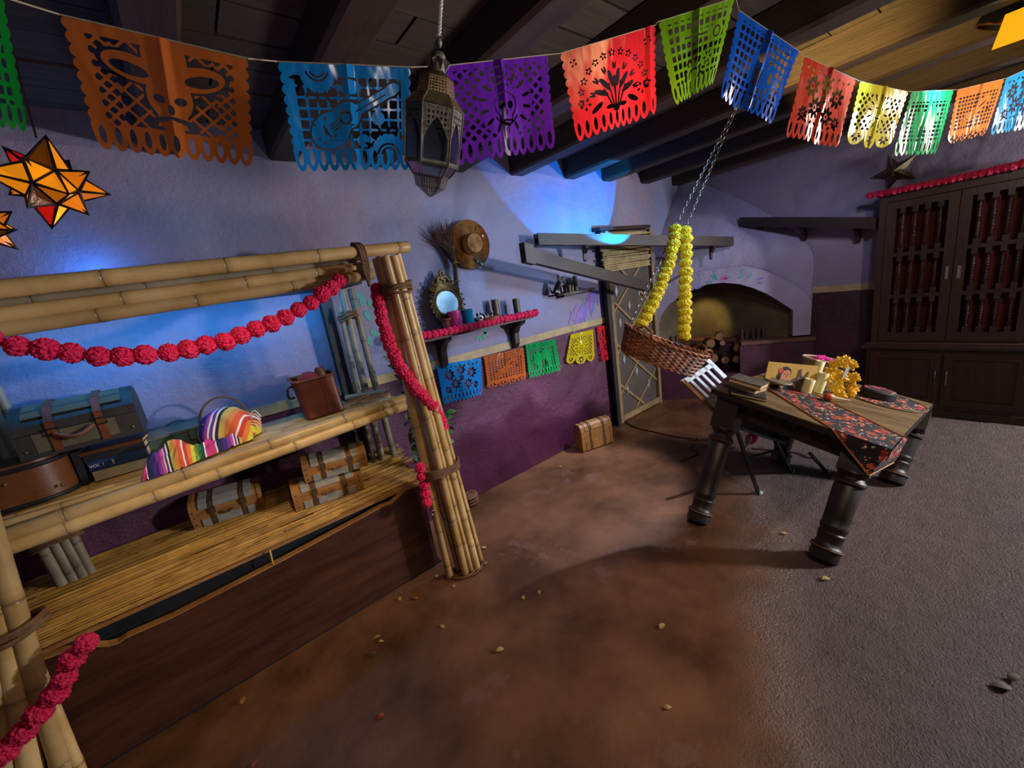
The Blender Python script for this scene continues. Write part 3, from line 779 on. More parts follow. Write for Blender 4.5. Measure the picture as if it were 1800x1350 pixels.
garland('pink pom-pom garland draped over the left bamboo post near the floor', [PY(px, py, 1.80) for px, py in [(152, 1130), (132, 1152), (115, 1185), (100, 1215), (75, 1247), (45, 1285), (5, 1325), (-40, 1370)]], .034, POMD, seed=4, space=.8)

# ------------------------------------------------------------------ things on the middle shelf
ZT = ZS + 0.003
# brown case lying flat
P0 = PZ(-20, 889, ZT)
sc = thing('leather_suitcase', 'brown leather suitcase with black rim lying flat under the black trunk', 'suitcase', (-.62, 2.25, ZT))
x0_, x1_, y0_, y1_ = -.95, -.455, 2.085, 2.385
def rrect(x0_, x1_, y0_, y1_, rad, z, k=6):
    pts = []
    for cx_, cy_, a0 in ((x1_ - rad, y0_ + rad, -PI / 2), (x1_ - rad, y1_ - rad, 0), (x0_ + rad, y1_ - rad, PI / 2), (x0_ + rad, y0_ + rad, PI)):
        for i in range(k + 1):
            a = a0 + PI / 2 * i / k; pts.append(Vector((cx_ + rad * math.cos(a), cy_ + rad * math.sin(a), z)))
    return pts
HS = 0.135
bb = MB(); bb.prism(rrect(x0_, x1_, y0_, y1_, .09, ZT + .003), Vector((0, 0, HS - .003))); bb.build('case_body', M['leather'], sc, angle=50)
bb = MB(); bb.tube(rrect(x0_, x1_, y0_, y1_, .09, ZT + HS), .008, 8, False, closed=True); bb.build('rim', M['black'], sc)
bb = MB(); bb.tube(rrect(x0_, x1_, y0_, y1_, .09, ZT + .008), .007, 8, False, closed=True); bb.build('rim', M['black'], sc)
bb = MB(); bb.prism(rrect(x0_ + .01, x1_ - .01, y0_ + .01, y1_ - .01, .085, ZT + HS), Vector((0, 0, .016))); bb.build('case_lid', M['leather'], sc, angle=50)
for px in (9, 110):
    q = PY(px, 852, y0_); bb = MB(); bb.ball((q.x, y0_ - .001, q.z), .006, 8, 6); bb.build('rivet', M['brass'], sc)
# black domed trunk on the case
ZK = ZT + HS + .018
tr = thing('domed_trunk', 'black domed travel trunk with tan straps and canvas panels on brown suitcase', 'trunk', (-.62, 2.24, ZK))
A = Vector((-.83, 2.14, ZK)); Bq = PZ(243, 733, ZK)
ang = math.atan2(.015, 1); U = Vector((math.cos(ang), math.sin(ang), 0)); Wd = Vector((-U.y, U.x, 0))
A = PY(30, 797, 2.10); A.z = ZK
LEN = (PY(243, 733, 2.10) - PY(30, 797, 2.10)).length
LEN = max(LEN, .2); WD = .25; HB = .085
prof = [(0, 0), (0, HB), (.004, HB + .03), (.05, HB + .075), (.125, HB + .09), (.2, HB + .075), (.246, HB + .03), (.25, HB), (.25, 0)]
bb = MB(); bb.prism([A + Wd * a + ZUP * z for a, z in [(0, 0), (0, HB), (.25, HB), (.25, 0)]], U * LEN); bb.build('trunk_body', M['blackleather'], tr, smooth=False)
bb = MB(); bb.prism([A + Wd * a + ZUP * (z + .002) for a, z in prof[1:-1]], U * LEN); bb.build('trunk_lid', M['blackleather'], tr, angle=35)
for u0, u1 in ((.14, .26), (.27, .64), (.66, .80)):
    bb = MB(); bb.fbox(A + U * LEN * u0 - Wd * .002 + ZUP * .018, U * LEN * (u1 - u0), Wd * .004, ZUP * .066); bb.build('canvas_panel', M['canvas'], tr, smooth=False)
bb = MB(); bb.grid(lambda u, v: A + U * LEN * (.1 + .8 * u) + Wd * (.02 + .21 * v) + ZUP * (HB + .006 + math.sqrt(max(0, 1 - ((.02 + .21 * v - .125) / .128) ** 2)) * .086), 2, 10); bb.build('lid_canvas', M['canvas'], tr)
for u in (.265, .65):
    st_ = tag  # noqa
    bb = MB(); w2 = .022
    pts = [(-.004, .01), (-.004, HB - .0), (-.002, HB + .03), (.046, HB + .079), (.125, HB + .096), (.204, HB + .079)]
    for i in range(len(pts) - 1):
        a, c = pts[i], pts[i + 1]
        bb.fbox(A + U * LEN * u + Wd * a[0] + ZUP * a[1], U * w2, Wd * (c[0] - a[0]) + ZUP * (c[1] - a[1]), (Wd * -(c[1] - a[1]) + ZUP * (c[0] - a[0])).normalized() * .004)
    s_ = bb.build('strap', M['strap'], tr, smooth=False)
    bk = MB(); cc = A + U * (LEN * u + w2 / 2) - Wd * .009 + ZUP * (HB - .004)
    bk.tube([cc + U * a + ZUP * c for a, c in ((-.016, -.01), (.016, -.01), (.016, .012), (-.016, .012))], .0035, 6, False, closed=True); bk.build('buckle', M['black'], s_)
bb = MB(); hp = [A + U * LEN * t_ - Wd * (.012 + .02 * math.sin(PI * k)) + ZUP * (HB - .012 - .022 * math.sin(PI * k)) for t_, k in [(.31 + .035 * i, i / 9) for i in range(10)]]
bb.tube(hp, .008, 8); bb.build('carry_handle', M['strap'], tr)
for u in (.06, .92):
    bb = MB(); bb.ball(A + U * LEN * u - Wd * .001 + ZUP * .03, .005, 8, 6); bb.build('rivet', M['brass'], tr)

# books
M['bookblack'] = mat('black_book_cloth', '#15161c', '#22242c', rough=0.55, scale=12)
M['bookblue'] = mat('blue_book_cloth', '#13264f', '#1c3565', rough=0.5, scale=12)
M['bookcream'] = mat('cream_book', '#b0a68e', '#9c927c', rough=0.7, scale=10)
M['ink'] = mat('pale_ink', '#c8ccd4', None, rough=0.6, bump=0)
def book(label, o, u, v, t_, cover, group, spine='u', clasp=None, pages='paper'):
    # o corner, u = along spine, v = across cover, t_ = thickness vector; spine on the v=0 side
    o = Vector(o); bk = thing('book', label, 'book', o + (u + v) / 2, group)
    n_ = t_.normalized(); th = min(.0035, t_.length * .14)
    bb = MB(); bb.fbox(o, u, v, n_ * th); bb.build('cover', M[cover], bk, smooth=False)
    bb = MB(); bb.fbox(o + t_ - n_ * th, u, v, n_ * th); bb.build('cover', M[cover], bk, smooth=False)
    bb = MB(); bb.prism([o - v.normalized() * .003 + n_ * 0, o + v.normalized() * .003, o + v.normalized() * .003 + t_, o - v.normalized() * .003 + t_], u); s_ = bb.build('spine', M[cover], bk, smooth=False)
    bb = MB(); bb.fbox(o + u * .02 + v.normalized() * .003 + n_ * th, u * .96, v * .95 - v.normalized() * .003, t_ - n_ * th * 2); bb.build('page_block', M[pages], bk, smooth=False)
    return bk, s_
bU = (PZ(268, 815, ZT) - PZ(152, 848, ZT)); bU.z = 0; bA = PZ(155, 850, ZT) ; bl_ = .195
U = bU.normalized(); Vv = Vector((-U.y, U.x, 0))
up = ZUP
GB = 'books on the middle bamboo shelf'
def flatbook(label, cover, z0, h, dx, L, yaw, depth=.15):
    c, s = math.cos(yaw), math.sin(yaw); u = U * c + Vv * s; v = Vv * c - U * s
    return book(label, bA + U * dx + ZUP * (z0 - ZT), u * L, v * depth, ZUP * h, cover, GB)
flatbook('cream book lying at the bottom of the book pile', 'bookcream', ZT, .038, .022, .165, .0, .15)
bk, s_ = flatbook('blue book with pale spine lettering in the pile', 'bookblue', ZT + .039, .040, .018, .175, -.02, .14)
flatbook('black book lying on top of the blue one', 'bookblack', ZT + .080, .026, .014, .18, -.04, .15)
flatbook('dark red book topmost on the book pile', 'leather', ZT + .107, .014, .01, .185, -.06, .14)
o_ = bA + U * .008; lean = (ZUP * .13 + U * .002)
book('black book standing upright at the left end of the pile', o_ + Vv * .0, lean, Vv * .15, -U * .022, 'bookblack', GB)
# spine lettering (font text turned to mesh)
def text_mesh(txt, size, m_, parent, o, u, v, ext_=.0006, align='CENTER', name='lettering', spacing=1.0):
    cu = bpy.data.curves.new('lettering', 'FONT'); cu.body = txt; cu.size = size; cu.extrude = ext_; cu.align_x = align; cu.align_y = 'CENTER'; cu.resolution_u = 2; cu.space_character = spacing
    ob = bpy.data.objects.new('tmp_text', cu); COL.objects.link(ob)
    dg = bpy.context.evaluated_depsgraph_get(); me = bpy.data.meshes.new_from_object(ob.evaluated_get(dg))
    bpy.data.objects.remove(ob); bpy.data.curves.remove(cu)
    u = Vector(u).normalized(); v = Vector(v).normalized(); w_ = u.cross(v)
    mm = Matrix(((u.x, v.x, w_.x, 0), (u.y, v.y, w_.y, 0), (u.z, v.z, w_.z, 0), (0, 0, 0, 1)))
    me.transform(mm); me.materials.clear(); me.materials.append(m_)
    t_ = bpy.data.objects.new(name, me); COL.objects.link(t_); t_.parent = parent; t_.location = Vector(o) - ORG[parent.name]; ORG[t_.name] = Vector(o)
    return t_
so = bA + U * .105 - Vv * .0045 + ZUP * .059
text_mesh('VOL 1', .016, M['ink'], s_, so - U * .062 + ZUP * .001, U, ZUP)
rr_ = random.Random(2)
for x_, n_ in ((-.018, 2), (.012, 6), (.055, 2)):
    for k in range(n_):
        bb = MB(); c_ = so + U * (x_ + .0052 * k); h_ = rr_.uniform(.004, .012) if n_ > 2 else .02
        bb.fbox(c_ - ZUP * h_ * .5, U * .0024, Vv * .0008, ZUP * h_); bb.build('spine_mark', M['ink'], s_, smooth=False)

# green tool box behind
M['greenbox'] = mat('worn_green_paint', '#3d5a50', '#2e4038', rough=0.55, scale=14, bump=0.2); M['greybox'] = mat('worn_grey_paint', '#4a4c46', '#5a5a50', rough=0.6, scale=14)
A = PY(272, 795, 2.235); A.z = ZT
gb = thing('green_toolbox', 'worn green metal box with latches behind the books', 'box', A)
U2 = Vector((.93, .06, 0)).normalized(); W2 = Vector((-U2.y, U2.x, 0))
gl = (PY(345, 755, 2.235) - A).dot(U2) + .05
bb = MB(); bb.fbox(A - U2 * .02, U2 * gl, W2 * .13, ZUP * .085); bb.build('box_body', M['greenbox'], gb, smooth=False)
bb = MB(); bb.prism([A - U2 * .024 + W2 * a + ZUP * z for a, z in ((-.006, .085), (-.006, .095), (.03, .12), (.105, .12), (.138, .095), (.138, .085))], U2 * (gl + .008)); bb.build('box_lid', M['greybox'], gb, smooth=False)
for k in (.35, .62):
    bb = MB(); bb.fbox(A + U2 * gl * k - W2 * .012 + ZUP * .045, U2 * .018, W2 * .012, ZUP * .05); bb.build('latch', M['greenbox'], gb, smooth=False)
bb = MB(); hp = [A + U2 * gl * (.3 + .04 * i) + W2 * .065 + ZUP * (.12 + .012 * math.sin(PI * i / 9)) for i in range(10)]; bb.tube(hp, .004, 6); bb.build('carry_handle', M['chain'], gb)

# striped serape cloth over a hooped basket
def stripes(name, cols, axis_scale, rot):
    mt = bpy.data.materials.new(name); mt.use_nodes = True; t = mt.node_tree; b = t.nodes['Principled BSDF']
    uv = N(t, 'ShaderNodeUVMap'); sp = N(t, 'ShaderNodeSeparateXYZ'); t.links.new(uv.outputs[0], sp.inputs[0])
    fr = N(t, 'ShaderNodeMath', operation='FRACT'); t.links.new(sp.outputs[0], fr.inputs[0])
    cr = N(t, 'ShaderNodeValToRGB'); cr.color_ramp.interpolation = 'CONSTANT'
    el = cr.color_ramp.elements
    for i, (p_, c_) in enumerate(cols):
        e = el[i] if i < 2 else el.new(p_)
        e.position = p_; e.color = lin(c_)
    t.links.new(fr.outputs[0], cr.inputs[0]); t.links.new(cr.outputs[0], b.inputs['Base Color']); b.inputs['Roughness'].default_value = .8
    wv = N(t, 'ShaderNodeTexNoise', Scale=300.0); bp = N(t, 'ShaderNodeBump', Strength=.3, Distance=.003); t.links.new(wv.outputs[0], bp.inputs['Height']); t.links.new(bp.outputs[0], b.inputs['Normal'])
    return mt
SER = [(0, '#c2306e'), (.10, '#d8d4c8'), (.12, '#1e1c50'), (.20, '#3b1e6e'), (.27, '#7a2f8c'), (.33, '#b84a9a'), (.37, '#e8e4d8'), (.39, '#6a2f80'), (.42, '#e8e4d8'), (.44, '#1a1a22'), (.47, '#c0a850'), (.53, '#d0803a'), (.58, '#d8572a'), (.64, '#e8e4d8'), (.66, '#c43a24'), (.70, '#e07a30'), (.75, '#d8c83a'), (.80, '#7fa83a'), (.85, '#2f7a3f'), (.90, '#12483a'), (.94, '#e8e4d8'), (.96, '#d8367e')]
M['serape'] = stripes('serape_cloth', SER, 1, 0)
def uvgrid(bb_obj, nu, nv, fn):
    me = bb_obj.data; uv = me.uv_layers.new(name='UVMap')
    for lp in me.loops:
        i = lp.vertex_index; u = (i % (nu + 1)) / nu; v = (i // (nu + 1)) / nv
        uv.data[lp.index].uv = fn(u, v)
cB = PZ(395, 752, ZT); cB.y = 2.19; cB.x = PY(398, 745, 2.19).x
bk = thing('hooped_basket', 'round basket with tall bentwood hoop wrapped in the striped serape', 'basket', (cB.x, cB.y, ZT))
bb = MB(); bb.lathe([(.06, 0), (.085, .03), (.09, .08), (.085, .11), (.0, .11)], (cB.x, cB.y, ZT), n=20); bb.build('basket_bowl', M['straw'], bk)
bb = MB(); bb.tube([(cB.x + .095 * math.cos(PI * i / 14), cB.y + .05, ZT + .075 + .125 * math.sin(PI * i / 14)) for i in range(15)], .005, 6); bb.build('hoop_handle', M['twine'], bk)
serape = thing('serape', 'rainbow striped serape cloth bundled and spilling off the middle shelf', 'cloth', (cB.x, cB.y - .05, ZT))
NU, NV = 40, 40
def dome(u, v):   # cloth bundle over the basket
    th = 2 * PI * u; r = .005 + 1.0 * v
    R0 = .112 * math.sin(PI / 2 * min(1, r)) * (1 + .09 * math.sin(5 * th + 1) * v + .16 * mnoise.noise(Vector((math.cos(th) * 2, math.sin(th) * 2, v * 3))))
    z = .155 * math.cos(PI / 2 * min(1, r)) ** .8
    return Vector((cB.x + R0 * math.cos(th), cB.y - .015 + R0 * .9 * math.sin(th), ZT + .004 + z))
bb = MB(); bb.grid(dome, NU, NV); ob = bb.build('bundled_cloth', M['serape'], serape, angle=80)
uvgrid(ob, NU, NV, lambda u, v: ((.40 + .42 * v * (math.cos(2 * PI * u + .6))) , v))
P1, P2_ = PY(262, 838, 2.06), PY(452, 765, 2.06)
path = [Vector((PY(px, 800, 2.055).x, yy, ZT)) for px, yy in [(262, 2.03), (300, 2.05), (340, 2.06), (380, 2.065), (420, 2.075), (452, 2.10)]]
sp2 = spline(path, 8)
def drape(u, v):
    k = u * (len(sp2) - 1); i = min(int(k), len(sp2) - 2); p = sp2[i].lerp(sp2[i + 1], k - i)
    w_ = .05 + .05 * math.sin(PI * min(1, u * 1.1 + .1)); a = (v - .5) * 2
    y = p.y + a * w_ * .75
    hump = (.028 + .05 * math.sin(PI * min(1, u + .12))) * (1 - a * a) * (.9 + .3 * math.sin(u * 9)) + .012 * math.sin(u * 22 + 3 * v) * (1 - a * a) + .03 * (1 - a * a) * mnoise.noise(Vector((u * 9, v * 4, 1))) + .012 * mnoise.noise(Vector((u * 25, v * 9, 4)))
    z = ZT + .004 + max(0, hump)
    if y < 1.995: z -= (1.995 - y) * .8
    return Vector((p.x + a * .035, max(y, 1.955), z))
bb = MB(); bb.grid(drape, 90, 30); ob = bb.build('trailing_cloth', M['serape'], serape, angle=80)
uvgrid(ob, 90, 30, lambda u, v: (u * 1.55 + .25 * v, v))
for k in range(5):
    bb = MB(); a = PY(440, 728 + 4 * k, 2.14); bb.tube(spline([a, a + Vector((.02, -.01, .012 - .006 * k)), a + Vector((.035, -.015, -.02 - .004 * k))], 5), .0025, 5); bb.build('fringe_tassel', M['white'], serape)

# red-brown leather bag
M['redleather'] = mat('red_brown_leather', '#6a2c1c', '#4f2014', rough=0.45, scale=7, bump=0.2, bscale=25); M['redcloth'] = mat('red_cloth', '#b0301a', '#8a2414', rough=0.8, scale=14, bump=0.4)
bgA, bgB = PY(557, 733, 2.13), PY(607, 716, 2.13)
bg = thing('leather_bag', 'upright red-brown leather bag with red cloth and roll sticking out', 'bag', ((bgA.x + bgB.x) / 2, 2.2, ZT))
x0_, x1_ = PY(541, 733, 2.13).x, PY(607, 716, 2.13).x; H_ = .185
def bag(u, v):
    q = rrect(-.5, .5, -.5, .5, .12, 0, 4)
    k = int(round(u * len(q))) % len(q); p_ = q[k]; f_ = 1 + .10 * v - .05 * math.sin(PI * v)
    dz = (.02 if p_.y > 0 else -.012 * math.cos(p_.x * 5)) * v
    return Vector(((x0_ + x1_) / 2 - .012 * v + p_.x * (x1_ - x0_) * f_, 2.20 + p_.y * .13 * (1 - .25 * v), ZT + .002 + v * H_ + dz))
bb = MB(); bb.grid(bag, 20, 10, True); bb.build('bag_body', M['redleather'], bg, angle=50)
rim = [bag(i / 20, 1.0) for i in range(20)]; bb = MB(); bb.tube(rim, .007, 6, False, closed=True); bb.build('rolled_rim', M['strap'], bg)
bb = MB(); bb.prism(rrect(x0_, x1_, 2.14, 2.26, .02, ZT), Vector((0, 0, .006))); bb.build('bag_base', M['redleather'], bg, smooth=False)
bb = MB(); xm = (x0_ + x1_) / 2; bb.box((xm + .01, 2.131, ZT + .09), (.004, .004, .17)); bb.build('seam', M['redleather'], bg, smooth=False)
bb = MB(); bb.ball((xm - .03, 2.2, ZT + .175), (.055, .045, .05), 14, 10, nz=.25); bb.build('red_cloth', M['redcloth'], bg)
bb = MB(); bb.tube([(xm + .03, 2.19, ZT + .08), (xm + .035, 2.2, ZT + .2), (xm + .03, 2.21, ZT + .235)], [.024, .026, .02], 10); bb.build('dark_roll', M['leather'], bg)
bb = MB(); bb.tube(spline([(x0_ - .006, 2.21, ZT + .17), (x0_ - .04, 2.2, ZT + .165), (x0_ - .045, 2.2, ZT + .12), (x0_ - .02, 2.2, ZT + .115)], 6), .0055, 6); bb.build('bag_handle', M['black'], bg)

# twigs at the right end of the shelf
tw = thing('twig_bundle', 'dry brown twigs lying at the right end of the middle shelf', 'twigs', (.66, 2.12, ZT)); r_ = random.Random(9)
for k in range(12):
    a = Vector((.52 + r_.random() * .1, 2.10 + r_.random() * .12, ZT + .006 + .02 * r_.random())); bb = MB()
    bb.tube(spline([a, a + Vector((.07, r_.uniform(-.03, .03), r_.uniform(-.002, .012))), a + Vector((.13 + r_.random() * .08, r_.uniform(-.04, .04), r_.uniform(0, .02)))], 4), r_.uniform(.002, .004), 5); bb.build('twig', M['twine'], tw)
for px, py in ((495 + 90, 700), (610, 693), (623, 690)):
    pass
p = PZ(612, 697, ZT); bb = MB(); bb.ball(p + Vector((0, .05, .007)), (.012, .008, .006), 8, 6, nz=.3); tag(bb.build('fallen_petal', M['pink']), 'small pink petal on shelf right of the leather bag', 'petal')

# ------------------------------------------------------------------ wooden chests on the reed mat
M['chestwood'] = mat('pale_chest_wood', '#a87840', '#8c5f2e', rough=0.5, scale=5, stretch=(3, 3, 8), bump=0.12); M['linen'] = mat('grey_linen', '#9a968a', '#87857c', rough=0.8, scale=20, bump=0.2); M['cheststrap'] = mat('dark_strap', '#4a3626', '#5a4430', rough=0.6)
def chest(label, A, u, v, n_, L, D, H, grp='small wooden chests', linen='linen', hw=True):
    # A = front bottom left, u along front, v into depth, n_ up
    A, u, v, n_ = Vector(A), Vector(u).normalized(), Vector(v).normalized(), Vector(n_).normalized()
    o = thing('wooden_chest', label, 'chest', A + u * L / 2 + v * D / 2, grp)
    def pr(k=0.0):
        out = []; R_ = .28
        for cx_, cz, a0 in ((R_, 1 - R_, PI), (1 - R_, 1 - R_, PI / 2)):
            pass
        pts = [(0, .04), (0, .62), (.03, .78), (.12, .92), (.28, 1.0), (.72, 1.0), (.88, .92), (.97, .78), (1, .62), (1, .04), (.95, 0), (.05, 0)]
        return [v * (D * (.5 + (a - .5) * (1 + k))) + n_ * (H * (.5 + (z - .5) * (1 + k))) for a, z in pts]
    e = .06 * L
    bb = MB(); bb.prism([A + u * e + p_ for p_ in pr(-.02)], u * (L - 2 * e)); bb.build('chest_body', M['chestwood'], o, angle=25)
    for s0 in (0, L - e):
        bb = MB(); bb.prism([A + u * s0 + p_ for p_ in pr(.02)], u * e); bb.build('end_board', M['chestwood'], o, angle=25)
    for s0, s1 in ((.13, .24), (.33, .67), (.76, .87)):
        for lo in (0, 1):
            bb = MB()
            P_ = pr(.01)
            idx = [0, 1] if lo == 0 else [2, 3, 4, 5]
            if lo == 0:
                q0, q1 = P_[0] * .6 + P_[1] * .4 * 0 + P_[0] * .4, P_[0] + (P_[1] - P_[0]) * .55
                q = [q0, q1]
            else: q = [P_[i] for i in idx]
            for a, c in zip(q[:-1], q[1:]):
                nn = u.cross(c - a).normalized() * -.0025
                bb.fbox(A + u * L * s0 + a, u * L * (s1 - s0), c - a, -nn)
                bb.fbox(A + u * L * s0 + a, u * L * (s1 - s0), c - a, nn)
            bb.build('linen_panel', M[linen], o, smooth=False)
    for s0 in (.265, .695):
        bb = MB(); P_ = pr(.035)
        bb.prism([A + u * L * s0 + p_ for p_ in P_], u * L * .05); bb.build('strap', M['cheststrap'], o, angle=25)
    if hw:
        for s0 in (.29, .72):
            bb = MB(); bb.fbox(A + u * L * (s0 - .02) - v * .008 + n_ * H * .55, u * .022, v * .01, n_ * .03); bb.build('latch', M['cheststrap'], o, smooth=False)
        bb = MB(); bb.tube([A + u * L * (.42 + .02 * i) - v * (.006 + .008 * math.sin(PI * i / 8)) + n_ * (H * .52 - .008 * math.sin(PI * i / 8)) for i in range(9)], .004, 6); bb.build('carry_handle', M['cheststrap'], o)
        r2 = random.Random(int(L * 1e4))
        for s0 in (.05, .95):
            for z in (.2, .5, .75):
                bb = MB(); bb.ball(A + u * L * s0 - v * .002 + n_ * H * z, .003, 6, 4); bb.build('nail', M['black'], o)
    return o
tilt = Vector((0, 1, .238)).normalized(); tn = Vector((0, -.238, 1)).normalized()
def onmat(px, py, dz=.016):
    p0 = Vector((0, 2.0, .53 + dz)); return PP(px, py, p0, tn)
a, c = onmat(343, 932), onmat(467, 893); u = (c - a); v = tn.cross(u.normalized())
chest('pale linen covered chest alone at the left of the reed mat', a, u, v, tn, u.length, .15, .125)
a, c = onmat(521, 901), onmat(634, 862); u = (c - a); v = tn.cross(u.normalized())
CBo = chest('lower of two stacked pale wooden chests on the reed mat', a, u, v, tn, u.length + .02, .14, .125)
H0 = a + tn * .129 + v * .03
a2 = a + v * .02 + u.normalized() * .07 + tn * .132
u3 = (u.normalized() + v * -.06).normalized(); v3 = tn.cross(u3)
chest('upper chest resting askew on top of the other chest', a2, u3, v3, tn, .30, .125, .105)
# chest on the floor against the wall
a, c = PZ(1000, 790), PZ(1064, 772); c.y = a.y - .05
FA = Vector((2.385, 2.235, .003)); FB = Vector((2.70, 2.15, .003)); u = FB - FA; v = ZUP.cross(u.normalized())
chest('yellowish wooden chest with brown straps standing on floor against plum wall', FA, u, v, ZUP, u.length, .12, .24, None, 'chestwood', False)
# woven lid disc behind the post
M['woven'] = mat('woven_coil', '#7a5238', '#5c3a28', rough=0.7, scale=30, bump=0.4)
p = PZ(826, 884, 0); dsk = thing('coiled_basket', 'small round coiled basket lying on floor behind the bamboo post', 'basket', (p.x, p.y, 0))
for k in range(3):
    bb = MB(); bb.tube([(p.x + .058 * math.cos(2 * PI * i / 24), p.y + .058 * math.sin(2 * PI * i / 24), .013 + .024 * k) for i in range(24)], .013, 8, False, closed=True); bb.build('coil', M['woven'], dsk)
for k, r in enumerate((.05, .036, .022, .009)):
    bb = MB(); bb.tube([(p.x + r * math.cos(2 * PI * i / 20), p.y + r * math.sin(2 * PI * i / 20), .07) for i in range(20)], .009, 6, False, closed=True); bb.build('coil', M['woven'], dsk)
bb = MB(); bb.lathe([(.055, .001), (.055, .066)], p, n=20); bb.build('coil_core', M['woven'], dsk)

# artificial vine with leaves behind the right post
def leaf_mesh(name, m_, L=1.0, W=.34):
    bb = MB(); pts = []
    for i in range(7):
        t_ = i / 6; w_ = W * math.sin(PI * t_ ** .8); z = .12 * math.sin(PI * t_)
        pts += [Vector((-w_, t_ * L, z + .08 * w_)), Vector((0, t_ * L, z)), Vector((w_, t_ * L, z + .08 * w_))]
    bb.add(pts, [(3 * i + j, 3 * i + j + 1, 3 * i + j + 4, 3 * i + j + 3) for i in range(6) for j in range(2)])
    return bb.mesh(name, [m_], (0, 0, 0), True)
LG, LB_ = leaf_mesh('leaf', M['greenleaf']), leaf_mesh('leaf_bright', M['brightleaf'])
M['redleaf'] = mat('leaf_red', '#5a3434', '#6a4440', rough=.5); LR_ = leaf_mesh('leaf_red', M['redleaf'])
def vine(label, pts, n_, me, seed, L=(.045, .075), out=None, spread=.03):
    r2 = random.Random(seed); sp3 = spline(pts, 6)
    o = thing('leafy_vine', label, 'vine', sp3[0], 'artificial vines by the bamboo post')
    bb = MB(); bb.tube(sp3, .003, 5); bb.build('stem', M['greenleaf'], o)
    for k in range(n_):
        p_ = sp3[int(r2.random() * (len(sp3) - 1))]; d_ = Vector((r2.uniform(-1, 1), r2.uniform(-1, .3), r2.uniform(-.8, .8)))
        if out: d_ = d_ * .7 + Vector(out)
        d_.normalize(); q = d_.to_track_quat('Y', 'Z'); s_ = r2.uniform(*L)
        m2 = me[int(r2.random() * len(me))]
        e = inst(m2, 'leaf', o, p_ + Vector((r2.uniform(-1, 1), r2.uniform(-.5, .5), r2.uniform(-1, 1))) * spread * .5, (0, 0, 0), s_); e.rotation_euler = (q @ Matrix.Rotation(r2.uniform(-1, 1), 3, 'Y').to_quaternion()).to_euler()
vine('dusty grey-green leaf vine hanging between the right bamboo posts', [PY(px, py, 2.1) for px, py in [(720, 650), (712, 700), (722, 740), (730, 780), (742, 815)]], 46, [LG], 3)
vine('reddish and green leaf sprig behind the bamboo post above the shelf', [PY(px, py, 2.15) for px, py in [(690, 640), (705, 660), (712, 680)]], 26, [LG, LR_, LG], 4, L=(.04, .07), out=(-.4, 0, .8))
vine('bright green leaf sprig peeking out right of the bamboo post', [PY(px, py, 1.95) for px, py in [(780, 725), (786, 750), (782, 775)]], 14, [LB_], 5, L=(.04, .06), out=(.9, 0, 0))
vine('small dark green sprig right of the post above the cream band', [PY(px, py, 2.0) for px, py in [(742, 628), (748, 640)]], 6, [LB_], 6, L=(.04, .055), out=(.8, 0, .2))
# ================================================================== PAPEL PICADO
def fld_circ(x, y, cx, cy, r): return r - np.hypot(x - cx, y - cy)
def fld_ell(x, y, cx, cy, rx, ry, rot=0.0):
    c, s = math.cos(rot), math.sin(rot); X_, Y_ = (x - cx) * c + (y - cy) * s, -(x - cx) * s + (y - cy) * c
    return (1 - np.hypot(X_ / rx, Y_ / ry)) * min(rx, ry)
def fld_box(x, y, x0, y0, x1, y1): return np.minimum(np.minimum(x - x0, x1 - x), np.minimum(y - y0, y1 - y))
def fld_cap(x, y, x0, y0, x1, y1, r):
    dx, dy = x1 - x0, y1 - y0; L2 = dx * dx + dy * dy
    t_ = np.clip(((x - x0) * dx + (y - y0) * dy) / L2, 0, 1)
    return r - np.hypot(x - x0 - t_ * dx, y - y0 - t_ * dy)
def fld_grid(x, y, p, k):
    return (k - np.maximum(np.abs(x / p - np.floor(x / p) - .5), np.abs(y / p - np.floor(y / p) - .5))) * p
def fld_lat(x, y, p, k):
    u, v = (x + y) / p, (x - y) / p
    return (k - np.maximum(np.abs(u - np.floor(u) - .5), np.abs(v - np.floor(v) - .5))) * p * .7
def fld_ring(x, y, cx, cy, r, w_): return w_ - np.abs(np.hypot(x - cx, y - cy) - r)
mx_, mn_ = np.maximum, np.minimum
def U_(*a):
    o = a[0]
    for q in a[1:]: o = mx_(o, q)
    return o
def petals(x, y, cx, cy, r0, r1, w_, n_, ph=0.0):
    o = np.full_like(x, -9.0)
    for k in range(n_):
        a = ph + 2 * PI * k / n_; rm = (r0 + r1) / 2
        o = mx_(o, fld_ell(x, y, cx + rm * math.cos(a), cy + rm * math.sin(a), (r1 - r0) / 2, w_, a))
    return o
A_ = 1.22
def outline(x, y, bottom='tongue'):
    b_ = fld_box(x, y, .045, -.2, A_ - .045, .83 if bottom == 'tongue' else .78)
    for k in range(9):
        yy = .05 + k * .094
        b_ = mx_(b_, mx_(fld_circ(x, y, .05, yy, .05), fld_circ(x, y, A_ - .05, yy, .05)))
    h = np.full_like(x, -9.0)
    if bottom == 'tongue':
        n_ = 11; wd = (A_ - .02) / n_
        for k in range(n_):
            cx = .01 + wd * (k + .5)
            b_ = mx_(b_, fld_ell(x, y, cx, .83, wd * .56, .165)); h = mx_(h, fld_ell(x, y, cx, .865, wd * .22, .075))
    else:
        n_ = 3 if bottom == 'big' else 4; wd = A_ / n_
        for k in range(n_):
            cx = wd * (k + .5); d_ = .06 if (bottom == 'big' and k == 1) else 0
            b_ = mx_(b_, fld_circ(x, y, cx, .78 + d_, wd * .5)); h = mx_(h, mn_(petals(x, y, cx, .83 + d_, .03, .11, .022, 7, .2), y - .79))
    b_ = mn_(b_, y - 0.0)
    return b_, h
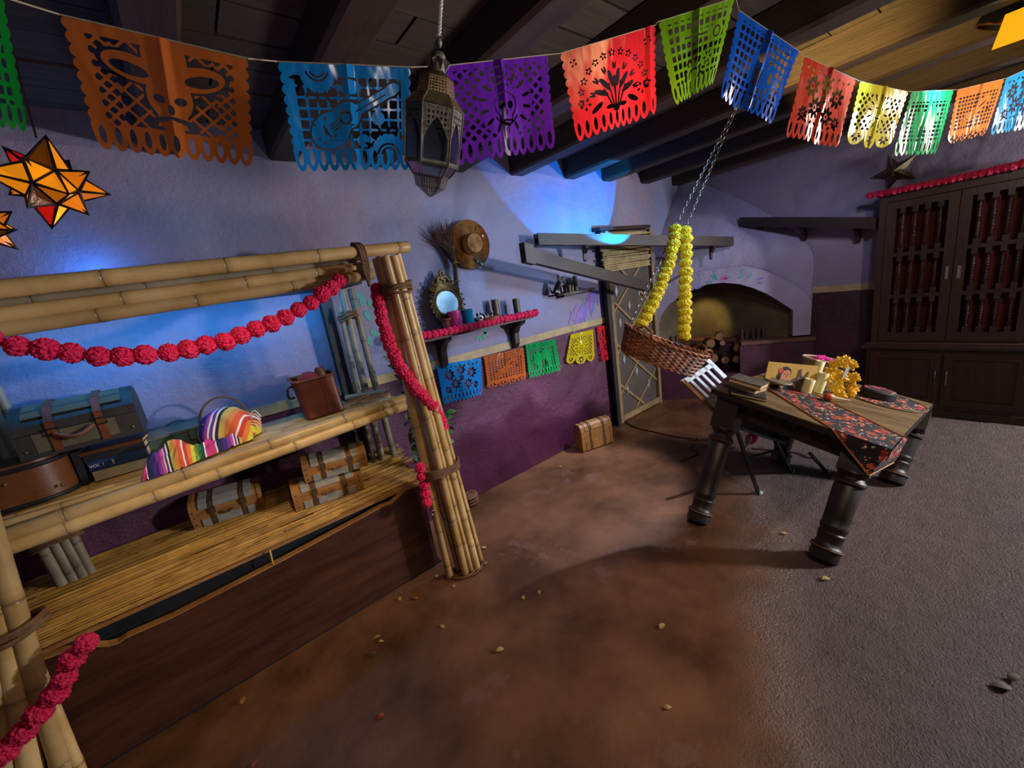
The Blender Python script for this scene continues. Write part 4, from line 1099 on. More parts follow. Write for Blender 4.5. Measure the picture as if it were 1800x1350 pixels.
def d_skull_hat(x, y):
    c = A_ / 2; win = fld_box(x, y, .13, .09, A_ - .13, .76)
    cut = mn_(win, fld_lat(x + .02, y, .155, .40))
    for s in (-1, 1):   # ring chain beside the edge
        strip = fld_box(x, y, c + s * .42 - .07, .09, c + s * .42 + .07, .78)
        q = np.full_like(x, -9.0)
        for k in range(7): q = mx_(q, fld_lat(x - c - s * .42, y - .1, .1, .33))
        cut = mx_(mn_(cut, -strip), mn_(strip, q))
    hat = U_(fld_ell(x, y, c, .30, .36, .085, 0), fld_ell(x, y, c - .22, .28, .2, .10, .25), fld_ell(x, y, c + .22, .28, .2, .10, -.25), fld_ell(x, y, c, .16, .15, .2))
    face = U_(fld_ell(x, y, c, .47, .16, .19), fld_ell(x, y, c, .62, .1, .16))
    mo_ = mx_(hat, face); cut = mx_(mn_(cut, -mo_ - .006), mn_(mn_(mn_(-mo_ - .004, mo_ + .022), win), .62 - np.abs(x - c) * 0 - y))
    det = U_(fld_ell(x, y, c - .25, .29, .13, .05, .22), fld_ell(x, y, c + .25, .29, .13, .05, -.22), fld_ell(x, y, c - .075, .49, .045, .035, .3), fld_ell(x, y, c + .075, .49, .045, .035, -.3), fld_ell(x, y, c, .575, .025, .045),
             fld_ell(x, y, c - .085, .665, .1, .022, -.28), fld_ell(x, y, c + .085, .665, .1, .022, .28), fld_ell(x, y, c - .13, .74, .06, .018, .1), fld_ell(x, y, c + .13, .74, .06, .018, -.1))
    return mx_(cut, det), 'tongue'
def d_guitar(x, y):
    cut = mn_(fld_box(x, y, .12, .09, A_ - .1, .79), fld_grid(x - .01, y - .005, .098, .39))
    body = U_(fld_ell(x, y, .40, .60, .20, .16, -.55), fld_ell(x, y, .56, .47, .15, .12, -.55), fld_cap(x, y, .56, .47, 1.02, .22, .042), fld_ell(x, y, 1.03, .21, .075, .05, -.5))
    sun1, sun2 = fld_circ(x, y, .33, .10, .15), fld_circ(x, y, .98, .80, .17)
    fl = U_(fld_ell(x, y, .62, .2, .10, .06), fld_ell(x, y, .88, .48, .06, .06), fld_ell(x, y, .72, .70, .06, .06))
    cut = mx_(mn_(cut, -U_(body, sun1, sun2, fl) - .006), mn_(mn_(-body - .004, body + .020), fld_box(x, y, .12, .09, A_ - .1, .79)))
    det = U_(fld_ring(x, y, .555, .48, .055, .011), fld_cap(x, y, .33, .56, .39, .67, .011), fld_cap(x, y, .40, .585, .50, .525, .006), fld_cap(x, y, .415, .61, .51, .55, .006), fld_cap(x, y, .385, .56, .49, .495, .006),
             fld_cap(x, y, .66, .42, .96, .258, .007), fld_circ(x, y, .27, .68, .018), petals(x, y, .31, .55, .05, .1, .012, 3, 3.2), petals(x, y, .40, .71, .05, .1, .012, 3, 1.0),
             mn_(fld_ring(x, y, .33, .05, .1, .009), y - .07), mn_(fld_ring(x, y, .33, .05, .065, .009), y - .07), mn_(fld_ring(x, y, .98, .84, .115, .01), .83 - y), mn_(fld_ring(x, y, .98, .84, .075, .01), .83 - y),
             mn_(petals(x, y, .33, .08, .16, .26, .016, 15), y - .1), mn_(petals(x, y, .98, .82, .18, .27, .017, 16), .79 - y), fld_ell(x, y, .53, .40, .02, .01), fld_ell(x, y, .62, .55, .02, .01))
    return mx_(cut, det), 'tongue'
def d_catrina(x, y):
    c = A_ / 2; cut = mn_(fld_box(x, y, .1, .06, A_ - .1, .78), fld_lat(x, y, .115, .30))
    mo_ = U_(fld_circ(x, y, c + .03, .44, .34)); cut = mn_(cut, -mo_)
    sk = U_(fld_ell(x, y, c + .025, .45, .125, .12), fld_ell(x, y, c + .025, .57, .075, .09)); cut = mx_(cut, mn_(-sk - .002, sk + .016))
    det = U_(petals(x, y, c + .03, .43, .22, .33, .018, 14, .2), petals(x, y, c + .03, .2, .045, .085, .016, 7), petals(x, y, c - .11, .24, .035, .07, .013, 6), petals(x, y, c + .17, .24, .035, .07, .013, 6),
             fld_ell(x, y, c - .035, .45, .035, .042), fld_ell(x, y, c + .085, .45, .035, .042), fld_ell(x, y, c + .025, .53, .018, .03), fld_cap(x, y, c - .03, .615, c + .09, .605, .01), mn_(fld_ring(x, y, c + .03, .5, .15, .009), y - .56))
    return mx_(cut, det), 'tongue'
def d_fan(x, y):
    c = A_ / 2; det = np.full_like(x, -9.0)
    for k in range(13):
        a = PI * (1.02 + .96 * k / 12); det = mx_(det, mn_(petals(x, y, c + .47 * math.cos(a), .62 + .47 * math.sin(a), .012, .045, .012, 5, a), 9))
    for k in range(7):
        a = PI * (1.06 + .88 * k / 6); e = fld_ell(x, y, c + .33 * math.cos(a), .62 + .33 * math.sin(a), .05, .012, a); e2 = fld_ell(x, y, c + .33 * math.cos(a + .09), .62 + .33 * math.sin(a + .09), .045, .011, a + .2); det = U_(det, e, e2)
    for k in range(5):
        a = PI * (1.2 + .6 * k / 4); det = mx_(det, mn_(fld_cap(x, y, c + .04 * math.cos(a), .78, c + .2 * math.cos(a), .62 + .16 * math.sin(a), .012), 9))
    for k in range(6):
        a = PI * (1.13 + .74 * k / 5); det = mx_(det, fld_ell(x, y, c + .22 * math.cos(a), .64 + .22 * math.sin(a), .10, .032, a))
    for s in (-1, 1):
        det = U_(det, petals(x, y, c + s * .42, .62, .03, .075, .015, 5, 0.3), fld_ell(x, y, c + s * .28, .70, .09, .03, s * .5), petals(x, y, c + s * .48, .14, .02, .045, .014, 4, .5))
    det = U_(det, fld_ell(x, y, c, .52, .02, .14), fld_ell(x, y, c - .1, .73, .06, .025), fld_ell(x, y, c + .12, .73, .06, .025))
    return det, 'tongue'
def d_grid_a(x, y):
    cut = mn_(fld_box(x, y, .1, .07, A_ - .1, .79), fld_grid(x, y, .105, .33))
    mo_ = U_(fld_cap(x, y, .35, .28, .9, .3, .05), fld_circ(x, y, .98, .33, .12), fld_circ(x, y, .55, .7, .14), fld_ell(x, y, .85, .6, .14, .1))
    cut = mn_(cut, -mo_)
    det = U_(fld_cap(x, y, .4, .28, .8, .3, .012), fld_ring(x, y, .98, .33, .06, .012), mn_(fld_ring(x, y, .55, .76, .09, .012), .78 - y), mn_(petals(x, y, .55, .74, .13, .21, .015, 14), .78 - y), petals(x, y, .85, .6, .03, .09, .015, 6))
    return mx_(cut, det), 'tongue'
def d_grid_b(x, y):
    cut = mn_(fld_box(x, y, .09, .06, A_ - .09, .79), fld_grid(x, y, .092, .33))
    mo_ = U_(fld_ell(x, y, .6, .45, .13, .3), fld_ell(x, y, .85, .55, .1, .22)); cut = mn_(cut, -mo_)
    return mx_(cut, U_(fld_ell(x, y, .6, .33, .05, .06), fld_ell(x, y, .58, .55, .02, .14), fld_ell(x, y, .66, .55, .02, .12), fld_ell(x, y, .85, .5, .03, .08), fld_ell(x, y, .84, .68, .015, .07))), 'tongue'
def d_flowers(x, y):
    det = np.full_like(x, -9.0)
    for cx, cy, r in [(.3, .3, .15), (.62, .22, .13), (.92, .33, .15), (.45, .55, .15), (.8, .6, .14), (.22, .66, .1), (1.02, .66, .09), (.62, .42, .08)]:
        det = U_(det, petals(x, y, cx, cy, r * .28, r, r * .2, 8, cx * 9), fld_circ(x, y, cx, cy, r * .15))
    for k in range(9): det = mx_(det, fld_ell(x, y, .14 + k * .118, .12 if k % 2 else .1, .035, .016, .6 if k % 2 else -.6))
    for k in range(8): det = mx_(det, fld_ell(x, y, .18 + k * .122, .745, .035, .02, .6 if k % 2 else -.6))
    return det, 'tongue'
def d_sun(x, y):
    c = A_ / 2; cut = mn_(fld_box(x, y, .09, .14, A_ - .09, .74), fld_lat(x, y, .12, .33))
    ry = np.hypot(x - c, y - .42); an = np.arctan2(y - .42, x - c)
    sun = .27 + .05 * np.abs(np.sin(an * 6)) - ry; cut = mn_(cut, -sun - .012)
    det = U_(mn_(petals(x, y, c, .42, .19, .30, .016, 14, .1), 9), fld_cap(x, y, c - .11, .36, c - .04, .36, .01), fld_cap(x, y, c + .04, .36, c + .11, .36, .01), fld_ell(x, y, c, .44, .012, .035), mn_(fld_ring(x, y, c, .46, .08, .01), y - .5), mn_(fld_ring(x, y, c, .42, .175, .006), np.abs(np.sin(an * 5)) * .1 - .04), fld_ell(x, y, c - .15, .17, .03, .02), fld_ell(x, y, c + .15, .17, .03, .02))
    return mx_(cut, det), 'big'
def d_palm(x, y):
    cut = mn_(fld_box(x, y, .1, .16, A_ - .1, .79), fld_grid(x, y * 1.5, .098, .34))
    mo_ = np.full_like(x, -9.0)
    for cx, cy in ((.45, .48), (.78, .40)):
        mo_ = U_(mo_, fld_cap(x, y, cx, cy, cx + .03, .8, .04), petals(x, y, cx, cy, .0, .22, .05, 7, .2))
    cut = mn_(cut, -mo_)
    return U_(cut, fld_ell(x, y, .55, .62, .02, .1), fld_ell(x, y, .68, .62, .02, .12)), 'tongue'
def d_letters(x, y, base):
    cut, bt = base(x, y)
    rr = random.Random(4); det = np.full_like(x, -9.0)
    for row, n_ in ((.055, 13), (.115, 11)):
        for k in range(n_):
            if rr.random() < .12: continue
            cx = .14 + k * .075; det = U_(det, fld_cap(x, y, cx, row - .018, cx + rr.uniform(-.01, .01), row + .018, .0085), fld_cap(x, y, cx, row - .015 + .03 * rr.random(), cx + .03, row - .015 + .03 * rr.random(), .0075))
    return mx_(mn_(cut, y - .165), det), bt
def d_grid_c(x, y):
    cut = mn_(fld_box(x, y, .1, .15, A_ - .1, .72), fld_grid(x, y * 1.35, .088, .33))
    mo_ = U_(fld_ell(x, y, .75, .35, .22, .09, -.5), fld_ell(x, y, .5, .5, .12, .06, .3), fld_circ(x, y, .35, .6, .07)); cut = mn_(cut, -mo_)
    return mx_(cut, U_(fld_ell(x, y, .78, .35, .1, .015, -.5), fld_circ(x, y, .95, .45, .03), petals(x, y, .35, .6, .015, .05, .012, 5))), 'four'
def field_mesh(bb, mapf, fn, nx, ny, x0, x1, y0, y1):
    xs = np.linspace(x0, x1, nx + 1); ys = np.linspace(y0, y1, ny + 1)
    X_, Y_ = np.meshgrid(xs, ys); Fv = fn(X_, Y_); Fv = np.where(np.abs(Fv) < 1e-6, 1e-6, Fv)
    vs, fs, cache = [], [], {}
    def vert(key, x, y):
        if key not in cache: cache[key] = len(vs); vs.append(mapf(x, y))
        return cache[key]
    FL = Fv.tolist()
    for j in range(ny):
        r0, r1 = FL[j], FL[j + 1]
        for i in range(nx):
            c = (r0[i], r0[i + 1], r1[i + 1], r1[i])
            if c[0] < 0 and c[1] < 0 and c[2] < 0 and c[3] < 0: continue
            cs = ((i, j), (i + 1, j), (i + 1, j + 1), (i, j + 1)); poly = []
            for k in range(4):
                a, b_ = cs[k], cs[(k + 1) % 4]; fa, fb = c[k], c[(k + 1) % 4]
                if fa > 0: poly.append(vert(a, xs[a[0]], ys[a[1]]))
                if (fa > 0) != (fb > 0):
                    t_ = fa / (fa - fb); poly.append(vert((min(a, b_), max(a, b_)), xs[a[0]] + (xs[b_[0]] - xs[a[0]]) * t_, ys[a[1]] + (ys[b_[1]] - ys[a[1]]) * t_))
            if len(poly) >= 3: fs.append(tuple(poly[::-1]))
    return bb.add(vs, fs)
def foil(name, c1, trl=.30):
    mt = mat(name, c1, None, rough=.15, bump=.0, spec=.4)
    t = mt.node_tree; b = t.nodes['Principled BSDF']
    tcx = next(n for n in t.nodes if n.type == 'TEX_COORD')
    n1 = N(t, 'ShaderNodeTexNoise', Scale=18.0, Detail=2.0); mp_ = N(t, 'ShaderNodeMapping'); mp_.inputs['Scale'].default_value = (1, 1, .35)
    t.links.new(tcx.outputs['Object'], mp_.inputs[0]); t.links.new(mp_.outputs[0], n1.inputs['Vector'])
    bp = N(t, 'ShaderNodeBump', Strength=.6, Distance=.012); t.links.new(n1.outputs[0], bp.inputs['Height']); t.links.new(bp.outputs[0], b.inputs['Normal'])
    tr = N(t, 'ShaderNodeBsdfTranslucent'); tr.inputs[0].default_value = lin(c1)
    ms = N(t, 'ShaderNodeMixShader'); ms.inputs[0].default_value = trl
    out = next(n for n in t.nodes if n.type == 'OUTPUT_MATERIAL')
    t.links.new(b.outputs[0], ms.inputs[1]); t.links.new(tr.outputs[0], ms.inputs[2]); t.links.new(ms.outputs[0], out.inputs[0])
    return mt
FO = {k: foil('foil_' + k, c) for k, c in dict(orange='#bf6428', cyan='#1690e0', purple='#7428b8', red='#e82c3c', lime='#86c01c', blue='#1a5fc8', coral='#d8482c', yellow='#e0cc1c', green='#17a858', tangerine='#e08030', sky='#2f9ad0', leaf='#0f8a30', copper='#c8642c').items()}
def flag(label, TL, TR, BR, BL, m_, design, res=(96, 80), group='papel picado banners on the ceiling string', wave=.006, seed=0, fold=.5, nm='papel_picado'):
    rr = random.Random(seed); ph = rr.uniform(0, 6)
    nrm = (TR - TL).cross(BL - TL).normalized()
    def mapf(x, y):
        u, v = x / A_, y
        p = TL * (1 - u) * (1 - v) + TR * u * (1 - v) + BR * u * v + BL * (1 - u) * v
        off = wave * v * (math.sin(u * 9 + ph) + .6 * math.sin(u * 4 + v * 3 + ph * 2)) - wave * 1.3 * max(0, 1 - abs(u - fold) * 22)
        return p + nrm * off
    def fn(x, y):
        cut, bt = design(x, y); o_, h_ = outline(x, y, bt); return mn_(mn_(o_, -cut), -h_)
    bb = MB(); field_mesh(bb, mapf, fn, res[0], res[1], -.01, A_ + .01, 0.0, 1.02)
    # folded hem over the string
    return tag(bb.build(nm, M_flag(m_), smooth=True, angle=60, org=TL), label, 'paper banner', group)
def M_flag(m_): return FO[m_]
FL_ = [
 ('leaf green papel picado banner cut off at the left edge', (-250, -80, .36), (6, -5, .42), (52, 236, .49), (-175, 175, .43), 'leaf', d_grid_a),
 ('orange papel picado with skull wearing a sombrero and moustache', (103, 25, .505), (436, 103, .585), (446, 295, .65), (172, 262, .57), 'orange', d_skull_hat),
 ('sky blue papel picado with a guitar cut out', (487, 108, .69), (722, 118, .75), (722, 300, .815), (522, 302, .755), 'cyan', d_guitar),
 ('purple papel picado with small skull and flowers beside the lantern', (776, 116, .84), (963, 96, .97), (975, 262, 1.03), (803, 292, .90), 'purple', d_catrina),
 ('red papel picado with fanned flower stems', (984, 94, 1.04), (1152, 44, 1.16), (1152, 202, 1.22), (1016, 250, 1.10), 'red', d_fan),
 ('lime green papel picado with square grid high in the middle', (1157, 38, 1.20), (1292, -4, 1.265), (1256, 146, 1.32), (1184, 190, 1.26), 'lime', d_grid_a),
 ('royal blue papel picado with square grid below the ceiling peak', (1299, 18, 1.30), (1405, 90, 1.42), (1358, 220, 1.48), (1261, 172, 1.36), 'blue', d_grid_b),
 ('orange-red papel picado with flower cut-outs', (1414, 98, 1.47), (1505, 140, 1.60), (1468, 262, 1.66), (1383, 240, 1.53), 'coral', d_flowers),
 ('yellow papel picado with a sun face and scalloped foot', (1512, 143, 1.64), (1597, 161, 1.78), (1562, 262, 1.84), (1487, 254, 1.70), 'yellow', d_sun),
 ('emerald green papel picado with palm trees above tin star', (1602, 161, 1.82), (1677, 158, 1.97), (1642, 272, 2.03), (1572, 275, 1.88), 'green', d_palm),
 ('tangerine papel picado with fine grid near the right edge', (1683, 158, 2.0), (1766, 138, 2.13), (1730, 245, 2.19), (1662, 262, 2.06), 'tangerine', d_grid_c),
 ('pale blue papel picado cut off at the right edge', (1768, 138, 2.15), (1850, 100, 2.2), (1815, 225, 2.26), (1742, 238, 2.21), 'sky', d_flowers),
]
string_pts = [PD(-420, -140, .30)]
for i, (lb, tl, tr, br, bl_, m_, dg) in enumerate(FL_):
    TL, TR, BR, BL = PD(*tl), PD(*tr), PD(*br), PD(*bl_)
    big = i < 5
    flag(lb, TL, TR, BR, BL, m_, dg, (120, 100) if i in (1, 2, 3, 4) else (84, 70), seed=i, fold=.5 if i != 4 else .92, wave=.004 if i < 3 else .007)
    string_pts += [TL, TR]
    if i == 5: string_pts.append(PD(1294, -2, 1.27))
string_pts.append(PD(1990, 40, 2.3))
bb = MB(); bb.tube(string_pts, .0010, 5); tag(bb.build('banner_string', mat('jute_string', '#9a8a70', None, rough=.9), org=string_pts[4]), 'thin pale string carrying the papel picado banners across the ceiling', 'string')
# small banners on the plum wall
YF = 2.402
for i, (lb, q, m_, dg) in enumerate([
 ('blue foil papel picado on the plum wall nearest the bamboo post', [(766, 642), (846, 629), (848, 694), (780, 712)], 'cyan', d_flowers),
 ('copper orange papel picado with fine grid on the plum wall', [(850, 627), (921, 611), (926, 672), (859, 689)], 'copper', lambda x, y: d_letters(x, y, d_grid_c)),
 ('green papel picado with letters and palms on the plum wall', [(923, 606), (976, 596), (987, 651), (931, 666)], 'green', lambda x, y: d_letters(x, y, d_palm)),
 ('yellow sun papel picado on the plum wall', [(1003, 588), (1043, 579), (1046, 635), (994, 641)], 'yellow', d_sun),
 ('small red papel picado beside the lattice door', [(1049, 575), (1067, 571), (1072, 632), (1058, 637)], 'red', d_flowers)]):
    TL, TR, BR, BL = [PY(px, py, YF - (.012 if k > 1 else 0)) for k, (px, py) in enumerate(q)]
    flag(lb, TL, TR, BR, BL, m_, dg, (70, 58), group='papel picado banners on the plum wall', wave=.005, seed=20 + i)

# ================================================================== HANGING LANTERN
la, lb_ = PD(772, 62, .63), PD(756, 346, .725)
LAX = (lb_ - la); LL = LAX.length; LAX.normalize()
s_ = LL / 284.0
lan = thing('pierced_lantern', 'six-sided pierced metal lantern with glass panes hanging between the blue and purple banners', 'lantern', la)
toc = (V(CAMP) - la); toc = (toc - LAX * toc.dot(LAX)).normalized(); sid = LAX.cross(toc).normalized()
def LP(yp, rp, a): return la + LAX * ((yp - 62) * s_) + (toc * math.cos(a) + sid * math.sin(a)) * (rp * 1.08 * s_)
ROT = 0.42
def hexring(yp, rp): return [LP(yp, rp, ROT + k * PI / 3) for k in range(6)]
for name, prof, n_, m_ in [('ball', [(0, 66), (4, 67), (6.5, 72), (6.5, 77), (4, 81), (0, 82)], 14, 'tin'), ('neck', [(11, 88), (16, 96), (16.5, 118), (17, 121)], 18, 'tin')]:
    bb = MB(); bb.lathe([(r * s_, (y - 62) * s_) for r, y in prof], la, LAX, n_); bb.build(name, M[m_], lan)
bb = MB(); bb.tube([la + LAX * (2 * s_) + (toc * math.cos(a) * .3 + sid * math.cos(a) + LAX * math.sin(a)) * 5 * s_ for a in [2 * PI * i / 14 for i in range(14)]], .8 * s_, 6, False, closed=True); bb.build('ring', M['chain'], lan)
bb = MB(); ct = la + LAX * (82 * s_)
for k in range(8):
    a0, a1 = 2 * PI * k / 8, 2 * PI * (k + 1) / 8; am = (a0 + a1) / 2
    bb.add([ct, LP(98, 18, a0), LP(104, 24, am), LP(98, 18, a1)], [(0, 1, 2), (0, 2, 3)])
bb.build('crown', M['tin'], lan, smooth=False)
for k in range(6):
    a = ROT + k * PI / 3 + PI / 6; bb = MB(); c_ = LP(103, 15.9, a); t_ = LAX.cross(toc * math.cos(a) + sid * math.sin(a)).normalized()
    bb.add([c_ - t_ * 2.6 * s_, c_ + t_ * 2.6 * s_, c_ + LAX * 4 * s_], [(0, 1, 2)]); bb.build('cut_mark', M['black'], lan, smooth=False)
def pierced(x, y):   # four-petal lattice
    q = .5; fx, fy = x * 3 - np.floor(x * 3) - .5, y * 3 - np.floor(y * 3) - .5
    d = np.hypot(np.abs(fx) - .5, np.abs(fy) - .5); ring_ = .36 - np.abs(np.hypot(fx, fy) - .0)
    hole = mn_(.17 - np.hypot(np.abs(fx) - .25, np.abs(fy) - .25), np.minimum(np.abs(fx), np.abs(fy)) - .06)
    return mx_(-hole, np.minimum(np.minimum(x, 1 - x), np.minimum(y, 1 - y)) * -1 + .05)
def archpane(x, y):
    edge = .08 - np.minimum(np.minimum(x, 1 - x), np.minimum(y * 1.6, (1 - y) * 1.6))
    arch = np.where(y < .62, (y - (.20 + 1.5 * np.abs(x - .5) ** 1.35 * .78)), 1.0)     # positive inside arch
    arch = arch - .018 * np.abs(np.sin(y * 60))
    solid = np.where(y < .62, -arch, -1.0)
    fx, fy = x * 7 - np.floor(x * 7) - .5, y * 11 - np.floor(y * 11) - .5
    hole = .30 - np.hypot(fx, fy); solid = mn_(solid, np.where(arch > -.045, 1.0, -hole))
    return mx_(solid, edge)
def facets(y0, r0, y1, r1, kind, nm, m_, res=26):
    A, B = hexring(y0, r0), hexring(y1, r1)
    for k in range(6):
        k2 = (k + 1) % 6; bb = MB(); a, b_, c, d = A[k], A[k2], B[k2], B[k]
        nn = (b_ - a).cross(d - a).normalized()
        if kind == 'solid' or kind == 'glass':
            th = nn * (.6 * s_); bb.hexa([a, b_, c, d, a + th, b_ + th, c + th, d + th])
            bb.build(nm, m_, lan, smooth=False)
        else:
            field_mesh(bb, lambda x, y: a * (1 - x) * (1 - y) + b_ * x * (1 - y) + c * x * y + d * (1 - x) * y, kind, res, int(res * 1.4), 0, 1, 0, 1); bb.build(nm, m_, lan, smooth=False)
facets(119, 16, 131, 31, pierced, 'pierced_panel', M['brass'], 20); facets(131, 31, 160, 36, pierced, 'pierced_panel', M['brass'], 20)
facets(160, 38, 178, 54, 'solid', 'brass_slope', M['brass'])
facets(180, 52, 281, 50, 'glass', 'glass_pane', M['glass']); facets(180, 53.2, 281, 51.2, archpane, 'arch_fret', M['tin'], 40)
facets(283, 50, 305, 33, 'glass', 'lower_pane', M['glass'])
facets(305, 35, 326, 30, pierced, 'pierced_panel', M['tin'], 20); facets(326, 30, 346, 3, pierced, 'pierced_panel', M['tin'], 20)
for yy, rr_ in ((160, 38), (179, 54.5), (283, 52), (305, 35.5)):
    h = hexring(yy, rr_); bb = MB()
    for k in range(6): bb.tube([h[k], h[(k + 1) % 6]], 1.6 * s_, 6)
    bb.build('frame_ring', M['tin'], lan)
for k in range(6):
    bb = MB(); a = ROT + k * PI / 3; bb.tube([LP(160, 38, a), LP(179, 54.5, a), LP(283, 52, a), LP(305, 35.5, a)], 1.7 * s_, 6); bb.build('frame_bar', M['brass'] if k % 2 else M['tin'], lan)
# twisted hanging rope
top_ = PD(778, -35, .60)
for sg in (0, PI):
    bb = MB(); d_ = (la - top_); L_ = d_.length; d_.normalize(); e1 = d_.orthogonal().normalized(); e2 = d_.cross(e1)
    bb.tube([top_ + d_ * L_ * i / 60 + (e1 * math.cos(i * .7 + sg) + e2 * math.sin(i * .7 + sg)) * .0016 for i in range(61)], .0017, 5); bb.build('hanging_rope', M['white'], lan)

# ================================================================== STAR LANTERNS
def panemat(name, c, e):
    mt = mat(name, c, None, rough=.25, bump=.3, bscale=30); b = mt.node_tree.nodes['Principled BSDF']
    b.inputs['Emission Color'].default_value = lin(c); b.inputs['Emission Strength'].default_value = e; return mt
PAN = [panemat('amber_pane', '#e07a10', .42), panemat('amber_pane_dim', '#8a4c10', .12), panemat('yellow_pane', '#ffc024', .9), panemat('red_pane', '#d81a10', .55), panemat('orange_pane', '#f09014', .6)]
M['lead'] = mat('dark_lead', '#1a120c', '#2c2016', rough=.5, metal=.6, bump=.1)
import itertools
def star_lantern(c, R_, rot, label, seed):
    o = thing('star_lantern', label, 'lantern', c, 'stained glass star lanterns'); rr = random.Random(seed)
    V12 = [Vector(v) for v in set(itertools.chain(*[[tuple(p_) for p_ in itertools.permutations((a, b_, 0))] for a in (1, -1) for b_ in (1, -1)]))]
    Q = rot; frame = MB()
    for dirs, ht in (([Vector(d) for d in ((1, 0, 0), (-1, 0, 0), (0, 1, 0), (0, -1, 0), (0, 0, 1), (0, 0, -1))], 1.0), ([Vector(d) for d in itertools.product((1, -1), repeat=3)], .86)):
        for d in dirs:
            mxv = max(d.dot(v) for v in V12); base = [v for v in V12 if d.dot(v) > mxv - 1e-6]
            dn = d.normalized(); e1 = dn.orthogonal().normalized(); e2 = dn.cross(e1)
            base.sort(key=lambda v: math.atan2(v.dot(e2), v.dot(e1)))
            tip = c + (Q @ dn) * R_ * ht * rr.uniform(.94, 1.06); B = [c + (Q @ v) * (R_ * .36) for v in base]
            for i in range(len(B)):
                a, b_ = B[i], B[(i + 1) % len(B)]; bb = MB(); bb.add([a, b_, tip], [(0, 1, 2)])
                front = ((a + b_ + tip) / 3 - c).dot(V(CAMP) - c)
                bb.build('pane', PAN[rr.choice([0, 0, 1, 2, 3, 4, 4])], o, smooth=False)
                frame.tube([a, b_], .0034, 5); frame.tube([b_, tip], [.0036, .0016], 5)
            frame.lathe([(.0078, 0), (.0012, .026)], tip - (tip - c).normalized() * .024, (tip - c).normalized(), 6)
    frame.build('lead_frame', M['lead'], o)
    p = c + Vector((0, 0, R_)); q = c - GRAV * .42
    chl = MB(); chl.tube([c - GRAV * (R_ * .9), q], .002, 5); chl.build('hanging_chain', M['lead'], o)
    return o
cst = PD(86, 322, .88)
rotm = Matrix.Rotation(.5, 3, 'X') @ Matrix.Rotation(.35, 3, 'Z') @ Matrix.Rotation(.3, 3, 'Y')
star_lantern(cst, .097, rotm, 'glowing amber and red glass star lantern hanging at the left', 2)
cs2 = PD(-48, 395, .88)
star_lantern(cs2, .08, Matrix.Rotation(.9, 3, 'Z') @ Matrix.Rotation(.3, 3, 'X'), 'second amber star lantern with only tips showing at the left edge', 5)
pl_ = lamp('star_glow', 'POINT', cst, None, .6, (1, .55, .12), .03)

# ceiling spotlight can and yellow lamp at the top right
cs = PD(1748, 48, 1.72); spo = thing('spotlight', 'dark round spotlight can with bright rim at the top right ceiling', 'spotlight', cs)
dv = (PD(1650, 200, 1.9) - cs).normalized()
bb = MB(); bb.lathe([(.055, -.14), (.066, -.12), (.066, .0), (.058, .0), (.058, -.10), (.0, -.105)], cs, dv, 22); bb.build('lamp_can', M['black'], spo)
bb = MB(); e1 = dv.orthogonal().normalized(); e2 = dv.cross(e1); bb.tube([cs + (e1 * math.cos(a) + e2 * math.sin(a)) * .064 for a in [2 * PI * i / 24 for i in range(24)]], .005, 6, False, closed=True); bb.build('lamp_rim', mat('copper_rim', '#7a4a28', None, rough=.4, metal=.6), spo)
bb = MB(); bb.tube([cs - dv * .12, Vector((cs.x, cs.y, 2.40))], .008, 6); bb.build('stem', M['black'], spo)
cy = PD(1804, 36, 1.6); yl = thing('ceiling_lamp', 'small lit yellow box lamp at the top right corner', 'lamp', cy)
M['yshade'] = panemat('yellow_shade', '#f0a818', 1.1)
ux = (PD(1824, 28, 1.6) - PD(1784, 44, 1.6)).normalized(); uz = -GRAV; uy = uz.cross(ux).normalized()
bb = MB(); bb.fbox(cy - ux * .05 - uy * .05 - uz * .065, ux * .1, uy * .1, uz * .12); bb.build('lamp_shade', M['yshade'], yl, smooth=False)
bb = MB(); bb.fbox(cy - ux * .054 - uy * .054 + uz * .055, ux * .108, uy * .108, uz * .01); bb.tube([cy + uz * .06, cy + uz * .2], .004, 6); bb.build('lamp_cap', M['lead'], yl, smooth=False)
# ================================================================== WALL ITEMS ON THE LEFT WALL
# straw hat
hc = Vector((1.655, YW - .012, 1.815)); hat = thing('straw_hat', 'round straw hat with dark band hanging on the blue wall', 'hat', hc)
AX = Vector((0, -1, 0))
bb = MB(); prof = [(0.162, 0.012)]
for i in range(14):
    r = .160 - i * .0065; prof += [(r, .022 + .010 * (r / .16) ** 2 + .0045), (r - .0045, .016 + .010 * (r / .16) ** 2)]
prof += [(.069, .02), (.068, .04), (.064, .072)]
for i in range(9):
    r = .060 - i * .0065; prof += [(r, .089 - .0 * i + .006 * (1 - r / .06) + .002), (r - .0045, .088 + .006 * (1 - r / .06))]
prof += [(0.0, .096)]
bb.lathe(prof, hc, AX, 40, False); ho = bb.build('woven_body', M['straw'], hat, angle=25)
bb = MB(); bb.lathe([(.0705, .021), (.0705, .036), (.0685, .037)], hc, AX, 32, False); bb.build('hat_band', M['twine'], hat)
for k, (dx, dz) in enumerate(((.07, .10), (.11, .05), (.02, -.10), (.035, -.115), (.05, -.13), (.065, -.138))):
    bb = MB(); bb.ball(hc + Vector((dx, -.036, dz)), (.009, .006, .009), 8, 6); bb.build('shell_bead', M['white'] if k % 2 else M['tin'], hat)
bb = MB(); bb.tube(spline([hc + Vector((.02, -.034, -.09)), hc + Vector((.05, -.036, -.13)), hc + Vector((.085, -.03, -.155))], 5), .006, 6); bb.build('trim_cord', M['twine'], hat)
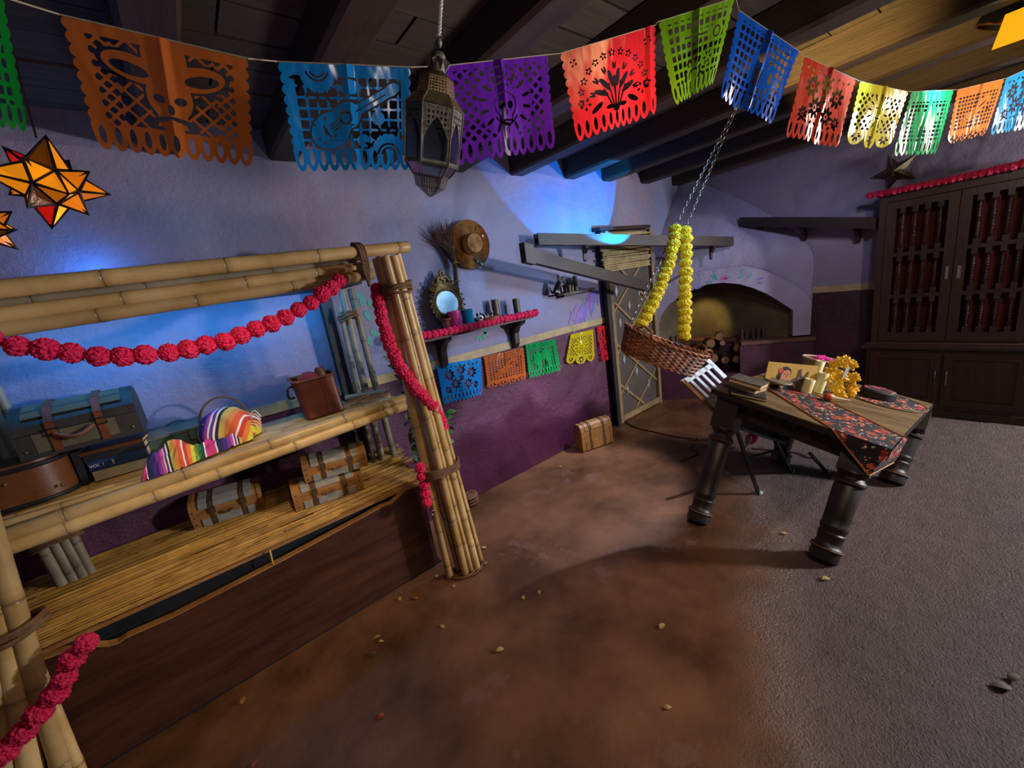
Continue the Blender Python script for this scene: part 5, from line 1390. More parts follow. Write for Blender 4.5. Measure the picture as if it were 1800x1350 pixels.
# twig broom
br_ = thing('twig_broom', 'twig broom hanging bristles up on the wall left of the straw hat', 'broom', PY(808, 545, 2.38))
r_ = random.Random(21); q0 = PY(807, 545, 2.36); q1 = PY(799, 462, 2.36); q2 = PY(793, 432, 2.36)
for k in range(5):
    bb = MB(); o_ = Vector((r_.uniform(-.014, .014), r_.uniform(-.012, .012), 0)); bb.tube(spline([q0 + o_, q1 + o_ * .9, q2 + o_ * 1.5], 6), .0075, 6); bb.build('handle_stick', M['twine'], br_)
bb = MB()
for k in range(150):
    t_ = r_.random(); top_ = PY(752 + 42 * t_ + r_.uniform(-6, 6), 388 + 22 * (1 - t_) * r_.random() + r_.uniform(-6, 22), 2.37)
    md = q2.lerp(top_, .45) + Vector((-.01, 0, -.01)); s0 = q1.lerp(q2, r_.random()) + Vector((r_.uniform(-.018, .018), r_.uniform(-.014, .014), 0))
    bb.tube([s0, md + Vector((r_.uniform(-.012, .012), r_.uniform(-.02, .015), 0)), top_ + Vector((0, r_.uniform(-.04, .02), 0))], [.0022, .0016, .0008], 4)
bo = bb.build('bristles', mat('bristle_twig', '#54382e', '#6a4a3c', rough=.8, scale=30), br_); bo['kind'] = 'stuff'
for p_ in (q0.lerp(q1, .25), q0.lerp(q1, .62), q1):
    bb = MB(); bb.tube([p_ + Vector((.021 * math.cos(a), .019 * math.sin(a), .003 * math.sin(3 * a))) for a in [2 * PI * i / 18 for i in range(18)]], .0045, 6, False, closed=True); bb.build('binding', M['straw'], br_)
# wall shelf
SX0, SX1, SZ, SY = PY(738, 592, 2.24).x, PY(938, 552, 2.24).x, 1.268, 2.24
ws = thing('wall_shelf', 'dark wall shelf on two brackets fringed with pink pom-poms', 'shelf', ((SX0 + SX1) / 2, 2.33, SZ - .15))
bb = MB(); bb.box(((SX0 + SX1) / 2, (SY + YW) / 2, SZ - .012), (SX1 - SX0, YW - SY - .002, .024)); bb.build('shelf_board', M['darkwood'], ws, smooth=False)
for px in (778, 913):
    xb = PY(px, 585, 2.33).x; bb = MB()
    bb.prism([Vector((xb - .022, y, z)) for y, z in ((2.418, SZ - .024), (2.26, SZ - .024), (2.275, SZ - .05), (2.33, SZ - .075), (2.36, SZ - .12), (2.365, SZ - .2), (2.39, SZ - .235), (2.418, SZ - .24))], Vector((.044, 0, 0))); bb.build('bracket', M['darkwood'], ws, smooth=False)
garland('pink pom-pom garland edging the wall shelf', [PY(px, py, 2.215) for px, py in [(733, 590), (760, 588), (800, 580), (840, 571), (880, 562), (915, 555), (944, 549)]], .026, POM, seed=6, space=.72)
# gilt mirror
M['gilt'] = mat('aged_gilt', '#7d6438', '#53411f', rough=.4, metal=.55, scale=40, bump=.4, bscale=90); M['mirrorglass'] = mat('pale_mirror_glass', '#9fb4b8', '#8aa0a4', rough=.3, metal=.25, bump=.05, scale=30)
mc = Vector((1.372, 2.345, 1.452)); mir = thing('ornate_mirror', 'oval mirror in ornate gilt scroll frame on the wall shelf', 'mirror', (mc.x, 2.35, SZ))
lean = Vector((0, .12, 1)).normalized(); outw = Vector((0, -1, .12)).normalized()
def MP(x, z, o=0.0): return mc + Vector((x, 0, 0)) + lean * z + outw * o
bb = MB(); bb.prism([MP(.086 * math.cos(a), .084 * math.sin(a)) for a in [2 * PI * i / 36 for i in range(36)]], outw * .006); bb.build('mirror_glass', M['mirrorglass'], mir, smooth=False)
bb = MB(); bb.tube([MP(.089 * math.cos(a), .087 * math.sin(a), .006) for a in [2 * PI * i / 40 for i in range(40)]], .008, 8, False, closed=True); bb.build('inner_ring', M['gilt'], mir)
def frad(a):   # outline of the frame: pointed oval
    s = math.sin(a); return .118 + (.055 * max(0, s) ** 4) + (.045 * max(0, -s) ** 4)
bb = MB(); No = 44
oi = [MP(.088 * math.cos(a), .088 * math.sin(a), .003) for a in [2 * PI * i / No for i in range(No)]]
oo = [MP(frad(a) * math.cos(a) * (1 + .05 * math.cos(11 * a)), frad(a) * math.sin(a) * (1 + .05 * math.cos(11 * a)), 0) for a in [2 * PI * i / No for i in range(No)]]
om = [MP((frad(a) * .5 + .046) * math.cos(a), (frad(a) * .5 + .046) * math.sin(a), .016) for a in [2 * PI * i / No for i in range(No)]]
bb.add(oi + om + oo, [(i, (i + 1) % No, No + (i + 1) % No, No + i) for i in range(No)] + [(No + i, No + (i + 1) % No, 2 * No + (i + 1) % No, 2 * No + i) for i in range(No)]); bb.build('frame_body', M['gilt'], mir)
for k in range(22):
    a = 2 * PI * k / 22; r0 = frad(a); bb = MB()
    c_ = MP((r0 - .004) * math.cos(a), (r0 - .004) * math.sin(a), .010); t1 = (MP(math.cos(a + .3), math.sin(a + .3)) - MP(0, 0)).normalized(); t2 = (MP(-math.sin(a + .3), math.cos(a + .3)) - MP(0, 0)).normalized()
    pts = [c_ + t1 * (.020 * math.cos(th) * (1 - th / 9)) + t2 * (.014 * math.sin(th) * (1 - th / 9)) for th in [i * .55 for i in range(13)]]
    bb.tube(pts, [.0055 * (1 - .04 * i) for i in range(13)], 6); bb.build('scroll', M['gilt'], mir)
for pts in ([(-.045, .135), (-.03, .165), (0, .16), (.01, .14), (-.005, .13)], [(.045, .135), (.03, .165), (.0, .168), (-.012, .15)], [(0, .15), (-.012, .19), (.008, .21), (.016, .192), (.004, .185)], [(0, -.13), (-.02, -.155), (.0, -.172), (.02, -.155), (.0, -.14)]):
    bb = MB(); bb.tube(spline([MP(x, z, .014) for x, z in pts], 6), .0085, 7); bb.build('crest_scroll', M['gilt'], mir)
# mugs
def mug(label, px, py, c, h, r, marks=False, grp='enamel mugs on the wall shelf'):
    p = PY(px, py, 2.27); p.z = SZ + .001; m_ = mat(c + '_enamel', {'pink': '#d0407e', 'teal': '#0f8fa8'}[c], None, rough=.25, bump=0)
    o = thing('mug', label, 'mug', p); bb = MB(); bb.lathe([(r * .9, 0), (r, .006), (r * 1.02, h), (r * .92, h), (r * .9, .01), (0, .01)], p, n=24); bb.build('mug_body', m_, o)
    if marks:
        d_ = V(CAMP) - p; a0 = math.atan2(d_.y, d_.x) + .62; rr = random.Random(3)
        for k in range(9):
            a = a0 + rr.uniform(-.16, .16); z = .012 + .0078 * k; q = p + Vector((math.cos(a) * (r * 1.03), math.sin(a) * (r * 1.03), z)); t_ = Vector((-math.sin(a), math.cos(a), 0))
            bb = MB(); bb.tube(spline([q - t_ * .006, q + Vector((0, 0, .004)), q + t_ * .005, q + t_ * .001 + Vector((0, 0, -.003))], 3), .0012, 4); bb.build('flourish', M['black'], o)
    return o
mug('pink mug with dark lettering on the wall shelf', 802, 571, 'pink', .130, .042, True)
mug('glossy teal mug next to the pink one', 824, 566, 'teal', .125, .037)
M['terracotta'] = mat('terracotta', '#9a4a34', '#b06448', rough=.6, scale=12)
p = PY(787, 570, 2.30); p.z = SZ + .001; bb = MB(); bb.lathe([(.03, 0), (.035, .07), (.05, .085), (.05, .09), (.0, .085)], p, n=20); tag(bb.build('terracotta_pot', M['terracotta']), 'terracotta pot half hidden behind the pink mug', 'pot')
# terracotta dish with skeleton cat
p = PY(856, 560, 2.27); p.z = SZ + .001; dish = thing('terracotta_dish', 'shallow terracotta dish on the wall shelf holding a skeleton cat', 'dish', p)
bb = MB(); bb.lathe([(.045, 0), (.092, .045), (.096, .052), (.088, .05), (.044, .01), (0, .01)], p, n=26); bb.build('dish_body', M['terracotta'], dish)
M['bone'] = mat('bone_paint', '#e6e6e0', None, rough=.45, bump=0)
def skin_fig(name, verts, edges, radii, m_, parent, sub=1):
    org = ORG[parent.name]; me = bpy.data.meshes.new(name); me.from_pydata([tuple(Vector(v) - org) for v in verts], edges, [])
    o = bpy.data.objects.new(name, me); COL.objects.link(o)
    sk = o.modifiers.new('skin', 'SKIN'); sl = me.skin_vertices[0].data
    for i, r in enumerate(radii): sl[i].radius = (r, r)
    sl[0].use_root = True
    sb = o.modifiers.new('sub', 'SUBSURF'); sb.levels = sb.render_levels = sub + 1
    dg = bpy.context.evaluated_depsgraph_get(); m2 = bpy.data.meshes.new_from_object(o.evaluated_get(dg)); bpy.data.objects.remove(o)
    m2.materials.clear(); m2.materials.append(m_); m2.polygons.foreach_set('use_smooth', [True] * len(m2.polygons))
    o2 = bpy.data.objects.new(name, m2); COL.objects.link(o2); o2.parent = parent; ORG[o2.name] = org; return o2
def skeleton_pet(label, base, X_, Y_, Zz, kind):
    # X_: forward (head side), Y_: outward to viewer, Zz up; unit vectors scaled
    o = thing('skeleton_' + kind, label, kind + ' figurine', base)
    P = lambda x, y, z: base + X_ * x + Y_ * y + Zz * z
    if kind == 'dog':   # sitting
        v = [P(0, 0, .035), P(.01, 0, .065), P(.025, 0, .095), P(.03, 0, .115), P(.033, 0, .135), P(-.02, .02, .02), P(.02, .024, .008), P(-.02, -.02, .02), P(.02, -.024, .008), P(.035, .016, .06), P(.04, .016, .01), P(.035, -.016, .06), P(.04, -.016, .01), P(-.045, 0, .02), P(-.06, 0, .05), P(-.055, 0, .075), P(.052, 0, .006), P(.065, 0, .132)]
        e = [(0, 1), (1, 2), (2, 3), (3, 4), (0, 5), (5, 6), (0, 7), (7, 8), (2, 9), (9, 10), (2, 11), (11, 12), (0, 13), (13, 14), (14, 15), (4, 17)]
        r = [.030, .028, .022, .015, .026, .018, .009, .018, .009, .010, .008, .010, .008, .010, .009, .006, .004, .014]
        v.pop(16); r.pop(16); e[-1] = (4, 16)
        hd, ribz, spine = P(.04, .0, .137), [.055, .066, .077, .088], [P(-.062 + .002 * k, .009, .03 + .008 * k) for k in range(6)]
        ears = [P(.022, s * .020, .158) for s in (1, -1)]
    else:               # lying
        v = [P(0, 0, .025), P(.03, 0, .03), P(.055, 0, .03), P(.08, 0, .028), P(-.03, 0, .024), P(-.055, .01, .03), P(-.05, .02, .055), P(.05, .025, .012), P(.03, .03, .045), P(-.02, .03, .01), P(-.03, .03, .04)]
        e = [(0, 1), (1, 2), (2, 3), (0, 4), (4, 5), (5, 6), (1, 7), (1, 8), (4, 9), (4, 10)]
        r = [.026, .024, .018, .022, .024, .012, .007, .009, .007, .009, .007]
        hd, ribz, spine = P(.088, .01, .028), [], [P(-.055 + .004 * k, .02, .045 + .004 * k) for k in range(5)]
        ears = [P(.085, s * .016, .056) for s in (1, -1)]
    skin_fig('body', v, e, r, M['black'], o)
    Rm = Matrix((X_.normalized(), Y_.normalized(), Zz.normalized())).transposed(); k_ = X_.length
    bb = MB(); hs_ = 1.45 if kind == 'dog' else 1.1; bb.ball(hd, (.024 * k_ * hs_, .022 * k_ * hs_, .023 * k_ * hs_), 16, 10, Rm); h_ = bb.build('skull_head', M['bone'], o)
    for s in (1, -1):
        bb = MB(); bb.ball(hd + (X_ * .014 + Y_ * (.012 * s + .006) + Zz * .004) * hs_, (.008 * k_, .0085 * k_, .0085 * k_), 8, 6, Rm); bb.build('eye_socket', M['black'], h_)
    bb = MB(); bb.ball(hd + (X_ * .021 + Y_ * .006 - Zz * .006) * hs_, (.005 * k_, .005 * k_, .005 * k_), 8, 6, Rm); bb.build('nose', M['black'], h_)
    for q in ears:
        bb = MB(); bb.lathe([(.009 * k_, -.012 * k_), (.007 * k_, .004 * k_), (.001 * k_, .014 * k_)], q, Zz.normalized(), 8); bb.build('ear', M['black'], o)
    if kind == 'dog':
        for i, z in enumerate(ribz):
            bb = MB(); bb.tube([P(.012 + .006 * i + .028 * math.cos(a) * 1.02, .030 * math.sin(a), z - .006 + .010 * math.sin(a)) for a in [-1.2 + .3 * t_ for t_ in range(9)]], .0022 * k_, 5); bb.build('rib', M['bone'], o)
        for a, b_ in ((P(.046, .021, .06), P(.05, .022, .016)), (P(-.01, .045, .028), P(.02, .040, .012)), (P(.0, .036, .04), P(-.02, .042, .022))):
            bb = MB(); bb.tube([a, b_], .0035 * k_, 6); bb.build('leg_bone', M['bone'], o)
    else:
        for i in range(4):
            bb = MB(); bb.tube([P(.005 + .013 * i, .027 * math.cos(a), .028 + .027 * math.sin(a)) for a in [-.2 + .3 * t_ for t_ in range(8)]], .0022 * k_, 5); bb.build('rib', M['bone'], o)
        bb = MB(); bb.ball(P(-.03, .026, .034), .007 * k_, 8, 6); bb.tube([P(-.03, .028, .03), P(-.035, .034, .01)], .003 * k_, 5); bb.build('leg_bone', M['bone'], o)
    for i in range(0, len(spine) - 1):
        bb = MB(); bb.tube([spine[i] + Zz * .001, spine[i] + (spine[i + 1] - spine[i]) * .55], .0052 * k_, 6); bb.build('tail_bone', M['bone'], o)
    return o
k = 1.0
skeleton_pet('black and white skeleton cat lying in the terracotta dish', dish_b := Vector((p.x, p.y, SZ + .026)), Vector((-.96, -.28, 0)) * .95, Vector((.28, -.96, 0)) * .95, Vector((0, 0, 1)) * .95, 'cat')
sp_ = PY(980, 518, 2.33); sp_.z = 1.378
skeleton_pet('black and white skeleton dog sitting on the small corner shelf', sp_, Vector((.75, -.65, 0)) * .9, Vector((-.65, -.75, 0)) * .9, Vector((0, 0, 1)) * .9, 'dog')
M['tube'] = mat('dull_bronze', '#4a4234', '#5e543f', rough=.4, metal=.35, scale=8, stretch=(6, 6, 1))
def tubecup(label, px, py, y, z, h, r, grp):
    q = PY(px, py, y); q.z = z + .001; bb = MB(); bb.lathe([(r, 0), (r, h), (r * .82, h), (r * .82, h - .02), (0, h - .02)], q, n=18); tag(bb.build('metal_tumbler', M['tube']), label, 'tumbler', grp)
tubecup('dark metal tumbler on the wall shelf behind the terracotta dish', 873, 552, 2.36, SZ, .155, .027, 'dark metal tumblers')
tubecup('dark metal tumbler standing alone at the right end of wall shelf', 910, 552, 2.33, SZ, .135, .026, 'dark metal tumblers')
# small corner shelf
cs_ = thing('small_shelf', 'small curved dark shelf under the skeleton dog left of the lattice door', 'shelf', (2.68, 2.35, 1.35))
xa, xb_ = PY(966, 518, 2.40).x, PY(1044, 509, 2.40).x
bb = MB(); bb.prism([Vector((xa, YW - .002, 1.365)), *[Vector((xa + (xb_ - xa) * t_, 2.418 - .135 * math.sin(PI * t_) ** .5 , 1.365)) for t_ in [i / 12 for i in range(1, 12)]], Vector((xb_, YW - .002, 1.365))], Vector((0, 0, .013))); bb.build('shelf_board', M['darkwood'], cs_, smooth=False)
bb = MB(); bb.prism([Vector((xa + .1, YW - .002, 1.34)), Vector((xa + .12, 2.35, 1.345)), Vector((xb_ - .15, 2.35, 1.345)), Vector((xb_ - .12, YW - .002, 1.34))], Vector((0, 0, .025))); bb.build('shelf_brace', M['darkwood'], cs_, smooth=False)
for k, (px, h) in enumerate(((1001, .10), (1006, .105), (1013, .118))):
    tubecup(['short left', 'middle', 'tall right'][k] + ' tumbler of three beside the skeleton dog', px, 515, 2.36, 1.378, h * 1.05, .019, 'tumblers on the small shelf')
# painted decoration on the wall
def wpaint(name, px, py, ang, L, W, m_, y=YW - .001, parent=None):
    c_ = PY(px, py, YW); d = (math.cos(ang), math.sin(ang)); bb = MB()
    bb.prism([Vector((c_.x + x, y, c_.z + z)) for x, z in leafpoly((0, 0), d, L, W)], Vector((0, -.0012, 0))); return bb.build(name, m_, parent, smooth=False)
fe = thing('painted_feathers', 'purple peacock feathers painted on wall beside the lattice door', 'mural', PY(1030, 560, YW)); paint_l = mat('lavender_paint', '#8a6ab0', '#7a5aa8', rough=.6, bump=0); paint_s = mat('slate_paint', '#5a62b0', '#6a6ac0', rough=.6, bump=0)
for i, (px, py, a, L, W, m_) in enumerate([(1052, 500, 4.50, .22, .022, paint_l), (1046, 505, 4.36, .30, .026, paint_s), (1036, 512, 4.32, .32, .03, paint_l), (1030, 530, 4.25, .26, .028, paint_s), (1026, 530, 4.10, .36, .034, paint_l), (1015, 535, 3.95, .24, .022, paint_l), (1056, 498, 4.62, .24, .018, paint_s), (1040, 508, 4.45, .26, .02, paint_l)]):
    wpaint('painted_feather', px, py, a, L * .92, W, m_, YW - .001 - .0003 * i, fe)
for px, py in ((1046, 543), (1008, 563), (1020, 558), (1056, 525), (1002, 548)): wpaint('feather_eye', px, py, .2, .02, .008, M['cream'], YW - .005, fe)
lf = thing('painted_vine', 'faint teal leaves painted on wall inside the shelf opening', 'mural', PY(650, 550, YW))
for px, py, a in ((640, 520, 4.2), (646, 528, 5.3), (642, 545, 4.9), (650, 580, 5.5), (648, 590, 4.7), (636, 516, 3.4)): wpaint('painted_leaf', px, py, a, .07, .02, paint_g, YW - .001, lf)
lf = thing('painted_sprig', 'small teal leaf sprig painted under the wall shelf', 'mural', PY(845, 595, YW))
for px, py, a in ((845, 590, 3.4), (846, 590, 4.3), (848, 590, 5.3), (848, 589, .3), (851, 588, .9)): wpaint('painted_leaf', px, py, a, .05, .012, paint_g, YW - .001, lf)

# ================================================================== TALL CABINET
M['cab'] = mat('cabinet_wood', '#31201a', '#3d2a21', rough=.38, scale=4, stretch=(6, 6, 1), bump=.12, bscale=24); M['curtain'] = mat('red_curtain', '#3c0c09', '#5a1a0e', rough=.8, scale=2.5, stretch=(1, 5, .4), contrast=(.4, .6))
CXF = 4.40; CY0, CY1 = 0.735, -0.16   # left edge (far) and right edge (towards the frame edge)
cb = thing('tall_cabinet', 'tall dark wooden cabinet with spindle doors and red curtains by the right wall', 'cabinet', (4.52, .29, 0))
def cbox(name, x0, x1, y0, y1, z0, z1, m_='cab', parent=None):
    bb = MB(); bb.box(((x0 + x1) / 2, (y0 + y1) / 2, (z0 + z1) / 2), (abs(x1 - x0), abs(y1 - y0), z1 - z0)); return bb.build(name, M[m_], parent or cb, smooth=False)
XBk = 4.645
cbox('lower_body', CXF, XBk, CY0, CY1, .06, .55); cbox('plinth', CXF - .01, XBk, CY0 + .01, CY1 - .01, 0.002, .06)
cbox('waist_moulding', CXF - .03, XBk, CY0 + .03, CY1 - .03, .55, .575); cbox('waist_top', CXF - .015, XBk, CY0 + .015, CY1 - .015, .575, .59)
TX = CXF + .045; ZT1 = 1.745
for y0, y1 in ((CY0 - .015, CY0 - .06), (CY1 + .015, CY1 + .06)): cbox('corner_stile', TX, XBk, y0, y1, .59, ZT1)
cbox('top_rail', TX, XBk, CY0 - .06, CY1 + .06, ZT1 - .055, ZT1); cbox('cornice', TX - .02, XBk, CY0 + .005, CY1 - .005, ZT1, ZT1 + .025); cbox('back_panel', XBk - .02, XBk, CY0 - .06, CY1 + .06, .59, ZT1 - .05)
cbox('bottom_rail', TX, XBk, CY0 - .06, CY1 + .06, .59, .60)
YM = (CY0 + CY1) / 2
bb = MB(); bb.grid(lambda u, v: Vector((TX + .07 + .012 * math.sin(u * 70), CY0 - .07 + (CY1 - CY0 + .14) * u, .62 + (ZT1 - .09 - .62) * v)), 90, 2); bb.build('red_curtain', M['curtain'], cb)
def spindle_mesh(h):
    bb = MB(); r = .0125
    bb.box((0, 0, .02), (.03, .03, .04)); bb.box((0, 0, h - .02), (.03, .03, .04))
    pr = [(.007, .04), (.011, .046), (.007, .055)]
    n_ = 9
    for i in range(n_):
        z = .055 + (h - .11) * i / n_; dz = (h - .11) / n_; k = 1.25 if i == n_ // 2 else (.75 + .35 * math.sin(PI * i / (n_ - 1)))
        pr += [(.006 * k + .001, z + dz * .05), (.0105 * k, z + dz * .5), (.006 * k + .001, z + dz * .95)]
    pr += [(.007, h - .055), (.011, h - .046), (.007, h - .04)]
    bb.lathe(pr, (0, 0, 0), n=10, cap=False); return bb.mesh('spindle', [M['cab']], (0, 0, 0), True)
M['silverhandle'] = mat('silver_handle', '#a8a49a', None, rough=.3, metal=.8)
for di, (ya, yb_) in enumerate(((CY0 - .062, YM + .002), (YM - .002, CY1 + .062))):
    dd = thing('door', '', '', (TX, ya, .6)); del dd['label']; del dd['category']; dd.parent = cb; dd.location = Vector((TX, ya, .6)) - ORG[cb.name]
    z0, z1 = .605, ZT1 - .06; fw = .055
    cbox('door_stile', TX - .012, TX + .015, ya, ya - fw, z0, z1, parent=dd); cbox('door_stile', TX - .012, TX + .015, yb_ + fw, yb_, z0, z1, parent=dd)
    cbox('door_rail', TX - .012, TX + .015, ya - fw, yb_ + fw, z0, z0 + .07, parent=dd); cbox('door_rail', TX - .012, TX + .015, ya - fw, yb_ + fw, z1 - .05, z1, parent=dd)
    zr = [z0 + .07, .965, 1.29, z1 - .05]
    for z in zr[1:3]: cbox('cross_rail', TX - .008, TX + .012, ya - fw, yb_ + fw, z - .014, z + .014, parent=dd)
    for s in range(3):
        zb, zt = zr[s] + (0 if s == 0 else .014), zr[s + 1] - (0 if s == 2 else .014); sm_ = spindle_mesh(zt - zb)
        for k in range(4):
            y = ya - fw + (yb_ + fw - (ya - fw)) * (k + .5 + .05) / 4.1; inst(sm_, 'spindle', dd, (TX + .002, y, zb))
    yh = yb_ + fw * .5 if di == 0 else ya - fw * .5
    cbox('door_handle', TX - .022, TX - .012, yh + .008, yh - .008, 1.075, 1.165, 'silverhandle', dd)
for ya, yb_ in ((CY0 - .03, YM + .01), (YM - .01, CY1 + .03)):
    ld = thing('lower_door', '', '', (CXF, ya, .1)); del ld['label']; del ld['category']; ld.parent = cb; ld.location = Vector((CXF, ya, .1)) - ORG[cb.name]
    cbox('door_leaf', CXF - .012, CXF, ya, yb_, .10, .52, parent=ld)
    for a, b_, z0, z1 in ((ya, ya - .05, .10, .52), (yb_ + .05, yb_, .10, .52), (ya - .05, yb_ + .05, .10, .15), (ya - .05, yb_ + .05, .47, .52)): cbox('door_frame', CXF - .024, CXF - .012, a, b_, z0, z1, parent=ld)
    yh = (yb_ + .02) if ya > YM else (ya - .02)
    bb = MB(); bb.tube(spline([Vector((CXF - .024, yh, .27)), Vector((CXF - .044, yh, .29)), Vector((CXF - .044, yh, .36)), Vector((CXF - .024, yh, .38))], 5), .005, 6); bb.build('door_handle', M['tube'], ld)
bb = MB(); bb.ball((4.62, CY0 + .005, 1.64), .016, 10, 8); bb.build('side_knob', M['tube'], cb)
garland('deep pink pom-pom garland along the top edge of the tall cabinet', [PX(px, py, 4.40) for px, py in [(1530, 343), (1580, 334), (1640, 322), (1700, 309), (1750, 298), (1800, 287), (1860, 274)]], .024, POMD, seed=8, space=.7)
# tin star above the cabinet
M['startin'] = mat('antique_star_tin', '#5a4a34', '#8a7a5c', rough=.35, metal=.8, scale=60, bump=.5, bscale=120)
sc_ = PX(1572, 301, 4.60); star = thing('tin_star', 'antique tin five-pointed star on the wall above the cabinet', 'star', sc_)
bb = MB(); front = sc_ + Vector((-.045, 0, 0))
tips = [(1538, 274), (1601, 272), (1624, 281), (1597, 325), (1548, 333), (1520, 319)]
R1 = .145
for k in range(5):
    a = PI / 2 + .35 + 2 * PI * k / 5; al, ar = a - PI / 5, a + PI / 5
    T = sc_ + Vector((.035, math.cos(a) * R1 * -1, math.sin(a) * R1)); L_ = sc_ + Vector((.03, math.cos(al) * R1 * -.42, math.sin(al) * R1 * .42)); R_ = sc_ + Vector((.03, math.cos(ar) * R1 * -.42, math.sin(ar) * R1 * .42))
    bb = MB(); bb.add([front, L_, T, R_, sc_ + Vector((.05, 0, 0))], [(0, 1, 2), (0, 2, 3), (4, 2, 1), (4, 3, 2)]); bb.build('star_point', M['startin'], star, smooth=False)
    bb = MB(); bb.tube([front, T], .0028, 5); bb.build('ridge', M['startin'], star)
# ================================================================== TABLE (stands level in the tilted house)
TG = hang(700, 2600); TUP = -TG
LF_ = PZ(1445, 985, 0)
tp0 = LF_ + TUP * .605
def PT(px, py, h=0.0): return PP(px, py, tp0 + TUP * h, TUP)
TL_, TN_, TR_ = PT(1253, 682), PT(1564, 789), PT(1659, 715)
e1 = (TN_ - TL_).normalized(); e2 = (TR_ - TN_); e2 = (e2 - e1 * e2.dot(e1)).normalized()
LA, LB2 = (TN_ - TL_).length, (TR_ - TN_).dot(e2)
tb = thing('plank_table', 'heavy worn wooden table with thick turned black legs', 'table', LF_)
npl = 5
for k in range(npl):
    bb = MB(); w_ = LB2 / npl; bb.rbox(TL_ + e2 * (w_ * k + .001) - TUP * .034, e1 * LA, e2 * (w_ - .002), TUP * (.034 - .0015 * (k % 2)), .02) if False else bb.fbox(TL_ + e2 * (w_ * k + .0008) - TUP * .032, e1 * LA, e2 * (w_ - .0016), TUP * (.032 - .0012 * (k % 2)))
    bb.build('top_plank', M['tabletop'], tb, smooth=False)
edge = .034
for o_, u_, v_ in ((TL_ - e2 * .006, e1 * LA, e2 * .008), (TN_ - e1 * .002, e2 * LB2, e1 * .008), (TL_ - e1 * .006, e2 * LB2, e1 * .008), (TL_ + e2 * (LB2 - .002), e1 * LA, e2 * .008)):
    bb = MB(); bb.fbox(o_ - TUP * .034, u_, v_, TUP * .030); bb.build('edge_band', M['tablewood'], tb, smooth=False)
IN = .05
for o_, u_, v_ in ((TL_ + e1 * IN + e2 * IN, e1 * (LA - 2 * IN), e2 * .03), (TL_ + e1 * IN + e2 * (LB2 - IN - .03), e1 * (LA - 2 * IN), e2 * .03), (TL_ + e1 * IN + e2 * IN, e2 * (LB2 - 2 * IN), e1 * .03), (TL_ + e1 * (LA - IN - .03) + e2 * IN, e2 * (LB2 - 2 * IN), e1 * .03)):
    bb = MB(); bb.fbox(o_ - TUP * .135, u_, v_, TUP * .10); bb.build('apron', M['tablewood'], tb, smooth=False)
for k in range(9):   # carved dentils on the near apron
    bb = MB(); bb.fbox(TL_ + e1 * (.10 + k * (LA - .22) / 9) + e2 * (IN - .012) - TUP * .085, e1 * .022, e2 * .012, TUP * .045); bb.build('dentil', M['tablewood'], tb, smooth=False)
feet = [(PZ(1445, 985), TN_ - e1 * .10 + e2 * .10), (PZ(1225, 918), TL_ + e1 * .09 + e2 * .09), (PZ(1565, 850), TR_ - e1 * .09 - e2 * .14), (PZ(1370, 815), TL_ + e2 * (LB2 - .12) + e1 * .10)]
for ft, top_ in feet:
    top_ = top_ - TUP * .034; d_ = top_ - ft; L_ = d_.length; ax = d_.normalized(); s = .062
    cut = ft.z  # trim so nothing sinks below the floor
    bb = MB(); sx = (e1 - ax * e1.dot(ax)).normalized()
    pr = [(0, 0.012), (.060, 0.012), (.062, .03), (.060, .055), (.066, .062), (.066, .074), (.055, .082), (.050, .10), (.054, .13), (.056, .14), (.050, .148), (.057, .17), (.058, .18), (.052, .19), (.054, L_ * .36), (.058, L_ * .62), (.054, L_ * .63), (.066, L_ * .645), (.068, L_ * .665), (.058, L_ * .68), (.05, L_ * .70), (.066, L_ * .735), (.06, L_ * .76), (0, L_ * .76)]
    bb.lathe(pr, ft, ax, 24, False); lg_ = bb.build('leg', M['tablewood'], tb)
    e3 = ax.cross(sx)
    bb = MB(); bb.fbox(ft + ax * L_ * .74 - sx * .062 - e3 * .062, sx * .124, e3 * .124, ax * (L_ * .26)); bb.build('leg_block', M['tablewood'], lg_, smooth=False)
    for z in (.068, L_ * .655):
        bb = MB(); bb.lathe([(.0655, z - .003), (.0675, z), (.0655, z + .003)], ft, ax, 24, False); bb.build('worn_ring', M['edgewood'], lg_)
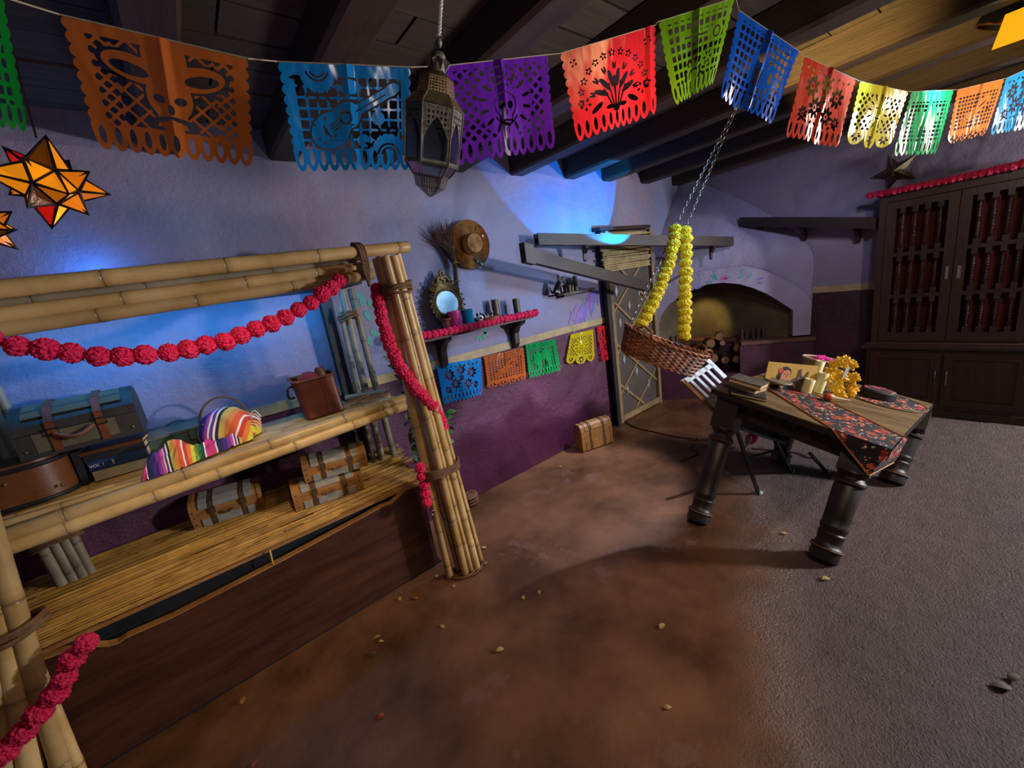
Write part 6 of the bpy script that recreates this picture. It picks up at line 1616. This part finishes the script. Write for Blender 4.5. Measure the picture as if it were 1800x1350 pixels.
# table runner
def printed(name, base, cols, scale, dens=.5):
    mt = bpy.data.materials.new(name); mt.use_nodes = True; t = mt.node_tree; b = t.nodes['Principled BSDF']
    tc = N(t, 'ShaderNodeTexCoord'); prev = None; cur = None
    rgb = N(t, 'ShaderNodeRGB'); rgb.outputs[0].default_value = lin(base); cur = rgb.outputs[0]
    for i, (c_, sc2, th, pet) in enumerate(cols):
        mp = N(t, 'ShaderNodeMapping'); mp.inputs['Location'].default_value = (i * 3.1, i * 1.7, i * 2.3); t.links.new(tc.outputs['Object'], mp.inputs[0])
        vo = N(t, 'ShaderNodeTexVoronoi', Scale=scale * sc2); t.links.new(mp.outputs[0], vo.inputs['Vector'])
        nz = N(t, 'ShaderNodeTexNoise', Scale=scale * 4 * sc2); t.links.new(mp.outputs[0], nz.inputs['Vector'])
        ad = N(t, 'ShaderNodeMath', operation='MULTIPLY_ADD'); ad.inputs[1].default_value = pet; t.links.new(nz.outputs[0], ad.inputs[0]); t.links.new(vo.outputs['Distance'], ad.inputs[2])
        lt = N(t, 'ShaderNodeMath', operation='LESS_THAN'); lt.inputs[1].default_value = th + pet * .5; t.links.new(ad.outputs[0], lt.inputs[0])
        mx = N(t, 'ShaderNodeMix'); mx.data_type = 'RGBA'; mx.inputs[7].default_value = lin(c_); t.links.new(lt.outputs[0], mx.inputs[0]); t.links.new(cur, mx.inputs[6]); cur = mx.outputs[2]
    t.links.new(cur, b.inputs['Base Color']); b.inputs['Roughness'].default_value = .8; return mt
PRC = [('#8a2a1c', .8, .34, .5), ('#c04a2c', 1.0, .24, .5), ('#c8883c', 1.5, .20, .4), ('#2f4a5e', 1.1, .2, .5), ('#b83a34', .9, .18, .3), ('#d8c8b0', 1.3, .14, .5), ('#1c1418', 2.2, .16, .3), ('#d8a868', 2.6, .16, .3)]
M['runner'] = printed('floral_runner_print', '#17131a', PRC, 17); M['gold'] = mat('gold_braid', '#b07a34', '#7a4420', rough=.6, scale=120)
ru = thing('table_runner', 'dark floral table runner with red flowers and gold braid draped over the near table corner', 'table runner', TN_)
q = [PT(1338, 676), PT(1464, 754.5), PT(1588, 769), PT(1420, 688)]   # back-left, front edge, right edge, back-right
h_ = .0025
EL = TL_ + e1 * (q[1] - TL_).dot(e1); ER = TN_ + e2 * (q[2] - TN_).dot(e2); NC = TN_.copy()
lift = TUP * h_; outF = -e2 * .012; outR = e1 * .012
bb = MB(); Pl = [q[0] + lift, EL + lift - e2 * .004, NC + lift + (e1 - e2) * .006, ER + lift + e1 * .004, q[3] + lift]
bb.add(Pl, [(0, 1, 2), (0, 2, 4), (4, 2, 3)]); bb.build('runner_top', M['runner'], ru, smooth=False)
tipB = PP(1527, 836, TN_ - e2 * .012, e2); tipR = PP(1570, 813, TN_ + e1 * .012, e1)
bbm = NC + (e1 - e2) * .016 + TG * .085
def drop(u, v):
    a = (EL + lift - e2 * .010).lerp(NC + lift + (e1 - e2) * .010, u); b_ = (EL + lift - e2 * .012).lerp(tipB, u)
    return a.lerp(b_, v) + (-e2) * (.010 * math.sin(PI * v) * math.sin(6 * u)) * u
bb = MB(); bb.grid(drop, 10, 8); bb.build('runner_drop', M['runner'], ru)
def drop2(u, v):
    a = (NC + lift + (e1 - e2) * .010).lerp(ER + lift + e1 * .010, u); b_ = tipB.lerp(tipR, min(1, u * 2.0)).lerp(ER + lift + e1 * .012 + TG * .01, max(0, u * 2 - 1))
    return a.lerp(b_, v) + e1 * (.012 * math.sin(PI * v))
bb = MB(); bb.grid(drop2, 10, 8); bb.build('runner_drop', M['runner'], ru)
for pts in ([q[0] + lift, EL + lift - e2 * .010, tipB], [q[3] + lift, ER + lift + e1 * .008], [tipB, tipR, ER + lift + e1 * .01 + TG * .01], [q[0] + lift, q[3] + lift]):
    bb = MB(); bb.tube([p_ + TUP * .001 for p_ in pts], .005, 6); bb.build('gold_braid', M['gold'], ru)
# --- things on the table
TB = 'books on the table corner'
def tbook(label, px0, py0, px1, py1, h, t_, depth, cover, spinex=False, pages='paper'):
    a, c = PT(px0, py0, h), PT(px1, py1, h); u = c - a; v = TUP.cross(u.normalized()); 
    return book(label, a + v * 0.0, u, v * depth, TUP * t_, cover, TB, pages=pages)
def tbook2(label, px0, py0, px1, py1, h, t_, depth, cover):   # page edges face the viewer
    a, c = PT(px0, py0, h), PT(px1, py1, h); u = c - a; v = TUP.cross(u.normalized())
    return book(label, a + v * depth + u, -u, -v * depth, TUP * t_, cover, TB)
M['bookgrey'] = mat('worn_grey_book', '#5e5448', '#4a4238', rough=.7, scale=20); M['bookolive'] = mat('olive_book', '#5a4c30', '#463a26', rough=.6, scale=20)
tbook2('thin open-paged book lowest in the table corner stack', 1283, 693, 1346, 707, .003, .018, .15, 'bookblack')
tbook2('olive middle book of the table corner stack', 1273, 676, 1326, 694, .022, .030, .16, 'bookolive')
tbook2('grey worn top book of the table corner stack', 1279, 671, 1336, 688, .053, .028, .15, 'bookgrey')
# wooden disc on a foot
dc = PT(1362, 684, .0); dsc = thing('wooden_disc_stand', 'small round wooden disc with upright peg on a foot behind the books', 'stand', dc)
M['disc'] = mat('grey_disc_wood', '#7a6a52', '#5e5040', rough=.6, scale=10)
bb = MB(); bb.lathe([(.03, 0), (.028, .018), (.012, .028), (.012, .04)], dc, TUP, 18); bb.build('foot', M['tablewood'], dsc)
bb = MB(); bb.lathe([(.05, .04), (.074, .05), (.078, .056), (.074, .062), (0, .062)], dc, TUP, 28); bb.build('disc', M['disc'], dsc)
bb = MB(); bb.lathe([(.004, .062), (.0035, .085)], dc, TUP, 8); bb.build('peg', M['tablewood'], dsc)
# picture board: woman with a dark dog
a, c = PT(1343, 690, .0), PT(1437, 697, .0)
a = PT(1341, 682, .0); c = PT(1430, 690, .0)
pu = (c - a).normalized(); pw = TUP.cross(pu); pn = (-pw + TUP * .12).normalized(); pup = (TUP + pw * .14).normalized(); PWd = .255
LP0 = a
def PPt(px, py): return PP(px, py, LP0, pn)
c0 = [PPt(1341, 690), PPt(1430, 703), PPt(1437, 642), PPt(1351, 626)]
PWd = (c0[2] - c0[3]).length; PHt = .165
pic = thing('picture_board', 'yellow picture board of a smiling woman and dark dog leaning on the table', 'picture', a)
O3 = a
def PC3(x, y, o=0.0): return O3 + pu * (x * PWd) + pup * (y * PHt) - (pw - TUP * .14).normalized() * (o)
bb = MB(); bb.fbox(PC3(0, 0, 0), pu * PWd, (pw - TUP * .14).normalized() * .006, pup * PHt); bb.build('board', mat('ochre_print', '#c09a3c', '#b08c38', rough=.55, scale=4), pic, smooth=False)
PCOL = {k: mat('print_' + k, v, None, rough=.55, bump=0) for k, v in dict(skin='#c08058', hair='#2a1812', rose='#c84a3c', dress='#20303c', dog='#43352f', white='#e8dcc8', lip='#9a2c28', doghi='#5c4a40', gold='#d8b850').items()}
_lay = [0]
def pshape(name, pts, c_):
    _lay[0] += 1; bb = MB(); bb.prism([PC3(x, y, .0004 + .00012 * _lay[0]) for x, y in pts], -(pw - TUP * .14).normalized() * .0001); bb.build(name, PCOL[c_], pic, smooth=False)
def el(cx, cy, rx, ry, rot=0, n=18): return [(cx + rx * math.cos(t_) * math.cos(rot) - ry * math.sin(t_) * math.sin(rot), cy + (rx * math.cos(t_) * math.sin(rot) + ry * math.sin(t_) * math.cos(rot)) * PWd / PHt) for t_ in [2 * PI * i / n for i in range(n)]]
pshape('printed_shoulder', [(.12, 0), (.18, .18), (.30, .30), (.44, .30), (.56, .20), (.62, 0)], 'skin'); pshape('printed_dress', [(.36, 0), (.44, .22), (.50, .26), (.60, .16), (.64, 0)], 'dress')
pshape('printed_hair', el(.36, .62, .125, .135, -.4), 'hair'); pshape('printed_bun', el(.26, .44, .05, .075, .2), 'hair'); pshape('printed_neck', [(.30, .25), (.30, .5), (.42, .45), (.44, .26)], 'skin')
pshape('printed_face', el(.385, .56, .085, .125, -.25), 'skin'); pshape('printed_fringe', [(.28, .60), (.29, .78), (.38, .86), (.47, .78), (.48, .68), (.42, .76), (.34, .72), (.31, .62)], 'hair'); pshape('printed_rose', el(.27, .72, .048, .05), 'rose')
for x, y, r_ in ((.355, .62, .2), (.42, .59, .0)): pshape('printed_brow', el(x, y, .022, .006, r_), 'hair'); pshape('printed_eye', el(x, y - .05, .018, .005, r_ - .1), 'hair')
pshape('printed_nose', el(.405, .50, .008, .018, -.2), 'rose'); pshape('printed_lips', el(.40, .40, .036, .012, .12), 'lip'); pshape('printed_smile', el(.40, .405, .028, .006, .12), 'white')
pshape('printed_dog', [(.62, 0), (.62, .2), (.58, .30), (.52, .30), (.50, .36), (.55, .44), (.62, .52), (.63, .80), (.67, .84), (.70, .58), (.76, .56), (.80, .76), (.83, .76), (.82, .52), (.80, .36), (.84, .2), (.86, 0)], 'dog')
pshape('printed_dog_snout', [(.52, .31), (.58, .34), (.66, .40), (.66, .46), (.60, .42), (.53, .37)], 'doghi'); pshape('printed_dog_eye', el(.655, .50, .01, .008), 'gold')
# woven basket with pink flowers
M['splint'] = mat('pale_splint', '#6f5340', '#85684f', rough=.7, scale=20, stretch=(1, 1, 5), bump=.3); M['rimwood'] = mat('pale_rim', '#b0a088', '#988870', rough=.6)
bc = PT(1436, 664, 0); fb = thing('flower_basket', 'oval splint basket with pale rim filled with magenta flowers at the back of the table', 'basket', bc)
bu = (PT(1480, 668) - PT(1400, 655)).normalized(); bw = TUP.cross(bu)
bH = .135
def BK(a, k, h): return bc + bu * (math.cos(a) * k * .125) + bw * (math.sin(a) * k * .085) + TUP * h
bb = MB(); bb.grid(lambda u, v: BK(2 * PI * u, .82 + .18 * v, .004 + bH * v), 36, 6, True); bb.add([BK(2 * PI * i / 36, .82, .005) for i in range(36)], [tuple(range(36))]); bb.build('basket_wall', M['splint'], fb)
for h in (.02, .045, .066):
    bb = MB(); bb.tube([BK(2 * PI * i / 36, .84 + .18 * h / bH, h) for i in range(36)], .0035, 5, False, closed=True); bb.build('splint_band', M['splint'], fb)
bb = MB(); bb.tube([BK(2 * PI * i / 36, 1.02, bH) for i in range(36)], .007, 8, False, closed=True); bb.build('basket_rim', M['rimwood'], fb)
bb = MB(); bb.add([BK(2 * PI * i / 24, .95, bH - .03) for i in range(24)], [tuple(range(24))]); bb.build('red_lining', M['redcloth'], fb)
M['magenta'] = mat('magenta_petals', '#d81a9a', '#f044b0', rough=.6, scale=30, bump=.3); MAG = pom_mesh('magenta_flower', M['magenta'], .3, 5)
for k, (x, y, r_) in enumerate([(-.03, .0, .028), (.0, .02, .032), (.03, -.01, .028), (-.055, .01, .022), (.05, .02, .022), (.07, .0, .018)]):
    e = inst(MAG, 'magenta_flower', fb, bc + bu * x + bw * y + TUP * (bH - .005 - .004 * k), (k, k * 2, 0), r_)
bb = MB(); bb.tube([BK(-.6, 1.06, bH + .002), BK(-.45, 1.10, bH - .03), BK(-.3, 1.06, bH + .002)], .006, 6); bb.build('side_handle', M['rimwood'], fb)
# candles
for lb, px, py, r_, h in (('tall pale candle at the back of three on the table', 1427, 677, .026, .165), ('tallest pillar candle at the right of three candles', 1436, 689, .029, .125), ('short pillar candle in front of the picture board', 1416, 689, .029, .085)):
    c_ = PT(px, py, .003); o = thing('pillar_candle', lb, 'candle', c_, 'cream pillar candles'); bb = MB()
    bb.lathe([(0, 0), (r_, 0), (r_, h - .004), (r_ - .003, h), (r_ - .008, h - .003), (.003, h - .012), (0, h - .012)], c_, TUP, 22, False); bb.build('wax', M['wax'], o)
    bb = MB(); bb.lathe([(.0012, h - .012), (.001, h + .004)], c_, TUP, 6); bb.build('wick', M['black'], o)
# marigold bunch with tag
M['mari'] = mat('golden_petals', '#f0b20a', '#ffd22a', rough=.6, scale=40, bump=.25)
def bloom(name, m_, rings=((9, 1.0, .15), (8, .75, .5), (6, .48, .9), (4, .25, 1.2))):
    bb = MB(); rr = random.Random(4)
    for n_, r_, el_ in rings:
        for k in range(n_):
            a = 2 * PI * (k + rr.random() * .5) / n_; d = Vector((math.cos(a) * math.cos(el_), math.sin(a) * math.cos(el_), math.sin(el_))); s_ = Vector((-math.sin(a), math.cos(a), 0)); up_ = d.cross(s_)
            L = r_ * rr.uniform(.85, 1.1); w_ = .3
            bb.add([Vector((0, 0, 0)), d * L * .5 - s_ * w_ + up_ * .05, d * L * .95 - s_ * w_ * .6 - up_ * .1, d * L * 1.02 + up_ * .02, d * L * .95 + s_ * w_ * .6 - up_ * .1, d * L * .5 + s_ * w_ + up_ * .05], [(0, 1, 5), (1, 2, 3), (1, 3, 5), (5, 3, 4)])
    return bb.mesh(name, [m_], (0, 0, 0), False)
BLM = bloom('marigold_bloom', M['mari'])
mb0 = PT(1478, 696, .0); mg = thing('marigold_bunch', 'bunch of golden marigolds with a white tag standing on the table', 'flowers', mb0)
for k, (px, py, r_) in enumerate([(1484, 636, .046), (1497, 641, .036), (1462, 655, .045), (1475, 664, .05), (1490, 672, .05), (1500, 664, .04), (1470, 680, .042), (1488, 690, .048), (1475, 694, .04), (1498, 684, .036), (1455, 664, .03), (1466, 640, .03)]):
    p_ = PD(px, py, (R := None) or 0) if False else None
    dep = (mb0 - V(CAMP)).dot(V(RM[:, 2])) - .01 + .012 * ((k * 7) % 5 - 2)
    p_ = PD(px, py, dep); dv = (V(CAMP) - p_).normalized() + Vector((random.uniform(-.5, .5), random.uniform(-.5, .5), random.uniform(-.2, .6)))
    e = inst(BLM, 'bloom', mg, p_, dv.to_track_quat('Z', 'Y').to_euler(), r_)
    bb = MB(); bb.tube(spline([p_ - dv.normalized() * .01, p_.lerp(mb0, .5) + TUP * .01, mb0 + TUP * .006], 4), .0022, 5); bb.build('stem', M['greenleaf'], mg)
for k, (px, py) in enumerate(((1458, 672), (1453, 682), (1466, 668), (1472, 648))):
    p_ = PD(px, py, (mb0 - V(CAMP)).dot(V(RM[:, 2])) + .02); inst(LG, 'leaf', mg, p_, (k, k * 1.3, k * 2), .05)
p_ = PD(1486, 657, (mb0 - V(CAMP)).dot(V(RM[:, 2])) - .05); tu = e1 * .3 + e2 * -.2
bb = MB(); rt = (PD(1496, 655, 2) - PD(1486, 657, 2)).normalized(); bb.fbox(p_ - rt * .012 - TUP * .03, rt * .024, rt.cross(TUP) * .002, TUP * .07); tg_ = bb.build('price_tag', mat('grey_tag', '#b0aca4', None, rough=.5), mg, smooth=False)
for k in range(4):
    bb = MB(); bb.fbox(p_ - rt * .008 - TUP * (.018 - .014 * k) - rt.cross(TUP) * .0006, rt * .016, rt.cross(TUP) * .0005, TUP * .005); bb.build('tag_line', mat('tag_ink', '#5a5650', None), tg_, smooth=False) if k < 3 else None
# maraca
a, c = PT(1456, 697, .03), PT(1502, 706, .012); mar = thing('maraca', 'red tipped wooden maraca lying in front of the marigolds', 'maraca', a)
d_ = (c - a).normalized(); bb = MB(); bb.lathe([(0, -.024), (.013, -.019), (.021, -.004), (.021, .012), (.014, .035), (.008, .06), (.006, .13), (.008, .14), (0, .142)], a, d_, 18, False); bb.build('maraca_body', mat('maraca_wood', '#8a6038', '#a0784a', rough=.4), mar)
bb = MB(); bb.lathe([(0, -.025), (.014, -.02), (.0218, -.005), (.0218, .003)], a, d_, 18, False); bb.build('red_tip', mat('maraca_red', '#a02a1c', '#c0442c', rough=.4), mar)
# placemat and round tin
pc_ = PT(1553, 702, .0); pm = thing('round_placemat', 'round floral placemat lying at the right end of the table', 'placemat', pc_)
bb = MB(); bb.lathe([(0, .001), (.20, .001), (.20, .004), (0, .004)], pc_, TUP, 40, False); bb.build('mat_cloth', M['runner'], pm)
bb = MB(); bb.tube([pc_ + (e1 * math.cos(t_) + e2 * math.sin(t_)) * .20 + TUP * .004 for t_ in [2 * PI * i / 40 for i in range(40)]], .004, 6, False, closed=True); bb.build('mat_edge', M['twine'], pm)
hb = PT(1541, 697, .005); tin = thing('round_box', 'black round box with painted red lid on the placemat', 'box', hb)
bb = MB(); bb.lathe([(.085, 0), (.09, .004), (.088, .042), (.083, .046), (0, .046)], hb, TUP, 32); bb.build('box_body', M['black'], tin)
M['boxtop'] = printed('painted_lid', '#2a1418', [('#a02a30', .8, .35, .5), ('#d8c8b8', 1.2, .2, .6), ('#1c2a2c', 1.6, .18, .4)], 22)
bb = MB(); bb.lathe([(0, .047), (.078, .047), (.076, .049), (0, .050)], hb, TUP, 32, False); bb.build('painted_lid', M['boxtop'], tin)

# ================================================================== WHITE SLATTED CHAIR behind the table
M['chairwhite'] = mat('pale_blue_white_paint', '#c4d4e0', '#a8bccc', rough=.4, scale=14, bump=.05); M['chairleg'] = mat('dark_chair_metal', '#20242a', '#2c3238', rough=.35, metal=.5)
ch = thing('folding_chair', 'pale slatted folding chair leaning behind the left corner of the table', 'chair', PZ(1335, 866))
cdep = 2.62
def CH(px, py, d=0.0): return PD(px, py, cdep + d)
up_a, up_b = CH(1201, 668), CH(1250, 638, .06)    # top rail ends
dirr = (CH(1262, 727, .06) - CH(1201, 668)).normalized()
rail = up_b - up_a; nrm_c = rail.cross(dirr).normalized()
def slat(a, L, w_, nm, m_='chairwhite', t_=.012):
    bb = MB(); s_ = rail.normalized() * w_; bb.fbox(a - s_ * .5, dirr * L, s_, nrm_c * t_); bb.build(nm, M[m_], ch, smooth=False)
LBK = .33
slat(up_a, LBK + .05, .026, 'back_stile', 'edgewood', .02); slat(up_b - dirr * .05, .20, .03, 'back_stile', t_=.02)
for k in range(4): slat(up_a + rail * (.16 + .20 * k), LBK - .03 - .045 * k, .020, 'back_slat')
bb = MB(); bb.fbox(up_a - dirr * .0, rail, dirr * .035, nrm_c * .016); bb.build('top_rail', M['chairwhite'], ch, smooth=False)
seatc = up_a + rail * .5 + dirr * .36
bb = MB(); bb.fbox(up_a + dirr * .30 + rail * .0, rail, dirr * .02, nrm_c * .016); bb.build('lower_rail', M['chairwhite'], ch, smooth=False)
l1a, l1b = PZ(1335, 867, .004), PD(1296, 752, 2.40); l2a, l2b = PZ(1392, 829, .004), PD(1364, 774, 2.55)
for a, c in ((l1a, l1b), (l2a, l2b), (PZ(1455, 829, .004), PD(1425, 795, 2.6))):
    bb = MB(); d_ = (c - a); s_ = d_.cross(Vector((0, 0, 1))).normalized() * .022; bb.fbox(a - s_ * .5, s_, d_.cross(s_).normalized() * .016, d_); lgc = bb.build('leg', M['chairleg'], ch, smooth=False)
    bb = MB(); bb.box(a + Vector((0, 0, .006)), (.03, .03, .012)); bb.build('foot_cap', M['chairwhite'], lgc, smooth=False)
bb = MB(); bb.tube([l1a.lerp(l1b, .55), l2a.lerp(l2b, .75)], .007, 6); bb.build('brace', M['chairleg'], ch)
sa = l1b + Vector((0, .0, .0)); bb = MB()
bb.fbox(l1b - Vector((.02, .0, 0)), (l2b - l1b) * 1.3, Vector((.25, .14, -.02)), Vector((0, 0, .02))); bb.build('seat', M['chairleg'], ch, smooth=False)
# pink flower and clear goblet on the floor behind the left table leg
M['clear'] = mat('clear_plastic', '#f0f4fa', None, rough=.05, trans=1.0, bump=0)
gp = PZ(1303, 797, .003); gob = thing('clear_goblet', 'clear goblet holding a pink paper flower under the table', 'vase', gp)
bb = MB(); bb.lathe([(.03, 0), (.03, .003), (.006, .01), (.006, .05), (.03, .075), (.042, .13), (.036, .16), (.033, .158), (.039, .13), (.027, .078), (0, .058)], gp, (GRAV * -1), 20, False); bb.build('goblet_glass', M['clear'], gob)
inst(POM, 'paper_flower', gob, PD(1322, 770, (gp - V(CAMP)).dot(V(RM[:, 2])) + .02), (.3, .4, 0), (.05, .04, .05))

# ================================================================== WICKER BASKET, CHAINS AND MARIGOLD GARLANDS
M['wicker'] = mat('brown_wicker', '#96603a', '#5a3420', rough=.5, scale=18, bump=.1, vcol=True, contrast=(.3, .7))
BD = 2.28
pL, pR = PD(1092, 600, BD - .05), PD(1226, 648, BD + .02)
ctr = (pL + pR) / 2; bx_ = (pR - pL); LBX = bx_.length / 2; bx_.normalize()
by_ = GRAV.cross(bx_).normalized(); by_ = by_ if by_.dot(V(CAMP) - ctr) > 0 else -by_
bz_ = bx_.cross(by_); bz_ = bz_ if bz_.z > 0 else -bz_
wk = thing('wicker_basket', 'brown wicker basket hanging tilted from two chains with yellow garlands', 'basket', ctr)
def WB(a, h, k=1.0):   # h 0..1 height
    c_, s_ = math.cos(a), math.sin(a); q_ = (abs(c_) ** 3 + abs(s_) ** 3) ** (-1 / 3)
    f_ = .86 + .14 * h
    return ctr + bx_ * (LBX * q_ * c_ * f_ * k) + by_ * (.115 * q_ * s_ * f_ * k) + bz_ * (-.045 + .115 * h + .018 * c_ * c_ * h)
r_ = random.Random(12); bb = MB()
for row in range(13):
    h = row / 12
    for sg in (0, 1):
        s_ = r_.uniform(.6, 1.5); bb.cur = (s_, s_ * .92, s_ * .85); n_ = 96
        pts = [WB(2 * PI * i / n_, h + .035 * math.sin(16 * 2 * PI * i / n_ + sg * PI), 1 + .03 * math.cos(16 * 2 * PI * i / n_ + sg * PI + (row % 2) * PI)) for i in range(n_)]
        bb.tube(pts, .0042, 5, False, closed=True)
wo = bb.build('weave', M['wicker'], wk); wo['kind'] = 'stuff'
for i in range(16):
    bb = MB(); a = 2 * PI * (i + .5) / 16; bb.cur = (.9, .85, .8); bb.tube([WB(a, -.02), WB(a, .5), WB(a, 1.0)], .005, 6); bb.build('stake', M['wicker'], wk)
for sg in (0, 1):
    bb = MB(); bb.cur = (1.3, 1.15, 1.0); n_ = 120; bb.tube([WB(2 * PI * i / n_, 1.06 + .04 * math.sin(20 * 2 * PI * i / n_ + sg * PI), 1.01 + .03 * math.cos(20 * 2 * PI * i / n_ + sg * PI)) for i in range(n_)], .006, 6, False, closed=True); bb.build('rim_braid', M['wicker'], wk)
bb = MB(); bb.cur = (.5, .45, .4); bb.add([WB(2 * PI * i / 32, .0, .98) for i in range(32)], [tuple(range(32))]); bb.build('basket_floor', M['wicker'], wk, smooth=False)
for a in (2.3, -.45, .75):
    bb = MB(); p_ = WB(a, 1.05); t_ = (WB(a + .15, 1.05) - p_).normalized(); bb.tube(spline([p_ - t_ * .05, p_ - t_ * .03 + bz_ * .03, p_ + bz_ * .04, p_ + t_ * .03 + bz_ * .03, p_ + t_ * .05], 5), .007, 6); bb.build('leather_handle', M['strap'], wk)
def link_mesh():
    bb = MB(); bb.tube([(0, .006 * math.cos(a), .013 * math.sin(a)) for a in [2 * PI * i / 14 for i in range(14)]], .0021, 5, False, closed=True); return bb.mesh('link', [M['chain']], (0, 0, 0), True)
LK = link_mesh()
def chain(label, a, c):
    o = thing('hanging_chain', label, 'chain', a, 'chains holding the wicker basket'); d_ = c - a; L_ = d_.length; d_.normalize(); n_ = int(L_ / .0205); q_ = d_.to_track_quat('Z', 'Y')
    for i in range(n_):
        e = inst(LK, 'link', o, a + d_ * (L_ * (i + .5) / n_), (q_ @ Matrix.Rotation(PI / 2 * (i % 2) + .4, 3, 'Z').to_quaternion()).to_euler())
CT = PD(1296, 182, 2.22)
h1, h2 = PD(1187, 400, BD), PD(1205, 402, BD)
chain('left strand of steel chain from the ceiling beam to the left yellow garland', CT, h1); chain('right strand of steel chain from the ceiling beam to the right yellow garland', CT + Vector((.012, 0, 0)), h2)
chain('lower chain running from the garland top to the far left end of the wicker basket', h1 + bz_ * -.01, WB(PI * .92, 1.04)); 
chain('short chain behind the left yellow garland reaching the back of the basket', PD(1162, 462, BD + .08), WB(-PI * .62, 1.04))
mgl = dict(nm='marigold', cat='garland', grp='yellow marigold garlands', cordm='greenleaf')
garland('left yellow marigold garland slanting down to the wicker basket', [PD(px, py, BD - .03) for px, py in [(1187, 404), (1183, 436), (1176, 462), (1164, 497), (1152, 524), (1140, 548), (1128, 568)]], .036, MARI, space=.56, seed=11, **mgl)
garland('right yellow marigold garland hanging straight down to the wicker basket', [PD(px, py, BD - .03) for px, py in [(1205, 406), (1205, 470), (1204, 540), (1203, 604)]], .037, MARI, space=.62, seed=12, **mgl)

# ================================================================== FLOOR CLUTTER
cbm = mat('orange_cable', '#5a2a14', None, rough=.5); cb2 = mat('brown_cable', '#3a2418', None, rough=.5)
pts = [PZ(px, py, .006) for px, py in [(1098, 740), (1120, 752), (1150, 759), (1185, 767), (1220, 771)]]
pc = thing('power_cable', 'thin orange power cable with silver plug lying on the floor by the lattice door', 'cable', pts[-1])
bb = MB(); bb.tube(spline(pts, 6), .005, 6); bb.build('cord', cbm, pc)
bb = MB(); d_ = (PZ(1246, 771, .012) - PZ(1224, 772, .012)); bb.lathe([(.012, 0), (.016, .01), (.016, .03), (.011, .034), (.013, .05), (.013, d_.length), (0, d_.length)], PZ(1222, 772, .017), d_.normalized(), 12); bb.build('plug', M['tube'], pc)
bb = MB(); bb.tube(spline([PZ(px, py, .006) for px, py in [(1225, 778), (1214, 786), (1228, 796), (1215, 803), (1195, 811)]], 6), .004, 6); tag(bb.build('loose_cable', cb2), 'thin brown cable end curling on floor left of the table leg', 'cable')
bb = MB(); bb.tube(spline([PZ(px, py, .006) for px, py in [(1320, 788), (1360, 792), (1400, 796), (1425, 805), (1445, 804)]], 6), .004, 6); tag(bb.build('loose_cable', cb2), 'dark cable lying on floor under the back of the table', 'cable')
bb = MB(); p_ = PZ(1086, 748, .004); bb.box(p_ + Vector((0, 0, .006)), (.05, .03, .012), Matrix.Rotation(.5, 3, 'Z')); tag(bb.build('dark_chip', M['black'], smooth=False), 'small dark chip on floor beside the lattice door foot', 'debris')
LFM = [leaf_mesh('dry_leaf', mat('dry_leaf_' + c, c, None, rough=.7), 1, .28) for c in ('#8a5a2c', '#a88a4c', '#9a4418', '#4a4a34')]
LL_ = [(664, 1100 + 28, 1, 'pale dry leaf on floor left of centre'), (723, 1053, 2, 'orange curled leaf on floor near the bench board'), (735, 1052, 2, 'orange sliver leaf beside another near the bench board'), (704, 1056, 1, 'tiny pale leaf on floor by the bench board end'), (948, 1037, 1, 'small pale leaf on open floor right of the post'), (921, 1054, 1, 'tiny leaf left of the pale leaf on open floor'), (774, 1098, 1, 'pale oblong leaf on open floor'), (886, 1140, 1, 'pale leaf in the middle of the brown floor'), (655, 1125, 1, 'pale leaf on the left floor'), (648, 1157, 3, 'dark green curled leaf on the left floor'), (676, 1255, 2, 'orange leaf at the lower middle floor'), (452, 1336, 2, 'brown leaf at the bottom edge of floor'), (425, 1239, 0, 'brown leaf beside the bench board foot'), (1458, 1016, 1, 'pale broken leaf in front of the near table leg'), (1780, 1210, 3, 'grey-green crumpled leaf at the right edge of floor'), (1772, 1196, 3, 'small crumpled leaf just above the right edge leaf'), (1166, 1243, 1, 'small pale flake on the worn floor'), (1160, 1106, 1, 'thin pale sliver on the brown floor'), (1384, 938, 1, 'small pale leaf under the table front'), (1000 - 12, 820, 1, 'pale straw on floor below the chest'), (797, 1027, 1, 'pale bark piece before the bamboo post'), (856, 987, 0, 'brown leaf right of the bamboo post foot'), (855, 963, 1, 'pale leaf right of the bamboo post'), (768, 1016, 1, 'pale leaf left of the bamboo post foot'), (680, 1035, 3, 'grey leaf at the bench board end')]
r_ = random.Random(31)
for k, (px, py, ci, lb) in enumerate(LL_):
    p_ = PZ(px, py, .004); o = bpy.data.objects.new('dry_leaf', LFM[ci]); COL.objects.link(o); o.location = p_; s_ = r_.uniform(.028, .042) * (1.5 if ci == 3 and px > 1700 else 1)
    o.scale = (s_, s_, s_); o.rotation_euler = (r_.uniform(-.15, .15), r_.uniform(-.15, .15), r_.uniform(0, 6)); ORG[o.name] = p_; tag(o, lb, 'leaf', 'dry leaves on the floor')
